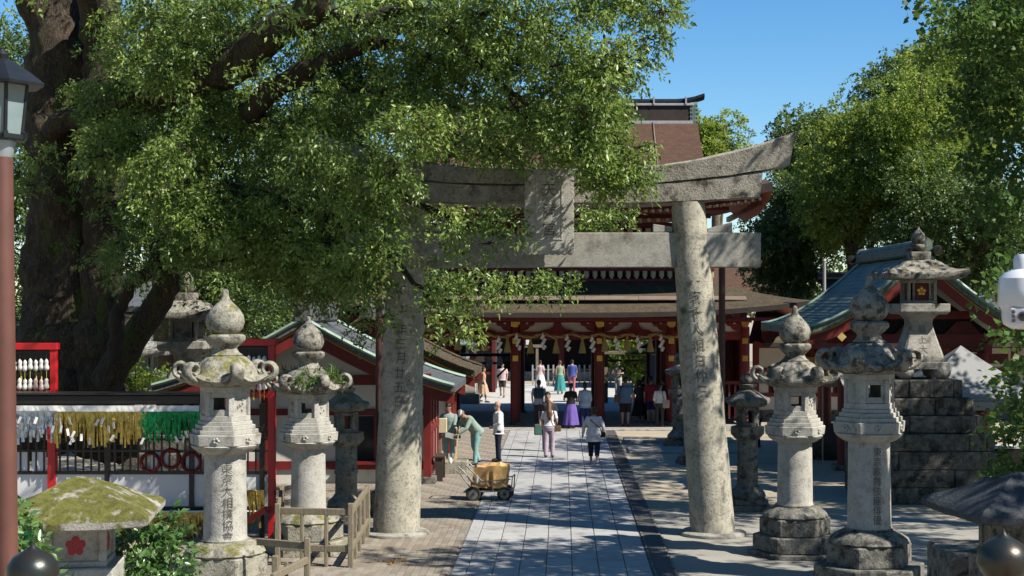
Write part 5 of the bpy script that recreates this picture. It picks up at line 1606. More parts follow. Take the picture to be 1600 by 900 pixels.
pm_ = MB()
for i in range(26):
    xx = kx(rnd.uniform(40, 315)); zz = kz(rnd.uniform(652, 690))
    pm_.box((xx, KY - 0.40, zz), (0.05, 0.004, 0.13), rot=(rnd.uniform(-.3, .3), rnd.uniform(-.6, .6), rnd.uniform(-.9, .9)))
o = pm_.build("paper_strips", M['paper']); o["kind"] = "stuff"; tag(o, "white paper wish strips tied among the foil fringes", "paper strips")
MB().tube([(kx(24), KY - 0.33, kz(797)), (kx(420), KY - 0.33, kz(795))], 0.02, 6).build("fringe_rail", M['paper'], rk, loc=(0, -KY, 0))

# red gourd frames
def gourd_frame(pa, pb, pt, pb2, Y, rz, label, post_to_ground, cols_, rows_):
    xa, xb = GX(pa, Y), GX(pb, Y); cx = (xa + xb) / 2; w = (xb - xa)
    f = empty("gourd_rack", (cx, Y, 0), rz, label, "rack")
    zt, zb2 = GZ(pt, Y), GZ(pb2, Y)
    MB().bx(-w / 2 - 0.03, w / 2 + 0.03, -0.09, 0.09, zt - 0.13, zt).build("top_rail", M['red_rack'], f, bev=0.006)
    MB().bx(-w / 2, w / 2, -0.06, 0.06, zb2 - 0.05, zb2 + 0.06).build("bottom_rail", M['red_rack'], f, bev=0.006)
    for sx in (-1, 1):
        MB().bx(sx * (w / 2 - 0.06) - 0.06, sx * (w / 2 - 0.06) + 0.06, -0.065, 0.065, 0 if post_to_ground[(sx + 1) // 2] else 0, zt - 0.13).build("post", M['red_rack'], f, bev=0.006)
    MB().bx(-w / 2 + 0.13, w / 2 - 0.13, 0.05, 0.07, zb2 + 0.06, zt - 0.13).build("back_board", M['black'], f)
    hh = (zt - 0.16 - zb2 - 0.08) / rows_
    for r in range(rows_):
        zz = zt - 0.18 - r * hh
        MB().bx(-w / 2 + 0.12, w / 2 - 0.12, -0.05, -0.02, zz - 0.02, zz + 0.02).build("hanging_rail", M['black'], f)
    return f, w, zt, hh
gourd_me = {}
for k in ('ceramic', 'ceramic_pink'):
    gourd_me[k] = MB().lathe([(0.004, 0.0), (0.014, -0.01), (0.035, -0.04), (0.042, -0.07), (0.034, -0.10), (0.040, -0.125), (0.055, -0.17), (0.050, -0.21), (0.02, -0.235), (0.003, -0.24)], 12).mesh("gourd", M[k], 60)
rib_me = MB().bx(-0.014, 0.014, -0.003, 0.003, -0.42, -0.235).mesh("ribbon", M['ribbon'])
cord_me = MB().bx(-0.004, 0.004, -0.004, 0.004, 0.0, 0.10).mesh("cord", M['black'])
def gourds(f, w, zt, hh, n, rows_, lab, grp, rz):
    rnd = random.Random(int(n * 7))
    for r in range(rows_):
        for i in range(n):
            g = empty("gourd_charm", (0, 0, 0), 0, ("first", "second", "third", "fourth", "fifth", "sixth", "seventh")[i] + " from left, " + lab[r], "gourd charm", grp)
            lx = -w / 2 + 0.17 + (w - 0.34) * i / (n - 1)
            p = Matrix.Translation(f.location) @ Matrix.Rotation(rz, 4, 'Z') @ Vector((lx, -0.11, zt - 0.22 - r * hh - 0.09 + rnd.uniform(-.02, .02)))
            g.location = p; g.rotation_euler = (0, rnd.uniform(-.1, .1), rnd.uniform(0, 3))
            for nm, me in (("gourd", gourd_me['ceramic_pink' if rnd.random() < 0.2 else 'ceramic']), ("ribbon", rib_me), ("cord", cord_me)):
                o = bpy.data.objects.new(nm, me); COL.objects.link(o); o.parent = g
f1 = gourd_frame(12, 89, 536, 614, 29.0, 0.0, "red framed gourd charm rack in front of the big camphor trunk", (1, 1), 7, 2)
gourds(*f1, 7, 2, ("gourd charm on upper row of the left red frame", "gourd charm on lower row of the left red frame"), "gourd charms on the left frame", 0.0)
f2 = gourd_frame(352, 431, 529, 617, 26.9, -0.10, "tall red gourd charm rack between the two left stone lanterns", (1, 1), 7, 2)
gourds(*f2, 7, 2, ("gourd charm on upper row of the tall red frame", "gourd charm on lower row of the tall red frame"), "gourd charms on the tall frame", -0.10)
# sloping brace at the foot of the tall frame
MB().box((-0.05, -0.14, 0.42), (0.9, 0.08, 0.11), rot=(0, -0.55, 0)).build("brace", M['red_rack'], f2[0])

# ================================================================== WEATHERED FENCE round the left lanterns
fe = empty("wooden_fence", (0, 0, 0), 0, "weathered low wooden fence round the fern topped lantern", "fence")
def post(x, y, h, w=0.045):
    MB().bx(x - w, x + w, y - w, y + w, 0, h).build("post", M['old_wood'], fe, bev=0.01)
def rail(a, b, z, h=0.055, d=0.03):
    a, b = Vector((a[0], a[1], 0)), Vector((b[0], b[1], 0)); c = (a + b) / 2; L_ = (b - a).length; an = math.atan2(b.y - a.y, b.x - a.x)
    MB().box((c.x, c.y, z), (L_, d * 2, h * 2), rot=(0, 0, an)).build("rail", M['old_wood'], fe, bev=0.008)
FP = [(GX(434, 24.6), 24.6), (GX(548, 24.4), 24.4), (GX(574, 27.6), 27.6)]
FP2 = [(GX(440, 27.3), 27.3), FP[0]]
for (x, y), h in zip(FP, (1.05, 1.08, 1.0)): post(x, y, h)
post(FP2[0][0], FP2[0][1], 1.0)
for (a, b) in ((FP[0], FP[1]), (FP[1], FP[2]), (FP2[0], FP[0])):
    rail(a, b, 0.93); rail(a, b, 0.32)
    n = 3 if b is FP[1] else 4
    for k in range(1, n):
        t = k / n; post(a[0] + (b[0] - a[0]) * t, a[1] + (b[1] - a[1]) * t, 0.98 if k == 2 else 0.9, 0.03)
# nearer fence length by the front lantern
NP_ = [(GX(425, 22.6), 22.6), (GX(480, 22.9), 22.9), (GX(470, 21.3), 21.3)]
rail((GX(402, 23.3), 23.3), NP_[1], 0.62); rail((GX(425, 21.4), 21.4), NP_[1], 0.40)
post(NP_[1][0], NP_[1][1], 0.74); post(GX(430, 22.0), 22.0, 0.62); post(GX(447, 22.2), 22.2, 0.5, 0.03)

# ================================================================== POLES
for i, (px, Y, pt, lab) in enumerate(((592, 30.5, 418, "dark red banner pole behind left torii pillar"), (1128, 31.0, 416, "dark red banner pole behind right torii pillar"))):
    p = empty("banner_pole", (GX(px, Y), Y, 0), 0, lab, "pole", "banner poles behind the torii")
    MB().tube([(0, 0, 0), (0, 0, GZ(pt, Y) + 0.6)], 0.07, 12).build("shaft", M['pole_dark'], p, smooth=60)
    MB().bx(-0.16, 0.16, -0.16, 0.16, 0, 0.5).build("socket_block", M['granite_base'], p, bev=0.02)
p = empty("steel_pole", (GX(1288, 50), 50, 0), 0, "thin pale steel pole standing before the far trees", "pole")
MB().tube([(0, 0, 0), (0, 0, GZ(408, 50))], 0.055, 10).build("shaft", M['grey_pole'], p, smooth=60)
MB().lathe([(0.07, 0), (0.04, 0.08)], 10, (0, 0, GZ(408, 50))).build("cap", M['grey_pole'], p)

# lamp post at the left edge (tilts a little)
lp = empty("lamp_post", (GX(4, 10.8), 10.8, 0.6), 0, "brown lamp post with a dark glazed lantern head at left edge", "lamp post")
MB().tube([(0.065, 0, -0.6), (-0.005, 0, GZ(246, 10.8) - 0.6)], 0.078, 20).build("shaft", M['brown_pole'], lp, smooth=60)
zl = GZ(246, 10.8) - 0.6
MB().lathe([(0.075, 0), (0.10, 0.10), (0.10, 0.12)], 20, (-0.005, 0, zl)).build("neck", M['lamp_pale'], lp, smooth=50)
MB().lathe([(0.16, 0.12), (0.17, 0.135), (0.17, 0.165)], 6, (-0.005, 0, zl)).build("base_plate", M['lamp_metal'], lp)
hd = empty("lamp_head"); hd.parent = lp; hd.location = (-0.005, 0, zl + 0.165)
for k in range(6):
    a, a2 = 2 * math.pi * k / 6, 2 * math.pi * (k + 1) / 6
    r0, r1, h = 0.145, 0.185, 0.36
    pane = MB().add([(r0 * math.cos(a), r0 * math.sin(a), 0), (r0 * math.cos(a2), r0 * math.sin(a2), 0), (r1 * math.cos(a2), r1 * math.sin(a2), h), (r1 * math.cos(a), r1 * math.sin(a), h)], [(0, 1, 2, 3)]).build("pane", M['lamp_glass'], hd)
    MB().tube([(r0 * math.cos(a), r0 * math.sin(a), -0.02), (r1 * math.cos(a), r1 * math.sin(a), h + 0.01)], 0.014, 6).build("glazing_bar", M['lamp_metal'], hd)
    MB().box(((r0 + 0.02) * math.cos(a), (r0 + 0.02) * math.sin(a), -0.01), (0.03, 0.03, 0.05), rot=(0, 0, a)).build("bolt_block", M['lamp_metal'], hd)
MB().lathe([(0.19, 0.36), (0.31, 0.355), (0.315, 0.375), (0.22, 0.45), (0.10, 0.53), (0.04, 0.56)], 6).build("hood", M['lamp_metal'], hd)
MB().lathe([(0.04, 0.56), (0.05, 0.59), (0.02, 0.63)], 12).build("knob", M['lamp_metal'], hd, smooth=50)

# dome security camera at right edge, hung on an arm from a pole outside the frame
sc = empty("security_camera", (GX(1598, 7.2), 7.2, GZ(470, 7.2)), 0, "white dome security camera on an arm at right edge", "camera")
MB().lathe([(0.112, 0.11), (0.118, 0.06), (0.118, -0.02), (0.110, -0.03)], 40).build("housing", M['white_plastic'], sc, smooth=40)
MB().lathe([(0.112, 0.11), (0.09, 0.135), (0.06, 0.15), (0.046, 0.155)], 40).build("shoulder", M['white_plastic'], sc, smooth=40)
MB().lathe([(0.045, 0.152), (0.045, 0.205), (0.035, 0.225), (0.0, 0.23)], 24).build("mount_collar", M['white_plastic'], sc, smooth=40)
bd = MB().lathe([(0.108, -0.03), (0.100, -0.05), (0.10, -0.09), (0.092, -0.115), (0.06, -0.135), (0.02, -0.14)], 32).build("camera_ball", M['white_plastic'], sc, smooth=60)
fr = empty("face_plate"); fr.parent = sc; fr.location = (-0.03, -0.098, -0.065); fr.rotation_euler = (0, 0, -0.3)
MB().bx(-0.062, 0.062, -0.012, 0.02, -0.055, 0.035).build("plate", M['white_plastic'], fr, bev=0.012, seg=3)
MB().lathe([(0.024, 0), (0.024, 0.008), (0.016, 0.009)], 24).build("lens_ring", M['lens_ring'], fr, smooth=40, loc=(0.0, -0.012, -0.01), rot=(math.pi / 2, 0, 0))
MB().lathe([(0.016, 0.009), (0.010, 0.013), (0.0, 0.014)], 24).build("lens", M['lens'], fr, smooth=60, loc=(0.0, -0.012, -0.01), rot=(math.pi / 2, 0, 0))
for sx in (-1, 1):
    for k in range(3):
        MB().lathe([(0.009, 0), (0.009, 0.005), (0, 0.006)], 12).build("infrared_lamp", M['lens_ring'], fr, loc=(sx * 0.043, -0.012, 0.012 - k * 0.021), rot=(math.pi / 2, 0, 0))
MB().tube([(0, 0, 0.20), (0.10, 0, 0.225), (0.42, 0, 0.225)], 0.026, 12).build("arm", M['white_plastic'], sc, smooth=60)
MB().tube([(0.42, 0, -2.9), (0.42, 0, 1.0)], 0.05, 16).build("pole", M['white_plastic'], sc, smooth=60)
MB().bx(0.33, 0.40, -0.06, 0.06, 0.68, 0.80).build("junction_box", M['white_plastic'], sc, bev=0.01)

# bronze caps on the bridge rail posts
def rail_post(px, py_top, Y, s, label):
    z = GZ(py_top, Y)
    r = empty("bridge_post", (GX(px, Y), Y, 0), 0, label, "bridge post", "bronze capped bridge posts")
    zz = z - 0.46 * s
    MB().lathe([(0.10 * s, 0), (0.145 * s, 0.02 * s), (0.150 * s, 0.07 * s), (0.10 * s, 0.11 * s), (0.095 * s, 0.16 * s), (0.135 * s, 0.20 * s), (0.158 * s, 0.26 * s),
                (0.150 * s, 0.32 * s), (0.115 * s, 0.37 * s), (0.055 * s, 0.405 * s), (0.018 * s, 0.43 * s), (0.003, 0.462 * s)], 40, (0, 0, zz)).build("onion_cap", M['bronze'], r, smooth=70)
    MB().lathe([(0.135 * s, zz - 0.9), (0.135 * s, zz + 0.01)], 28).build("shaft", M['red'], r, smooth=40)
    MB().lathe([(0.15 * s, 0), (0.15 * s, zz - 0.9)], 28).build("footing", M['granite'], r, smooth=40)
    MB().bx(-0.05, 0.05, -3.2, 0, zz - 0.35, zz - 0.22).build("handrail", M['red'], r)
    return r
rail_post(1568, 826, 8.6, 0.98, "bronze onion cap of the bridge railing at bottom right")
rail_post(51, 846, 8.8, 0.98, "bronze onion cap of the bridge railing at bottom left")

# ================================================================== HANDCART with orange tarp bale
cart = empty("handcart", (GX(765, 33.0), 33.0, 0), math.radians(-4), "steel handcart loaded with a bulky orange tarp bundle", "handcart")
def wheel(x, y, nm="wheel"):
    w = empty(nm); w.parent = cart; w.location = (x, y, 0.165)
    MB().tube([(0.135 * math.cos(a), 0, 0.135 * math.sin(a)) for a in [2 * math.pi * q / 28 for q in range(29)]], 0.032, 10).build("tyre", M['rubber'], w, smooth=60)
    MB().lathe([(0.105, -0.02), (0.105, 0.02)], 24).build("rim", M['steel'], w, rot=(math.pi / 2, 0, 0))
    MB().lathe([(0.03, -0.045), (0.03, 0.045)], 12).build("hub", M['rubber'], w, rot=(math.pi / 2, 0, 0))
wheel(0.36, -0.24); wheel(0.36, 0.24); wheel(-0.33, -0.28); wheel(-0.33, 0.24)
def ctube(pts, r=0.014, nm="frame_tube"):
    MB().tube([Vector(p) for p in pts], r, 8).build(nm, M['steel'], cart, smooth=60)
for sy in (-0.27, 0.27):
    ctube([(-0.55, sy, 0.20), (0.52, sy, 0.24)])
    ctube([(-0.38, sy, 0.42), (0.50, sy, 0.50)])
    ctube([(0.52, sy, 0.24), (0.54, sy, 0.55)]); ctube([(-0.38, sy, 0.20), (-0.38, sy, 0.42)]); ctube([(0.1, sy, 0.22), (0.1, sy, 0.46)])
    ctube([(-0.36, sy, 0.25), (-0.62, sy, 0.60), (-0.75, sy, 0.72)]); ctube([(-0.1, sy, 0.42), (-0.50, sy, 0.80)])
for x, z in ((0.52, 0.24), (0.54, 0.55), (-0.55, 0.20), (-0.75, 0.72)): ctube([(x, -0.27, z), (x, 0.27, z)])
MB().bx(-0.52, 0.52, -0.26, 0.26, 0.215, 0.235).build("deck", M['steel'], cart)
# bundle
bm = bmesh.new(); bmesh.ops.create_cube(bm, size=1.0)
bmesh.ops.subdivide_edges(bm, edges=bm.edges, cuts=9, use_grid_fill=True)
for v in bm.verts:
    x, y, z = v.co
    v.co = Vector((x * 0.86 * (1 - 0.10 * (z + 0.5)) , y * 0.56 * (1 - 0.12 * (z + 0.5)), z * 0.56 + (0.05 * math.sin(5 * x + 1) + 0.04 * math.cos(7 * y + 3 * x)) * (z + 0.5)))
    dn = vnoise(np.array([[v.co.x * 4 + 3, v.co.y * 4, v.co.z * 4]]))[0]
    fd = abs(vnoise(np.array([[v.co.x * 7, v.co.y * 7 + 5, v.co.z * 3]]))[0])
    v.co += v.co.normalized() * (0.07 * dn - 0.08 * fd)
me = bpy.data.meshes.new("tarp_bundle"); bm.to_mesh(me); bm.free(); me.materials.append(M['tarp'])
tb_ = bpy.data.objects.new("tarp_bundle", me); COL.objects.link(tb_)
tb_.location = (GX(765, 33.0) + 0.03, 33.0, 0.235 + 0.30); tb_.rotation_euler = (0, 0, math.radians(-4))
tag(tb_, "creased orange tarp bundle riding on the handcart", "tarp bundle")
tb_.data.polygons.foreach_set('use_smooth', [True] * len(tb_.data.polygons)); tb_.data.set_sharp_from_angle(angle=math.radians(22))
gl = MB().ell((0, 0, 0), (0.035, 0.03, 0.10), 10, 8).build("work_glove", M['paper'], None, smooth=60, loc=(GX(745, 32.6), 32.66, 0.50))
roughen(gl, 0.012, 18); tag(gl, "white work glove hanging on the handcart side", "glove")
gl = MB().ell((0, 0, 0), (0.05, 0.035, 0.09), 10, 8).build("white_rag", M['paper'], None, smooth=60, loc=(GX(703, 37.6), 37.75, 0.33 + 0.04))
roughen(gl, 0.016, 16); tag(gl, "white rag lying on the stone block by the office", "rag")

# dry leaf litter
cl_ = [(GX(616, 24.9), 24.9, 0.025, 0.22, 0.25, 0.008)]
o = leaf_mesh("dry_leaves", cl_, 130, 0.07, 0.03, 3, M['leaf_dry'], spray=3, spray_len=0.04, shell=0.0, droop=0.0, upbias=3)
for v in o.data.vertices: v.co.z = max(0.02, min(v.co.z, 0.05))
tag(o, "small drift of dry leaves on the brick paving", "leaf litter"); o["kind"] = "stuff"
rl = np.random.RandomState(5)
cl_ = [(rl.uniform(-7, 12), rl.uniform(23.5, 45), 0.03, 0.4, 0.4, 0.008) for _ in range(80)]
o = leaf_mesh("fallen_leaves", cl_, 5, 0.075, 0.032, 8, M['leaf_dry'], spray=2, spray_len=0.3, shell=0.0, droop=0.0, upbias=3)
for v in o.data.vertices: v.co.z = max(0.026, min(v.co.z, 0.045))
tag(o, "scattered fallen leaves over the paving and sand", "leaf litter"); o["kind"] = "stuff"
# ================================================================== PEOPLE
def cloth(name, c, rough=0.85):
    return mat("cloth_" + name, c, tuple(x * 0.82 for x in c), 9, rough, bump=0.5, bscale=14, spec=0.2)
CL = {k: cloth(k, c) for k, c in dict(
    uniform=(0.30, 0.40, 0.38), uniform_trouser=(0.26, 0.46, 0.47), uniform_green=(0.28, 0.37, 0.32), white=(0.72, 0.72, 0.74), navy=(0.022, 0.028, 0.06), lilac=(0.52, 0.40, 0.50),
    black=(0.018, 0.017, 0.02), grey_blue=(0.40, 0.44, 0.55), teal_dark=(0.02, 0.055, 0.075), purple=(0.17, 0.11, 0.42), pale_blue=(0.42, 0.53, 0.62), indigo=(0.03, 0.035, 0.12),
    pink=(0.52, 0.17, 0.24), mint=(0.30, 0.42, 0.32), teal=(0.06, 0.29, 0.29), plaid=(0.06, 0.10, 0.35), beige=(0.60, 0.42, 0.30), pale_pink=(0.66, 0.52, 0.55), sky=(0.10, 0.18, 0.30),
    crimson=(0.26, 0.035, 0.05), charcoal=(0.05, 0.05, 0.055), taupe=(0.30, 0.26, 0.22), cream=(0.62, 0.58, 0.50), green_bag=(0.06, 0.14, 0.11), brown_bag=(0.14, 0.09, 0.05), tote=(0.40, 0.36, 0.31), cobalt=(0.05, 0.16, 0.42)).items()}
SKIN = mat("skin", (0.50, 0.30, 0.21), (0.45, 0.26, 0.18), 12, 0.55, spec=0.35)
SKIN_T = mat("skin_tan", (0.38, 0.215, 0.145), (0.33, 0.19, 0.125), 12, 0.55, spec=0.35)
HAIR = {k: mat("hair_" + k, c, tuple(x * 0.6 for x in c), 30, 0.5, bump=0.4, stretch=(8, 8, 1)) for k, c in dict(black=(0.012, 0.010, 0.009), ginger=(0.16, 0.065, 0.028), brown=(0.05, 0.026, 0.016), grey=(0.20, 0.19, 0.18), light=(0.20, 0.11, 0.05)).items()}
SHOE = mat("shoe_dark", (0.03, 0.026, 0.024), None, rough=0.6)
SHOE_W = mat("shoe_pale", (0.5, 0.46, 0.40), None, rough=0.7)
EYE = mat("eye", (0.015, 0.012, 0.01), None, rough=0.2)

def ering(c, rx, ry, n=14, tilt=None):
    out = []
    for j in range(n):
        a = 2 * math.pi * j / n
        v = Vector((rx * math.cos(a), ry * math.sin(a), 0))
        if tilt is not None: v = tilt @ v
        out.append(Vector(c) + v)
    return out

def person(label, loc, face, h, top, bottom, hair, group, build=1.0, fem=False, stride=0.0, lean=0.0, arms=None, sleeve='short', legwear='trousers', hair_style='short',
           hair_mat='black', tuck=True, skin=None, shoe=None, shirt_len=0.0, hat=None, mask=False, headband=False, headturn=0.0, headpitch=0.0, crouch=0.0, far=False, crop=0.0):
    """face: heading in degrees, 0 = walking away from the camera (+Y), 180 = facing the camera, 90 = facing left (-X)"""
    root = empty("person", loc, math.radians(face), label, "person", group)
    s = h / 1.70
    skin = skin or SKIN; shoe = shoe or SHOE
    vox = 0.022 if far else 0.0135
    b = build
    hipw, shw = (0.092, 0.165) if fem else (0.088, 0.195)
    # --- skeleton (local: +y forward)
    pel = Vector((0, 0, 0.93 - crouch))
    Lm = Matrix.Rotation(-math.radians(lean), 3, 'X')
    def up(v): return pel + Lm @ Vector(v)                      # torso space, z above pelvis
    legs = []
    for sx, st in ((-1, stride), (1, -stride)):
        hip = pel + Vector((sx * hipw, 0, -0.03))
        knee = Vector((sx * (hipw + 0.012), st * 0.16 + (0.09 if st < 0 else 0.03) * abs(stride) * 2 + crouch * 0.9 + 0.015, 0.49 - crouch * 0.35))
        ank = Vector((sx * (hipw + 0.010), st * 0.40 - (0.05 if st < 0 else 0), 0.085 + (0.08 * abs(stride) * 2 if st < 0 else 0.0)))
        legs.append((hip, knee, ank))
    sh = [up((sx * shw * (0.93 + 0.05 * b), 0, 0.448)) for sx in (-1, 1)]
    if arms is None:
        arms = [((-0.055, -0.03, -0.28), (-0.03, 0.06, -0.53)), ((0.055, -0.03, -0.28), (0.03, 0.06, -0.53))]
    armp = []
    for k in (0, 1):
        e, w = arms[k]
        armp.append((sh[k], sh[k] + Vector(e), sh[k] + Vector(w)))
    # --- torso sections (z above pelvis, rx, ry, y offset)
    if fem: tor = [(-0.10, .145, .105, 0), (-0.02, .170, .120, -.008), (0.06, .160, .110, 0), (0.17, .128, .092, .004), (0.28, .142, .105, .012), (0.38, .158, .105, .012), (0.45, .150, .085, 0), (0.495, .095, .062, 0), (0.525, .055, .052, 0)]
    else: tor = [(-0.10, .140, .105, 0), (-0.02, .158, .115, -.005), (0.08, .150, .108, 0), (0.18, .148, .106, .004), (0.30, .168, .116, .010), (0.40, .180, .112, .008), (0.46, .165, .088, 0), (0.50, .105, .068, 0), (0.53, .062, .058, 0)]
    tor = [(z, rx * b, ry * (0.5 + 0.5 * b) * (b if z < 0.3 else 1), yo) for z, rx, ry, yo in tor]
    neck, head_c = up((0, 0.005, 0.54)), None
    Hm = Lm @ Matrix.Rotation(math.radians(headturn), 3, 'Z') @ Matrix.Rotation(-math.radians(headpitch), 3, 'X')
    head_o = up((0, 0.02, 0.605))
    def hd_(v): return head_o + Hm @ Vector(v)
    m = MB()
    m.rings([ering(up((0, yo, z)), rx, ry, 16, Lm) for z, rx, ry, yo in tor])
    m.tube([up((0, 0, 0.50)), up((0, 0.012, 0.56)), hd_((0, 0.0, 0.02))], [0.058, 0.052, 0.05], 12)
    # head: skull + jaw + nose + ears
    hs = []
    for (z, rx, ry, yo) in ((-0.045, .030, .035, .050), (-0.025, .046, .058, .032), (0.01, .060, .076, .016), (0.05, .070, .089, .006), (0.09, .074, .094, 0), (0.13, .070, .088, -.004), (0.16, .056, .070, -.006), (0.180, .030, .038, -.006)):
        hs.append(ering(hd_((0, yo, z)), rx, ry, 16, Hm))
    m.rings(hs)
    m.tube([hd_((0, 0.088, 0.075)), hd_((0, 0.108, 0.045)), hd_((0, 0.09, 0.035))], [0.010, 0.014, 0.010], 6)
    for sx in (-1, 1): m.ell(tuple(hd_((sx * 0.075, -0.005, 0.065))), (0.012, 0.02, 0.03), 8, 6)
    # arms + hands
    for k, sx in ((0, -1), (1, 1)):
        a, e, w = armp[k]
        inn = up((sx * 0.10, 0, 0.45))
        m.tube([inn, a, a.lerp(e, .35), e, e.lerp(w, .3), w], [0.055, 0.056 * b, 0.047 * b, 0.037, 0.037, 0.026], 12)
        d = (w - e).normalized()
        hnd = w + d * 0.05
        m.tube([w - d * 0.01, w + d * 0.03, w + d * 0.085], [0.026, 0.036, 0.034], 10, flat=0.6)
        sdv = d.cross(Vector((1, 0, 0)))
        sdv = sdv.normalized() if sdv.length > 0.1 else Vector((0, 1, 0))
        for q in range(4):
            o = sdv * (0.028 - 0.0187 * q)
            l = (0.055, 0.066, 0.062, 0.048)[q]
            cv = Vector((-sx * 0.018, 0.004, 0))
            m.tube([w + d * 0.07 + o, w + d * (0.085 + l * 0.6) + o * 1.1, w + d * (0.085 + l) + o * 1.1 + cv], [0.0105, 0.0095, 0.008], 6)
        m.tube([w + d * 0.025 + sdv * 0.02, w + d * 0.055 + sdv * 0.052, w + d * 0.085 + sdv * 0.058], [0.012, 0.011, 0.009], 6)
    for hip, knee, ank in legs:
        m.tube([hip + Vector((0, 0, 0.05)), hip.lerp(knee, .3), knee, knee.lerp(ank, .3) + Vector((0, -.012, 0)), ank, ank - Vector((0, 0, .04))], [0.088 * b, 0.078 * b, 0.052, 0.052, 0.034, 0.034], 12)
        m.tube([ank + Vector((0, -0.05, -0.045)), ank + Vector((0, 0.04, -0.045)), ank + Vector((0, 0.15, -0.055))], [0.036, 0.04, 0.026], 10)
    body = m.build("body", skin, root, remesh=vox)
    # --- shirt
    m = MB()
    z_lo = -0.10 - shirt_len if not tuck else 0.02
    inf = 0.014 if not tuck else 0.0
    secs = [(z, rx + 0.016 + inf, ry + 0.018 + inf, yo) for z, rx, ry, yo in tor if z > z_lo and z < 0.50]
    flare = 0.03 + (0.03 if not tuck else 0)
    first = [(z_lo, tor[1][1] + flare, tor[1][2] + flare, 0)]
    secs = first + secs + [(0.505, .092 * (1 if fem else 1.1), .068, 0)]
    m.rings([ering(up((0, yo, z)), rx, ry, 18, Lm) for z, rx, ry, yo in secs])
    if sleeve != 'none':
        for k, sx in ((0, -1), (1, 1)):
            a, e, w = armp[k]
            end = {'short': a.lerp(e, .78), 'long': w, 'elbow': e.lerp(w, .25)}[sleeve]
            inn = up((sx * 0.09, 0, 0.455))
            if sleeve == 'short': m.tube([inn, a, end], [0.050, 0.062 * b, 0.064 * b], 12)
            elif sleeve == 'elbow': m.tube([inn, a, a.lerp(e, .5), e, end], [0.050, 0.062 * b, 0.062 * b, 0.058, 0.056], 12)
            else: m.tube([inn, a, a.lerp(e, .5), e, e.lerp(w, .5), w], [0.050, 0.064 * b, 0.062 * b, 0.056, 0.052, 0.042], 12)
    else:
        for k, sx in ((0, -1), (1, 1)): m.tube([up((sx * 0.07, 0, 0.44)), up((sx * shw * 0.86, 0, 0.46))], [0.06, 0.05], 10)
    m.build("shirt", CL[top], root, remesh=vox * 1.15)
    # --- legwear
    if legwear in ('trousers', 'crop', 'shorts'):
        m = MB()
        m.rings([ering(up((0, yo, z)), rx + 0.012, ry + 0.012, 16, Lm) for z, rx, ry, yo in [(-0.12, tor[0][1], tor[0][2], 0)] + [t for t in tor if -0.11 < t[0] < 0.10]])
        for hip, knee, ank in legs:
            if legwear == 'trousers': m.tube([hip + Vector((0, 0, 0.03)), hip.lerp(knee, .4), knee, knee.lerp(ank, .5), ank + Vector((0, 0, -.03))], [0.100 * b, 0.090 * b, 0.070, 0.066, 0.062], 12)
            elif legwear == 'crop': m.tube([hip + Vector((0, 0, 0.03)), hip.lerp(knee, .4), knee, knee.lerp(ank, .62)], [0.104 * b, 0.096 * b, 0.078, 0.070], 12)
            else: m.tube([hip + Vector((0, 0, 0.03)), hip.lerp(knee, .4), hip.lerp(knee, .95)], [0.102 * b, 0.096 * b, 0.090], 12)
        m.build("trousers" if legwear != 'shorts' else "shorts", CL[bottom], root, remesh=vox * 1.15)
    else:
        hem = {'skirt': 0.30, 'long_skirt': 0.16, 'dress': 0.42}[legwear]
        rows = []
        ph = R.uniform(0, 6)
        for i in range(12):
            t = i / 11
            z = pel.z + 0.10 - (pel.z + 0.10 - hem) * t
            r0 = tor[3][1] + 0.02 + (tor[1][1] + 0.02 - tor[3][1]) * min(1, t * 3.5) + 0.12 * max(0, t - 0.15)
            ring = []
            for j in range(40):
                a = 2 * math.pi * j / 40
                f = 1 + 0.10 * t * math.sin(a * 7 + ph + 0.6 * math.sin(3 * a)) + 0.05 * t * math.sin(a * 2 + ph)
                ring.append((r0 * f * math.cos(a), (r0 * 0.78 + 0.03 * t) * f * math.sin(a), z))
            rows.append(ring)
        MB().rings(rows).build("skirt", CL[bottom], root, smooth=60)
    # --- shoes
    for hip, knee, ank in legs:
        mm = MB()
        mm.tube([ank + Vector((0, -0.075, -0.042)), ank + Vector((0, -0.01, -0.036)), ank + Vector((0, 0.07, -0.042)), ank + Vector((0, 0.155, -0.056)), ank + Vector((0, 0.185, -0.062))], [0.030, 0.046, 0.045, 0.034, 0.016], 12)
        mm.build("shoe", shoe, root, smooth=60)
    # --- hair
    if hair:
        mm = MB()
        hs = []
        for (z, rx, ry, yo) in ((0.045, .066, .050, -.045), (0.075, .078, .074, -.030), (0.105, .083, .092, -.014), (0.135, .082, .097, -.006), (0.165, .070, .082, -.006), (0.190, .044, .052, -.006), (0.200, .015, .02, -.006)):
            hs.append(ering(hd_((0, yo, z)), rx, ry, 18, Hm))
        mm.rings(hs)
        mm.ell(tuple(hd_((0, -0.045, 0.05))), (0.066, 0.055, 0.07), 14, 8)
        if hair_style == 'bob': mm.ell(tuple(hd_((0, -0.035, 0.03))), (0.085, 0.07, 0.085), 14, 8)
        if hair_style == 'long': mm.tube([hd_((0, -0.045, 0.10)), hd_((0, -0.085, 0.0)), up((0, -0.125, 0.44)), up((0.0, -0.135, 0.30)), up((0, -0.12, 0.20))], [0.07, 0.078, 0.085, 0.07, 0.025], 12)
        if hair_style == 'bun': mm.ell(tuple(hd_((0, -0.10, 0.14))), (0.04, 0.04, 0.04), 10, 8)
        if hair_style == 'pony': mm.tube([hd_((0, -0.09, 0.09)), hd_((0, -0.125, 0.04)), up((0, -0.12, 0.48))], [0.03, 0.034, 0.012], 10)
        mm.build("hair", HAIR[hair_mat], root, remesh=vox)
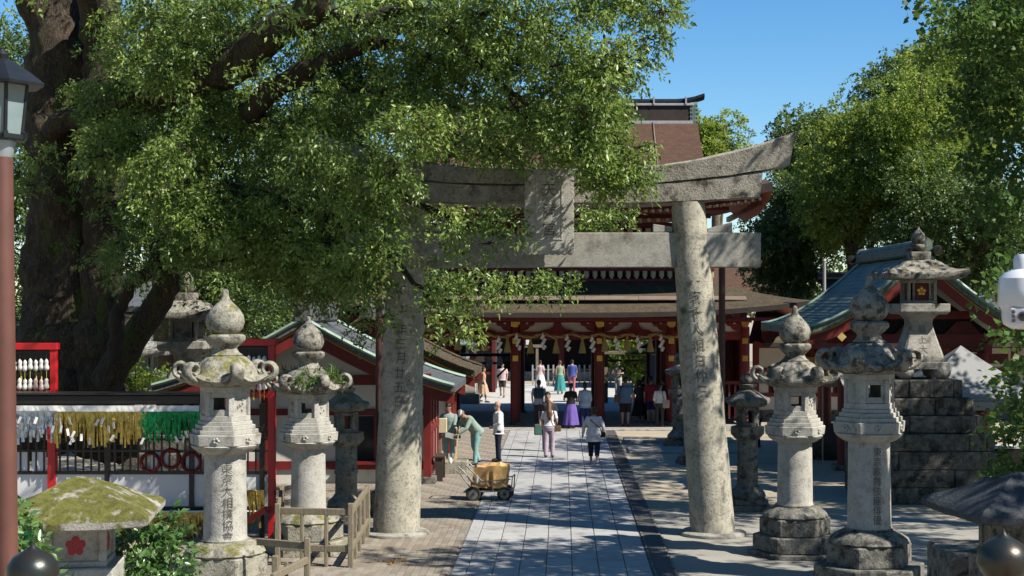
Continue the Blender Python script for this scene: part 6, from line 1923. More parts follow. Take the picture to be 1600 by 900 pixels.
    # --- face
    for sx in (-1, 1): MB().ell(tuple(hd_((sx * 0.029, 0.088, 0.075))), (0.012, 0.008, 0.007), 8, 6).build("eye", EYE, root)
    MB().tube([hd_((-0.022, 0.088, 0.005)), hd_((0, 0.094, 0.004)), hd_((0.022, 0.088, 0.005))], 0.005, 5).build("mouth", CL['crimson'], root)
    if mask:
        rows = []
        for z, rx, ry, yo in ((-0.045, .036, .04, .056), (0.0, .062, .080, .022), (0.045, .071, .092, .012)):
            rows.append([hd_((rx * 1.06 * math.cos(a), yo + ry * 1.06 * math.sin(a), z)) for a in [math.pi * (0.08 + 0.84 * q / 12) for q in range(13)]])
        MB().grid(rows).build("face_mask", CL['white'], root, smooth=60)
    if headband:
        MB().rings([ering(hd_((0, 0, z)), rr, rr * 1.22, 18, Hm) for z, rr in ((0.105, 0.080), (0.115, 0.084), (0.145, 0.083), (0.152, 0.076))]).build("headband", CL['white'], root, smooth=60)
    if hat == 'cap':
        mm = MB(); mm.rings([ering(hd_((0, -0.005, z)), rx, ry, 18, Hm) for z, rx, ry in ((0.11, .088, .102), (0.15, .088, .100), (0.19, .070, .08), (0.215, .03, .035))])
        mm.ell(tuple(hd_((0, 0.11, 0.115))), (0.07, 0.08, 0.012), 14, 6)
        mm.build("cap", CL['white'], root, smooth=60)
    for o in root.children:
        pass
    root.scale = (s, s, s)
    return root, dict(up=up, pel=pel, sh=sh, arms=armp, s=s, root=root, hd=hd_)

def wpt(info, v):
    rt = info['root']; return Matrix.Translation(rt.location) @ Matrix.Rotation(rt.rotation_euler[2], 4, 'Z') @ (Vector(v) * info['s'])

def shoulder_bag(info, side, color, label, drop=0.0, size=(0.22, 0.09, 0.18), cross=False, strap_m='black'):
    sh = info['sh'][side]; sx = -1 if side == 0 else 1
    a = Vector((-sx * 0.10 if cross else sx * 0.12, -0.02, sh.z + 0.05))
    c = Vector((sx * 0.25, -0.03, 0.98 - drop))
    t = empty("shoulder_bag", wpt(info, (0, 0, 0)), info['root'].rotation_euler[2], label, "bag", "bags carried by visitors")
    t.scale = (info['s'],) * 3
    bg = MB().box(c, size).build("pouch", CL[color], t, bev=0.03, seg=3)
    MB().tube([a + Vector((0, 0.12, -0.06)), a + Vector((0, 0.02, 0.015)), a + Vector((sx * 0.02, -0.14, -0.10)), Vector((sx * 0.20, -0.15, c.z + 0.2)), c + Vector((0, 0, size[2] / 2))], 0.013, 6).build("strap", CL[strap_m], t, smooth=60)
    return t

def at_(px, py): 
    Y = FPX * CAMH / (py - VY); return (GX(px, Y), Y, 0.02)
G1, G2, G3 = "shrine workers sweeping", "visitors walking on the stone path", "visitors beyond the gate"
H = math.radians
reach = [((-0.06, 0.16, -0.24), (-0.02, 0.38, -0.30)), ((0.05, 0.05, -0.28), (0.0, 0.24, -0.42))]
w1, i1 = person("worker in pale blue uniform standing by the office with a hand on the wooden box", at_(702, 726), 165, 1.64, 'uniform', 'uniform_trouser', True, G1, sleeve='long', skin=SKIN_T,
                arms=[((0.0, 0.10, -0.26), (-0.12, 0.30, -0.36)), ((0.16, 0.02, -0.24), (0.30, 0.16, -0.33))], tuck=False, headturn=-20, headpitch=15)
sweep = [((-0.03, 0.16, -0.25), (0.06, 0.34, -0.38)), ((0.05, 0.12, -0.26), (-0.06, 0.30, -0.44))]
w2, i2 = person("worker with white headband bending over to sweep behind the handcart", at_(744, 727), 125, 1.70, 'uniform_green', 'uniform_trouser', True, G1, sleeve='long', lean=42, stride=0.25, arms=sweep,
                build=1.1, skin=SKIN_T, tuck=False, headband=True, headpitch=18, hair_mat='grey')
w3, i3 = person("man in white long sleeved shirt, face mask and navy trousers watching the workers", at_(779, 722), 100, 1.66, 'white', 'navy', False, G1, sleeve='long', mask=True, tuck=False, shirt_len=0.05, build=1.05,
                arms=[((-0.06, 0.02, -0.27), (0.03, 0.17, -0.36)), ((0.06, -0.04, -0.28), (0.02, 0.05, -0.52))], headpitch=8)
br = empty("bamboo_broom", (0, 0, 0), 0, "bamboo broom held by the worker beside the wooden box", "broom", "brooms")
tip = Vector((GX(694, 39.2), 39.3, 0.08)); hand = wpt(i1, i1['arms'][1][2])
MB().tube([hand + (hand - tip) * 0.25, tip + (hand - tip) * 0.45], 0.014, 8).build("handle", M['bamboo'], br)
MB().tube([tip + (hand - tip) * 0.5, tip + (hand - tip) * 0.3, tip], [0.03, 0.10, 0.16], 14).build("bristles", M['broom'], br, smooth=50)
br = empty("bamboo_broom", (0, 0, 0), 0, "bamboo broom sweeping the ground behind the handcart handle", "broom", "brooms")
tip = Vector((GX(704, 37.4), 38.3, 0.06)); hand = wpt(i2, i2['arms'][0][2])
MB().tube([hand + (hand - tip) * 0.35, tip + (hand - tip) * 0.42], 0.014, 8).build("handle", M['bamboo'], br)
MB().tube([tip + (hand - tip) * 0.5, tip + (hand - tip) * 0.25, tip], [0.03, 0.08, 0.13], 14).build("bristles", M['broom'], br, smooth=50)
dp = empty("dustpan", (0, 0, 0), 0, "pale metal dustpan in the bending worker's hand", "dustpan")
hand = wpt(i2, i2['arms'][1][2])
MB().box((hand.x - 0.04, hand.y - 0.14, hand.z - 0.02), (0.44, 0.26, 0.02), rot=(0.5, 0.25, 0.2)).build("pan", M['steel'], dp, bev=0.005)
MB().tube([hand, (hand.x - 0.2, hand.y - 0.15, hand.z + 0.03), (hand.x - 0.36, hand.y - 0.2, hand.z + 0.02)], 0.012, 6).build("handle", M['dark_wood'], dp)

_, i4 = person("woman with long ginger hair in white top and lilac trousers standing on the path", at_(858, 716), 4, 1.60, 'white', 'lilac', True, G2, fem=True, hair_style='long', hair_mat='ginger', tuck=True, shoe=SHOE,
               arms=[((-0.06, 0.02, -0.27), (-0.02, 0.12, -0.46)), ((0.07, -0.03, -0.27), (0.05, 0.08, -0.46))])
shoulder_bag(i4, 1, 'brown_bag', "brown handbag on the ginger haired woman's shoulder", 0.10)
_, i5 = person("dark haired man facing this way behind the ginger haired woman", at_(856, 706), 178, 1.74, 'charcoal', 'charcoal', True, G2, skin=SKIN_T, tuck=False)
bag = empty("shopping_bag", at_(842, 694), 0.2, "green shopping bag hanging low beside the facing man", "bag", "bags carried by visitors")
bag.location.z = 0.30
MB().box((0, 0, 0.16), (0.30, 0.12, 0.34)).build("sack", CL['green_bag'], bag, bev=0.03, seg=2)
for sx in (-0.07, 0.07): MB().tube([(sx, 0, 0.33), (0, 0, 0.44), (-sx, 0, 0.33)], 0.008, 5).build("handle", CL['green_bag'], bag)
_, i6 = person("man with dark backpack and grey shirt walking towards the gate", at_(842, 668), 0, 1.66, 'grey_blue', 'charcoal', True, G2, tuck=False, stride=0.25)
bp_ = empty("backpack", wpt(i6, (0, 0, 0)), 0, "dark teal backpack worn by the man walking to the gate", "backpack")
MB().box((0, -0.20, 1.20), (0.36, 0.17, 0.34)).build("pack", CL['teal_dark'], bp_, bev=0.05, seg=3)
for sx in (-0.12, 0.12): MB().tube([(sx, -0.14, 1.34), (sx, -0.06, 1.45), (sx, 0.07, 1.44), (sx, 0.14, 1.30)], 0.02, 6).build("strap", CL['teal_dark'], bp_)
_, i7 = person("woman in black top and long purple skirt walking into the gate", at_(892, 671), -3, 1.58, 'black', 'purple', True, G2, fem=True, legwear='long_skirt', stride=0.1, hair_style='short',
               arms=[((-0.10, 0.03, -0.25), (-0.10, 0.18, -0.30)), ((0.06, 0.02, -0.27), (0.06, 0.16, -0.34))])
_, i8 = person("woman in pale blue blouse and navy trousers beside the purple skirt", at_(914, 670), 3, 1.60, 'pale_blue', 'indigo', True, G2, fem=True, build=1.15, sleeve='elbow', tuck=False, shirt_len=0.06, hair_style='bob')
_, i9 = person("woman in loose white blouse and dark cropped trousers walking away on the path", at_(928, 727), -8, 1.56, 'white', 'navy', True, G2, fem=True, build=1.25, sleeve='long', tuck=False, shirt_len=0.14, legwear='crop', stride=0.30,
               hair_style='bob', hair_mat='brown', shoe=SHOE_W, arms=[((-0.13, -0.02, -0.25), (-0.17, 0.02, -0.48)), ((0.12, -0.04, -0.25), (0.15, 0.02, -0.46))])
shoulder_bag(i9, 1, 'black', "dark crossbody bag worn over the loose white blouse", 0.08, (0.20, 0.10, 0.16), cross=True)
person("person in white top with pink shoulder before the picket fence", at_(844, 613), -10, 1.58, 'pale_pink', 'white', True, G3, fem=True, legwear='skirt', far=True)
person("woman in mint top and long teal skirt facing the main hall", at_(875, 616), 5, 1.62, 'mint', 'teal', True, G3, fem=True, sleeve='none', legwear='long_skirt', hair_mat='light', hair_style='bun', far=True)
person("person in blue checked shirt and bright pink trousers facing the main hall", at_(894, 613), -5, 1.60, 'plaid', 'pink', True, G3, build=1.1, tuck=False, far=True)
person("woman in beige dress walking right, left of the gate opening", at_(755, 630), -80, 1.58, 'beige', 'beige', True, G3, fem=True, legwear='dress', stride=0.4, sleeve='none', far=True)
_, i14 = person("walker in white top and dark shorts with a black bag left of the gate", at_(785, 621), 175, 1.62, 'pale_pink', 'charcoal', True, G3, legwear='shorts', stride=0.35, tuck=False, far=True)
shoulder_bag(i14, 0, 'black', "black bag slung on the walker left of the gate", 0.0)
person("man in white cap and cream trousers standing in the sunny inner court", at_(966, 621), 160, 1.66, 'taupe', 'cream', True, G3, hat='cap', far=True,
       arms=[((-0.10, 0.08, -0.22), (0.04, 0.24, -0.22)), ((0.10, 0.08, -0.22), (-0.02, 0.24, -0.20))])
G4 = "visitors gathered in the shade of the gate"
_, i16 = person("broad man in blue shirt and dark shorts in the shaded right bay", at_(977, 668), -6, 1.76, 'sky', 'black', True, G4, build=1.15, legwear='shorts', tuck=False, skin=SKIN_T)
shoulder_bag(i16, 0, 'brown_bag', "brown bag on the broad man's left side", 0.0, (0.26, 0.12, 0.26))
person("dark clothed woman in the middle of the shaded group", at_(999, 662), 10, 1.58, 'charcoal', 'black', True, G4, fem=True, legwear='skirt', hair_style='bob')
person("slim figure in black behind the dark clothed woman", at_(1005, 657), -15, 1.62, 'black', 'black', True, G4, hair_style='short')
person("man in crimson shirt and navy shorts in the shaded group", at_(1017, 663), 4, 1.72, 'crimson', 'indigo', True, G4, legwear='shorts', tuck=False)
_, i20 = person("woman in white blouse and grey trousers at the right of the shaded group", at_(1031, 669), -20, 1.56, 'white', 'charcoal', True, G4, fem=True, sleeve='elbow', hair_style='pony')
shoulder_bag(i20, 1, 'tote', "beige tote bag on the white bloused woman's shoulder", 0.05, (0.28, 0.10, 0.32))
person("person in dark checked shirt beside the gate's right pillar", at_(1036, 660), 15, 1.66, 'charcoal', 'black', True, G4, tuck=False)
person("stooping person in blue top partly hidden behind the small dark lantern", at_(1185, 700), 80, 1.55, 'cobalt', 'black', True, G4, lean=30, sleeve='short', arms=reach)
# ================================================================== TREES
def in_poly(x, y, poly):
    c = False; j = len(poly) - 1
    for i in range(len(poly)):
        xi, yi = poly[i]; xj, yj = poly[j]
        if (yi > y) != (yj > y) and x < (xj - xi) * (y - yi) / (yj - yi) + xi: c = not c
        j = i
    return c

# ---- the great camphor on the left
CY = 34.0
cam_t = empty("camphor_tree", (GX(115, CY), CY, 0), 0, "huge old camphor tree whose mossy trunk and spreading crown fill the left", "tree")
base = Vector(cam_t.location)
def limb(name, pts, radii, parent, material, k=5, n=12, amp=0.05, offset=base, lump=0.0):
    pp = wiggle([Vector(p) - offset for p in pts], k, amp)
    rr = interp(radii, k)
    o = MB().tube(pp, rr, n).build(name, material, parent, smooth=80)
    if lump: roughen(o, lump, 1.3, lump * 0.55, 5.0)
    return o
limb("trunk", [P(95, 690, CY), P(98, 600, CY), P(100, 450, CY), P(98, 250, CY), P(95, 60, CY), P(85, -150, CY), P(60, -400, CY)],
     [1.7, 1.25, 0.98, 0.84, 0.70, 0.62, 0.5], cam_t, M['bark'], 16, 64, 0.03, lump=0.2)
limb("trunk", [P(160, 690, CY - .6), P(158, 600, CY - .6), P(160, 450, CY - .6), P(164, 250, CY - .6), P(160, 60, CY - .5), P(165, -150, CY - .5), P(200, -420, CY - 1)],
     [0.9, 0.60, 0.50, 0.45, 0.42, 0.40, 0.32], cam_t, M['bark'], 16, 48, 0.03, lump=0.14)
# old branch stub and scar
limb("limb", [P(80, 205, CY - 1.0), P(95, 190, CY - 1.3), P(125, 186, CY - 1.5), P(180, 205, CY - 2.2)], [0.20, 0.26, 0.20, 0.10], cam_t, M['bark'], 5, 16, 0.02, lump=0.03)
LIMBS = [
    ([(150, 190, 33.2), (230, 150, 31.5), (300, 128, 30), (350, 112, 29.5), (400, 75, 29), (440, 40, 28.5), (490, 10, 28), (510, -60, 27.5)], [0.52, .44, .38, .36, .34, .32, .30, .24]),
    ([(385, 178, 29.5), (430, 140, 29), (480, 108, 28.6), (560, 75, 28.2), (620, 72, 27.9), (700, 100, 27.5)], [.24, .22, .19, .14, .10, .05]),
    ([(420, 130, 29), (500, 126, 28.6), (560, 140, 28.4), (650, 152, 28), (720, 170, 27.6)], [.13, .10, .08, .065, .03]),
    ([(490, 10, 28), (560, 30, 27.6), (632, 14, 27.4), (660, 40, 27.2), (700, 45, 27), (740, 90, 26.8), (790, 140, 26.5), (840, 210, 26.3)], [.16, .13, .12, .11, .10, .07, .05, .03]),
    ([(640, 15, 27.4), (720, 22, 27), (800, 25, 26.7), (880, 60, 26.4), (950, 100, 26.2)], [.08, .07, .06, .04, .02]),
    ([(280, 130, 30.3), (330, 95, 30.2), (360, 55, 30.2), (400, 30, 30.2), (430, -30, 30)], [.16, .13, .11, .09, .07]),
    ([(250, 110, 31), (262, 60, 31), (280, 10, 31), (300, -60, 31)], [.12, .10, .09, .07]),
    ([(165, 600, 32.5), (215, 520, 32), (258, 455, 31.6), (275, 405, 31.3), (285, 355, 31), (300, 290, 30.6), (340, 230, 30.2)], [.36, .30, .26, .24, .22, .16, .10]),
    ([(178, 560, 31.4), (183, 500, 31.2), (205, 450, 31), (240, 415, 30.8), (246, 385, 30.7), (268, 368, 30.6), (300, 350, 30.4), (345, 338, 30.2), (400, 345, 30)], [.16, .15, .14, .13, .13, .12, .11, .08, .04]),
    ([(230, 418, 31), (300, 416, 30.6), (345, 410, 30.3), (420, 400, 29.9), (520, 420, 29)], [.07, .06, .05, .04, .02]),
    ([(300, 290, 30.6), (390, 300, 29.9), (480, 330, 29), (570, 370, 28), (640, 430, 27), (680, 480, 26.6)], [.15, .12, .10, .08, .05, .03]),
    ([(400, 180, 29.6), (480, 230, 28.8), (560, 270, 28), (680, 330, 26.9), (790, 370, 26.4)], [.14, .11, .09, .06, .03]),
    ([(170, 330, 33), (260, 300, 33), (360, 290, 33.5), (470, 300, 34)], [.24, .18, .13, .08]),
    ([(790, 140, 26.5), (880, 200, 26.3), (950, 240, 26.4), (985, 280, 26.6)], [.05, .04, .025, .015]),
    ([(160, 60, 33.4), (120, -80, 31), (60, -200, 27), (20, -330, 23)], [.36, .30, .25, .18]),
    ([(560, 140, 29.5), (700, 200, 30.5), (860, 280, 31.4), (960, 340, 31.8)], [.10, .07, .05, .02]),
]
for pts, rad in LIMBS:
    limb("limb", [P(*p) for p in pts], rad, cam_t, M['branch'] if rad[0] < 0.3 else M['bark'], 5, 14 if rad[0] > 0.2 else 9, 0.035 if rad[0] > 0.2 else 0.05, lump=0.03 if rad[0] > 0.2 else 0.0)

rs_ = np.random.RandomState(21)
canopy = [(1040, -40), (1036, 40), (1010, 90), (975, 130), (958, 155), (985, 190), (1000, 240), (1000, 275), (975, 285), (930, 270), (900, 255), (850, 245), (640, 245),
          (625, 300), (615, 370), (600, 410), (590, 440), (560, 460), (520, 470), (450, 440), (380, 420), (330, 440), (280, 400), (200, 440), (200, 300), (140, 240), (180, 160), (210, 60), (200, -40)]
holes = [((412, 72), 16), ((610, 240), 34), ((230, 360), 24), ((690, 200), 10)]
clumps = []
def add_clump(px, py, Y, rpx, fl=0.75, ry=1.0):
    r = rpx / FPX * Y
    p = P(px, py, Y) - base
    clumps.append((p.x, p.y, p.z, r, r * ry, r * fl))
def seg_near(x, y, pts, d):
    for (x0, y0), (x1, y1) in zip(pts, pts[1:]):
        t = max(0, min(1, ((x - x0) * (x1 - x0) + (y - y0) * (y1 - y0)) / ((x1 - x0) ** 2 + (y1 - y0) ** 2)))
        if math.hypot(x - x0 - t * (x1 - x0), y - y0 - t * (y1 - y0)) < d: return True
    return False
n = 0
while n < 300:
    px, py = rs_.uniform(140, 1040), rs_.uniform(-30, 540)
    if not in_poly(px, py, canopy): continue
    if any((px - h[0][0]) ** 2 + (py - h[0][1]) ** 2 < (h[1] + 26) ** 2 for h in holes) and rs_.rand() < 0.93: continue
    t = min(1, max(0, (px - 140) / 850))
    Y = 31.0 - 5.0 * t + rs_.uniform(-1.6, 1.6)
    if 190 < py < 430 and px > 560: Y = rs_.uniform(25.2, 26.6)          # hangs in front of the torii
    if Y < 30.5 and seg_near(px, py, ((290, 132), (345, 112), (400, 75), (440, 40), (500, 0)), 30) and rs_.rand() < 0.9: continue
    if Y < 29 and seg_near(px, py, ((395, 170), (430, 140), (480, 108), (560, 75), (640, 70)), 22) and rs_.rand() < 0.85: continue
    add_clump(px, py, Y, rs_.uniform(24, 42))
    n += 1
# drooping sprays with their own outlines
for (px, py, r, Y) in ((985, 250, 24, 26.0), (992, 285, 18, 25.9), (970, 295, 16, 25.8), (945, 275, 26, 26), (940, 220, 36, 26.2), (960, 180, 26, 26.4), (1015, 60, 28, 26.2), (1030, 20, 24, 26), (1000, 95, 26, 26.2), (985, 122, 16, 26.3),
                       (720, 505, 26, 26.0), (700, 525, 20, 25.8), (682, 495, 24, 26.2), (668, 462, 20, 26.3), (600, 495, 20, 26.6), (585, 455, 26, 26.8), (700, 470, 18, 26.2),
                       (690, 345, 26, 26), (735, 355, 26, 26), (775, 348, 26, 25.8), (800, 345, 20, 25.7), (808, 366, 13, 25.7), (765, 380, 18, 25.8), (540, 250, 40, 26), (500, 230, 40, 26.2), (590, 260, 34, 26), (620, 300, 30, 26), (480, 270, 36, 26.4), (560, 310, 40, 26.4), (722, 396, 18, 26), (690, 385, 18, 26.2),
                       (700, 440, 26, 30.5), (740, 445, 28, 30.5), (790, 440, 26, 30.8), (830, 440, 26, 31), (870, 438, 22, 31), (890, 445, 14, 31), (770, 465, 18, 30.6), (720, 460, 22, 30.4), (845, 455, 16, 31),
                       (930, 340, 26, 31.5), (960, 345, 24, 31.6), (940, 365, 20, 31.6), (905, 335, 20, 31.4), (975, 335, 14, 31.8), (915, 362, 18, 31.5),
                       (540, 430, 40, 29), (500, 440, 40, 29.5), (560, 395, 44, 28.5), (470, 400, 44, 29.4), (430, 440, 30, 30), (520, 470, 24, 29.2), (380, 470, 20, 31), (560, 480, 22, 29.4), (570, 520, 16, 29.6),
                       (150, 160, 34, 31.2), (175, 200, 30, 31), (210, 180, 30, 30.6), (160, 225, 22, 31.3), (200, 240, 26, 31), (60, 240, 22, 32), (30, 270, 24, 32.2), (45, 290, 16, 32.2), (175, 300, 18, 32.0),
                       (640, 190, 34, 30.5), (680, 215, 36, 31), (730, 200, 36, 31), (780, 215, 34, 31.2), (830, 205, 34, 31.4), (875, 220, 30, 31.6), (915, 215, 26, 31.6), (650, 240, 26, 30.6), (700, 245, 26, 30.8), (750, 245, 26, 31), (800, 248, 24, 31), (850, 248, 24, 31.2), (760, 165, 34, 31), (820, 165, 32, 31.3), (880, 170, 28, 31.4), (690, 170, 32, 30.6), (900, 245, 22, 31.4), (660, 330, 26, 30.4), (720, 340, 26, 30.6), (780, 335, 22, 30.8),
                       (140, 280, 18, 31.0), (165, 330, 20, 31.0), (185, 380, 22, 31.0), (150, 400, 14, 31.2), (195, 420, 20, 31), (130, 130, 20, 31.5), (190, 60, 26, 31), (170, 20, 22, 31.5),
                       (430, 12, 22, 20.0), (445, 25, 16, 19.8), (410, 5, 20, 20.2)):
    add_clump(px, py, Y, r)
twigs(clumps, 5, 3, M['branch'], cam_t)
leaf_mesh("foliage", clumps, 500, 0.108, 0.046, 5, M['leaf'], spray=14, spray_len=0.30, droop=0.5, shell=0.35, parent=cam_t)
# upper crown above the frame and the far side of the tree
hi = []
for _ in range(150):
    px, py, Y = rs_.uniform(-500, 980), rs_.uniform(-620, -40), rs_.uniform(23, 38)
    if px > 330 or (px > 150 and rs_.rand() < 0.5): continue
    p = P(px, py, Y) - base; r = rs_.uniform(0.7, 1.15)
    hi.append((p.x, p.y, p.z, r, r, r * 0.7))
for _ in range(34):
    px, py, Y = rs_.uniform(60, 680), rs_.uniform(-330, -60), rs_.uniform(18.5, 23.0)
    p = P(px, py, Y) - base; r = rs_.uniform(0.5, 0.85)
    hi.append((p.x, p.y, p.z, r, r, r * 0.7))
for _ in range(24):
    px, py, Y = rs_.uniform(420, 880), rs_.uniform(-190, -50), rs_.uniform(22.5, 26.0)
    p = P(px, py, Y) - base; r = rs_.uniform(0.4, 0.7)
    hi.append((p.x, p.y, p.z, r, r, r * 0.7))
leaf_mesh("upper_foliage", hi, 330, 0.125, 0.06, 6, M['leaf'], spray=12, spray_len=0.36, droop=0.4, shell=0.35, parent=cam_t)
bk_ = []
for _ in range(95):
    px, py, Y = rs_.uniform(150, 680), rs_.uniform(-20, 455), rs_.uniform(35.5, 41)
    if any((px - h[0][0]) ** 2 + (py - h[0][1]) ** 2 < (h[1] + 22) ** 2 for h in holes): continue
    p = P(px, py, Y) - base; r = rs_.uniform(0.6, 0.95)
    bk_.append((p.x, p.y, p.z, r, r, r * 0.75))
leaf_mesh("back_foliage", bk_, 300, 0.12, 0.055, 7, M['leaf'], spray=12, spray_len=0.34, droop=0.45, shell=0.3, parent=cam_t)
# ferns and moss tufts growing on the trunk
tf = []
for (px, py, r) in ((150, 75, 26), (165, 150, 20), (185, 95, 20), (118, 150, 14), (165, 262, 20), (152, 300, 14), (110, 310, 14), (90, 260, 16), (105, 380, 14), (150, 40, 16)):
    p = P(px, py, CY - 1.35) - base; rr = r / FPX * CY
    tf.append((p.x, p.y, p.z, rr, 0.25, rr))
leaf_mesh("trunk_ferns", tf, 160, 0.12, 0.03, 9, M['leaf_fern'], spray=10, spray_len=0.15, droop=0.3, shell=0.1, parent=cam_t)

# ---- generic trees
def tree(name, label, X, Y, crown_c, crown_r, n_clumps, cl_r, per, L, W, material, seed, group=None, trunk_r=0.4, trunk_m='trunk_pale', flat=0.8, spray_len=0.3, shell=0.55, lean=(0, 0), extra=None):
    t = empty(name, (X, Y, 0), 0, label, "tree", group)
    rnd = random.Random(seed); c = Vector(crown_c)
    top = c - Vector((X, Y, 0))
    limb("trunk", [Vector((X, Y, -0.2)), Vector((X + top.x * 0.25, Y + top.y * 0.25, c.z * 0.35)), Vector((X + top.x * 0.7, Y + top.y * 0.7, c.z * 0.75)), c + Vector((0, 0, crown_r[2] * 0.4))],
         [trunk_r * 1.2, trunk_r * 0.85, trunk_r * 0.55, trunk_r * 0.15], t, M[trunk_m], 5, 14, 0.06, offset=Vector((X, Y, 0)), lump=trunk_r * 0.1)
    cl = []
    for q in range(n_clumps):
        while True:
            d = Vector((rnd.uniform(-1, 1), rnd.uniform(-1, 1), rnd.uniform(-1, 1)))
            if 0.25 < d.length < 1: break
        d = d * (0.55 + 0.45 * rnd.random()) / max(d.length, 0.3) if rnd.random() < 0.75 else d
        p = c + Vector((d.x * crown_r[0], d.y * crown_r[1], d.z * crown_r[2])) - Vector((X, Y, 0))
        r = cl_r * rnd.uniform(0.7, 1.3)
        cl.append((p.x, p.y, p.z, r, r, r * flat))
        if q % 4 == 0:
            st = Vector((top.x * 0.5, top.y * 0.5, c.z * rnd.uniform(0.45, 0.8)))
            limb("limb", [st, st.lerp(p, 0.5) + Vector((0, 0, 0.25 * crown_r[2] * 0.4)), p], [trunk_r * 0.30, trunk_r * 0.17, 0.03], t, M[trunk_m], 4, 7, 0.08, offset=Vector((0, 0, 0)))
    if extra: cl += [(x - X, y - Y, z, r, r, r * flat) for x, y, z, r in extra]
    leaf_mesh("crown", cl, int(per * 1.2), L, W * 1.2, seed, material, spray=12, spray_len=spray_len, droop=0.2, shell=shell, parent=t)
    return t

GT = "trees rising behind the water pavilion"
def tree_px(name, label, px, py, Y, rpx, rpy, bx_px=None, **kw):
    c = P(px, py, Y); X = GX(bx_px if bx_px is not None else px, Y)
    return tree(name, label, X, Y, c, (rpx / FPX * Y, rpx / FPX * Y * 0.8, rpy / FPX * Y), **kw)
tree_px("broadleaf_tree", "bright yellow green tree beyond the torii's right end", 1335, 280, 60, 98, 125, n_clumps=64, cl_r=0.95, per=660, L=0.132, W=0.066, material=M['leaf_right'], seed=31, group=GT)
tree_px("broadleaf_tree", "light green tree above the pavilion roof", 1450, 250, 58, 100, 145, n_clumps=54, cl_r=0.95, per=660, L=0.132, W=0.066, material=M['leaf_right'], seed=32, group=GT)
tree_px("evergreen_tree", "tall dark evergreen at the back against the sky", 1440, 150, 74, 88, 66, n_clumps=60, cl_r=1.25, per=660, L=0.172, W=0.086, material=M['leaf_deep'], seed=33, group=GT, bx_px=1440, trunk_r=0.6)
tree_px("evergreen_tree", "dark evergreen behind, left shoulder of the wooded skyline", 1262, 240, 76, 48, 52, n_clumps=36, cl_r=1.2, per=660, L=0.172, W=0.086, material=M['leaf_deep'], seed=34, group=GT)
tree_px("evergreen_tree", "deep green tree in shade right of the torii tie beam", 1246, 370, 64, 72, 88, n_clumps=56, cl_r=0.95, per=720, L=0.145, W=0.073, material=M['leaf_deep'], seed=35, group=GT)
tree_px("evergreen_tree", "tall green tree filling the upper right skyline", 1550, 115, 70, 92, 112, n_clumps=60, cl_r=1.2, per=660, L=0.172, W=0.086, material=M['leaf_right'], seed=36, group=GT, trunk_r=0.6)
tree_px("evergreen_tree", "dark tree behind the pavilion ridge", 1500, 350, 56, 120, 100, n_clumps=55, cl_r=0.95, per=680, L=0.132, W=0.066, material=M['leaf_deep'], seed=37, group=GT)
tree_px("broadleaf_tree", "small tree peeping right of the gatehouse ridge", 1118, 225, 90, 42, 48, n_clumps=26, cl_r=0.95, per=600, L=0.172, W=0.086, material=M['leaf_right'], seed=38)
tree_px("broadleaf_tree", "far tree low on the horizon under the tie beam", 1160, 432, 95, 34, 26, n_clumps=18, cl_r=0.7, per=440, L=0.172, W=0.086, material=M['leaf_deep'], seed=39)
tree_px("broadleaf_tree", "sunlit green tree inside the court right of the main hall", 1000, 540, 79, 58, 40, n_clumps=36, cl_r=0.75, per=600, L=0.145, W=0.079, material=M['leaf_right'], seed=40)
tree_px("broadleaf_tree", "dark tree in the court left of the main hall", 690, 480, 90, 60, 50, n_clumps=30, cl_r=1.0, per=480, L=0.172, W=0.086, material=M['leaf_deep'], seed=41)
# left background behind the camphor
GL = "trees closing the view behind the camphor"
tree_px("evergreen_tree", "shaded tree behind the left stone lanterns", 360, 430, 50, 110, 110, n_clumps=55, cl_r=0.95, per=640, L=0.119, W=0.059, material=M['leaf_deep'], seed=42, group=GL)
tree_px("evergreen_tree", "tree behind the camphor trunk's right side", 250, 250, 52, 120, 170, n_clumps=65, cl_r=1.0, per=640, L=0.119, W=0.059, material=M['leaf_right'], seed=43, group=GL)
tree_px("evergreen_tree", "tree behind the crown left of the torii", 500, 330, 66, 130, 150, n_clumps=60, cl_r=1.2, per=600, L=0.158, W=0.079, material=M['leaf_deep'], seed=44, group=GL)
tree_px("evergreen_tree", "tree at far left edge behind the lamp post", -10, 240, 48, 115, 270, n_clumps=85, cl_r=1.0, per=600, L=0.119, W=0.059, material=M['leaf_deep'], seed=45, group=GL, trunk_r=0.7, trunk_m='bark')

# ---- near trees on the right side: shade the approach
maple = []
for (px, py, r, Y) in ((1560, 60, 0.75, 20), (1600, 20, 0.8, 20), (1520, 25, 0.45, 19.5), (1470, 5, 0.32, 19), (1425, 3, 0.16, 19), (1590, 130, 0.8, 21), (1560, 180, 0.55, 21), (1600, 230, 0.7, 21.5), (1575, 290, 0.6, 21), (1605, 330, 0.6, 20.5),
                       (1580, 390, 0.35, 21), (1600, 450, 0.4, 16.5), (1618, 540, 0.35, 16), (1604, 575, 0.22, 16), (1605, 620, 0.35, 16), (1590, 680, 0.25, 15.6), (1602, 740, 0.30, 15.6), (1580, 800, 0.22, 16), (1600, 790, 0.3, 15.5), (1560, 120, 0.4, 20.5), (1540, 250, 0.3, 21.5), (1602, 520, 0.28, 19), (1612, 600, 0.34, 19), (1592, 640, 0.2, 19), (1608, 660, 0.3, 18.5), (1545, 330, 0.3, 21.5), (1515, 190, 0.35, 22)):
    q = P(px, py, Y); maple.append((q.x, q.y, q.z, r))
tree("maple_tree", "near maple leaning in from the right edge above the security camera", 10.0, 17.0, (9.8, 16.6, 7.4), (2.2, 2.4, 2.2), 28, 0.6, 420, 0.085, 0.07, M['leaf_maple'], 51, None, 0.28, 'branch', 0.6, 0.28, 0.3, extra=maple)
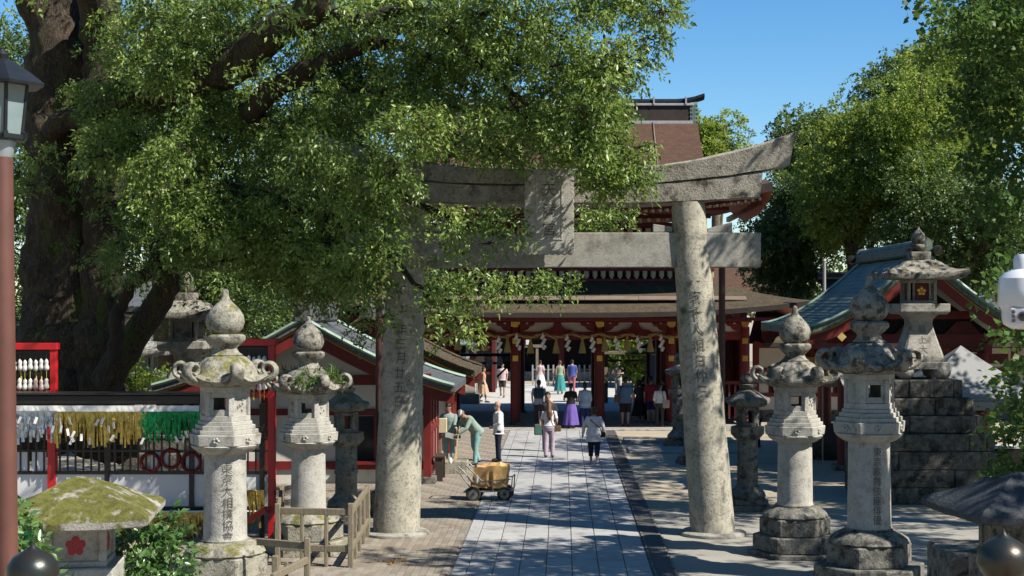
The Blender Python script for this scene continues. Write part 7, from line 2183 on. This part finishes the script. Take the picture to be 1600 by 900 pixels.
GS = "trees along the right side of the approach"
for i, (X, Y, cz, r, rz_, n_, lab) in enumerate(((8.3, 20.8, 10.2, 1.9, 1.8, 24, "broad tree right of the bridge end, its crown overhead"), (10.8, 27.3, 11.0, 3.1, 2.4, 44, "broad tree at right edge behind the maple"),
                                              (12.0, 34.0, 11.5, 3.4, 2.6, 46, "broad tree over the right side of the water pavilion"), (13.8, 41.0, 12.0, 3.6, 2.8, 38, "broad tree at upper right behind the water pavilion"),
                                              (18.5, 32.5, 10.5, 3.3, 2.6, 40, "broad tree beyond the white tents"), (16.2, 27.6, 10.0, 3.0, 2.2, 36, "broad tree shading the stepped pedestal"), (15.5, 21.5, 10.0, 3.3, 2.4, 34, "broad tree beyond the right hand lanterns"), (13.2, 11.0, 9.5, 3.0, 2.2, 28, "broad tree beside the right bridge railing"))):
    tree("broadleaf_tree", lab, X + 2.0, Y, (X, Y, cz), (r, r, rz_), n_, 0.75, 260, 0.16, 0.085, M['leaf_right'], 60 + i, GS, 0.36, 'bark', 0.5, 0.4, 0.3)

# ---- unseen woods added round the precinct to cut low sky light
wd = []
for _ in range(560):
    k = rs_.rand()
    if k < 0.35: X, Y = rs_.uniform(-40, 40), rs_.uniform(-32, -10)
    elif k < 0.7: X, Y = rs_.uniform(-40, -22), rs_.uniform(-20, 50)
    else: X, Y = rs_.uniform(25, 42), rs_.uniform(-20, 52)
    wd.append((X, Y, rs_.uniform(1.5, 15 if k >= 0.7 and Y > 5 else 22), 2.4, 2.4, 1.9))
for _ in range(200):
    X, Y = (rs_.uniform(-60, 60), rs_.uniform(98, 116)) if rs_.rand() < 0.65 else (rs_.choice([-1, 1]) * rs_.uniform(31, 50), rs_.uniform(52, 98))
    wd.append((X, Y, rs_.uniform(1.0, 7.0 if Y > 98 else 14.0), 2.4, 2.4, 1.9))
o = leaf_mesh("sky_blocking_woods", wd, 90, 0.62, 0.36, 77, M['leaf_deep'], spray=10, spray_len=1.2, shell=0.2)
tag(o, "unseen woods added round the shrine precinct to block low sky light", "woods"); o["kind"] = "stuff"

# ---- shrubs
def shrub(name, label, cl, per, L, W, seed, material, group=None):
    X, Y = cl[0][0], cl[0][1]
    t = empty(name, (X, Y, 0), 0, label, "shrub", group)
    rnd = random.Random(seed)
    for k in range(6):
        c = rnd.choice(cl)
        MB().tube(wiggle([(rnd.uniform(-.1, .1), rnd.uniform(-.1, .1), 0), ((c[0] - X) * 0.5, (c[1] - Y) * 0.5, c[2] * 0.5), (c[0] - X, c[1] - Y, c[2])], 3, 0.02), [0.025, 0.022, 0.02, 0.018, 0.015, 0.012, 0.008], 6).build("stem", M['branch'], t)
    leaf_mesh("leaves", [(x - X, y - Y, z, r, r, r * 0.85) for x, y, z, r in cl], per, L, W, seed, material, spray=9, spray_len=0.16, droop=0.15, shell=0.45, parent=t)
def pc(px, py, Y, r): q = P(px, py, Y); return (q.x, q.y, q.z, r)
shrub("glossy_shrub", "glossy green shrub growing beside the moss roofed lantern", [pc(225, 845, 16.0, .30), pc(195, 815, 16.2, .20), pc(255, 825, 16, .20), pc(268, 865, 15.8, .20), pc(205, 880, 15.8, .28), pc(245, 895, 15.6, .28), pc(180, 850, 16.2, .18), pc(225, 950, 15.8, .4)], 330, 0.10, 0.05, 71, M['leaf_shrub'])
shrub("glossy_shrub", "bright leafed shrub at bottom left corner under the lamp post", [pc(15, 840, 11.5, .20), pc(0, 810, 11.6, .16), pc(35, 880, 11.4, .14), pc(5, 880, 11.3, .2), pc(75, 895, 11, .10), pc(10, 930, 11.3, .22)], 260, 0.085, 0.045, 72, M['leaf_shrub'])
shrub("garden_bush", "sunlit bush behind the rack, right of the camphor trunk", [pc(205, 590, 38, .42), pc(190, 605, 38, .3), pc(230, 600, 38.5, .35), pc(212, 575, 38.4, .28), pc(260, 590, 39, .3)], 420, 0.11, 0.055, 73, M['leaf_right'])
shrub("garden_bush", "low bush in the shade at right edge below the maple", [pc(1600, 700, 19, .28), pc(1615, 650, 19, .3), pc(1585, 760, 18.6, .2), pc(1597, 800, 18.5, .3), pc(1560, 735, 18.8, .16), pc(1600, 860, 18.5, .35)], 300, 0.095, 0.05, 74, M['leaf_maple'])
pl_ = MB().bx(-0.5, 0.9, -0.5, 0.5, 0, 0.85).build("stone_planter", M['granite_base'], None, bev=0.03, loc=(GX(1545, 16.5), 16.8, 0.75))
tag(pl_, "grey stone kerb block behind the bronze post cap at bottom right", "stone block")
MB().bx(-0.45, 0.85, -0.45, 0.45, -0.75, 0).build("footing", M['granite_base'], pl_)
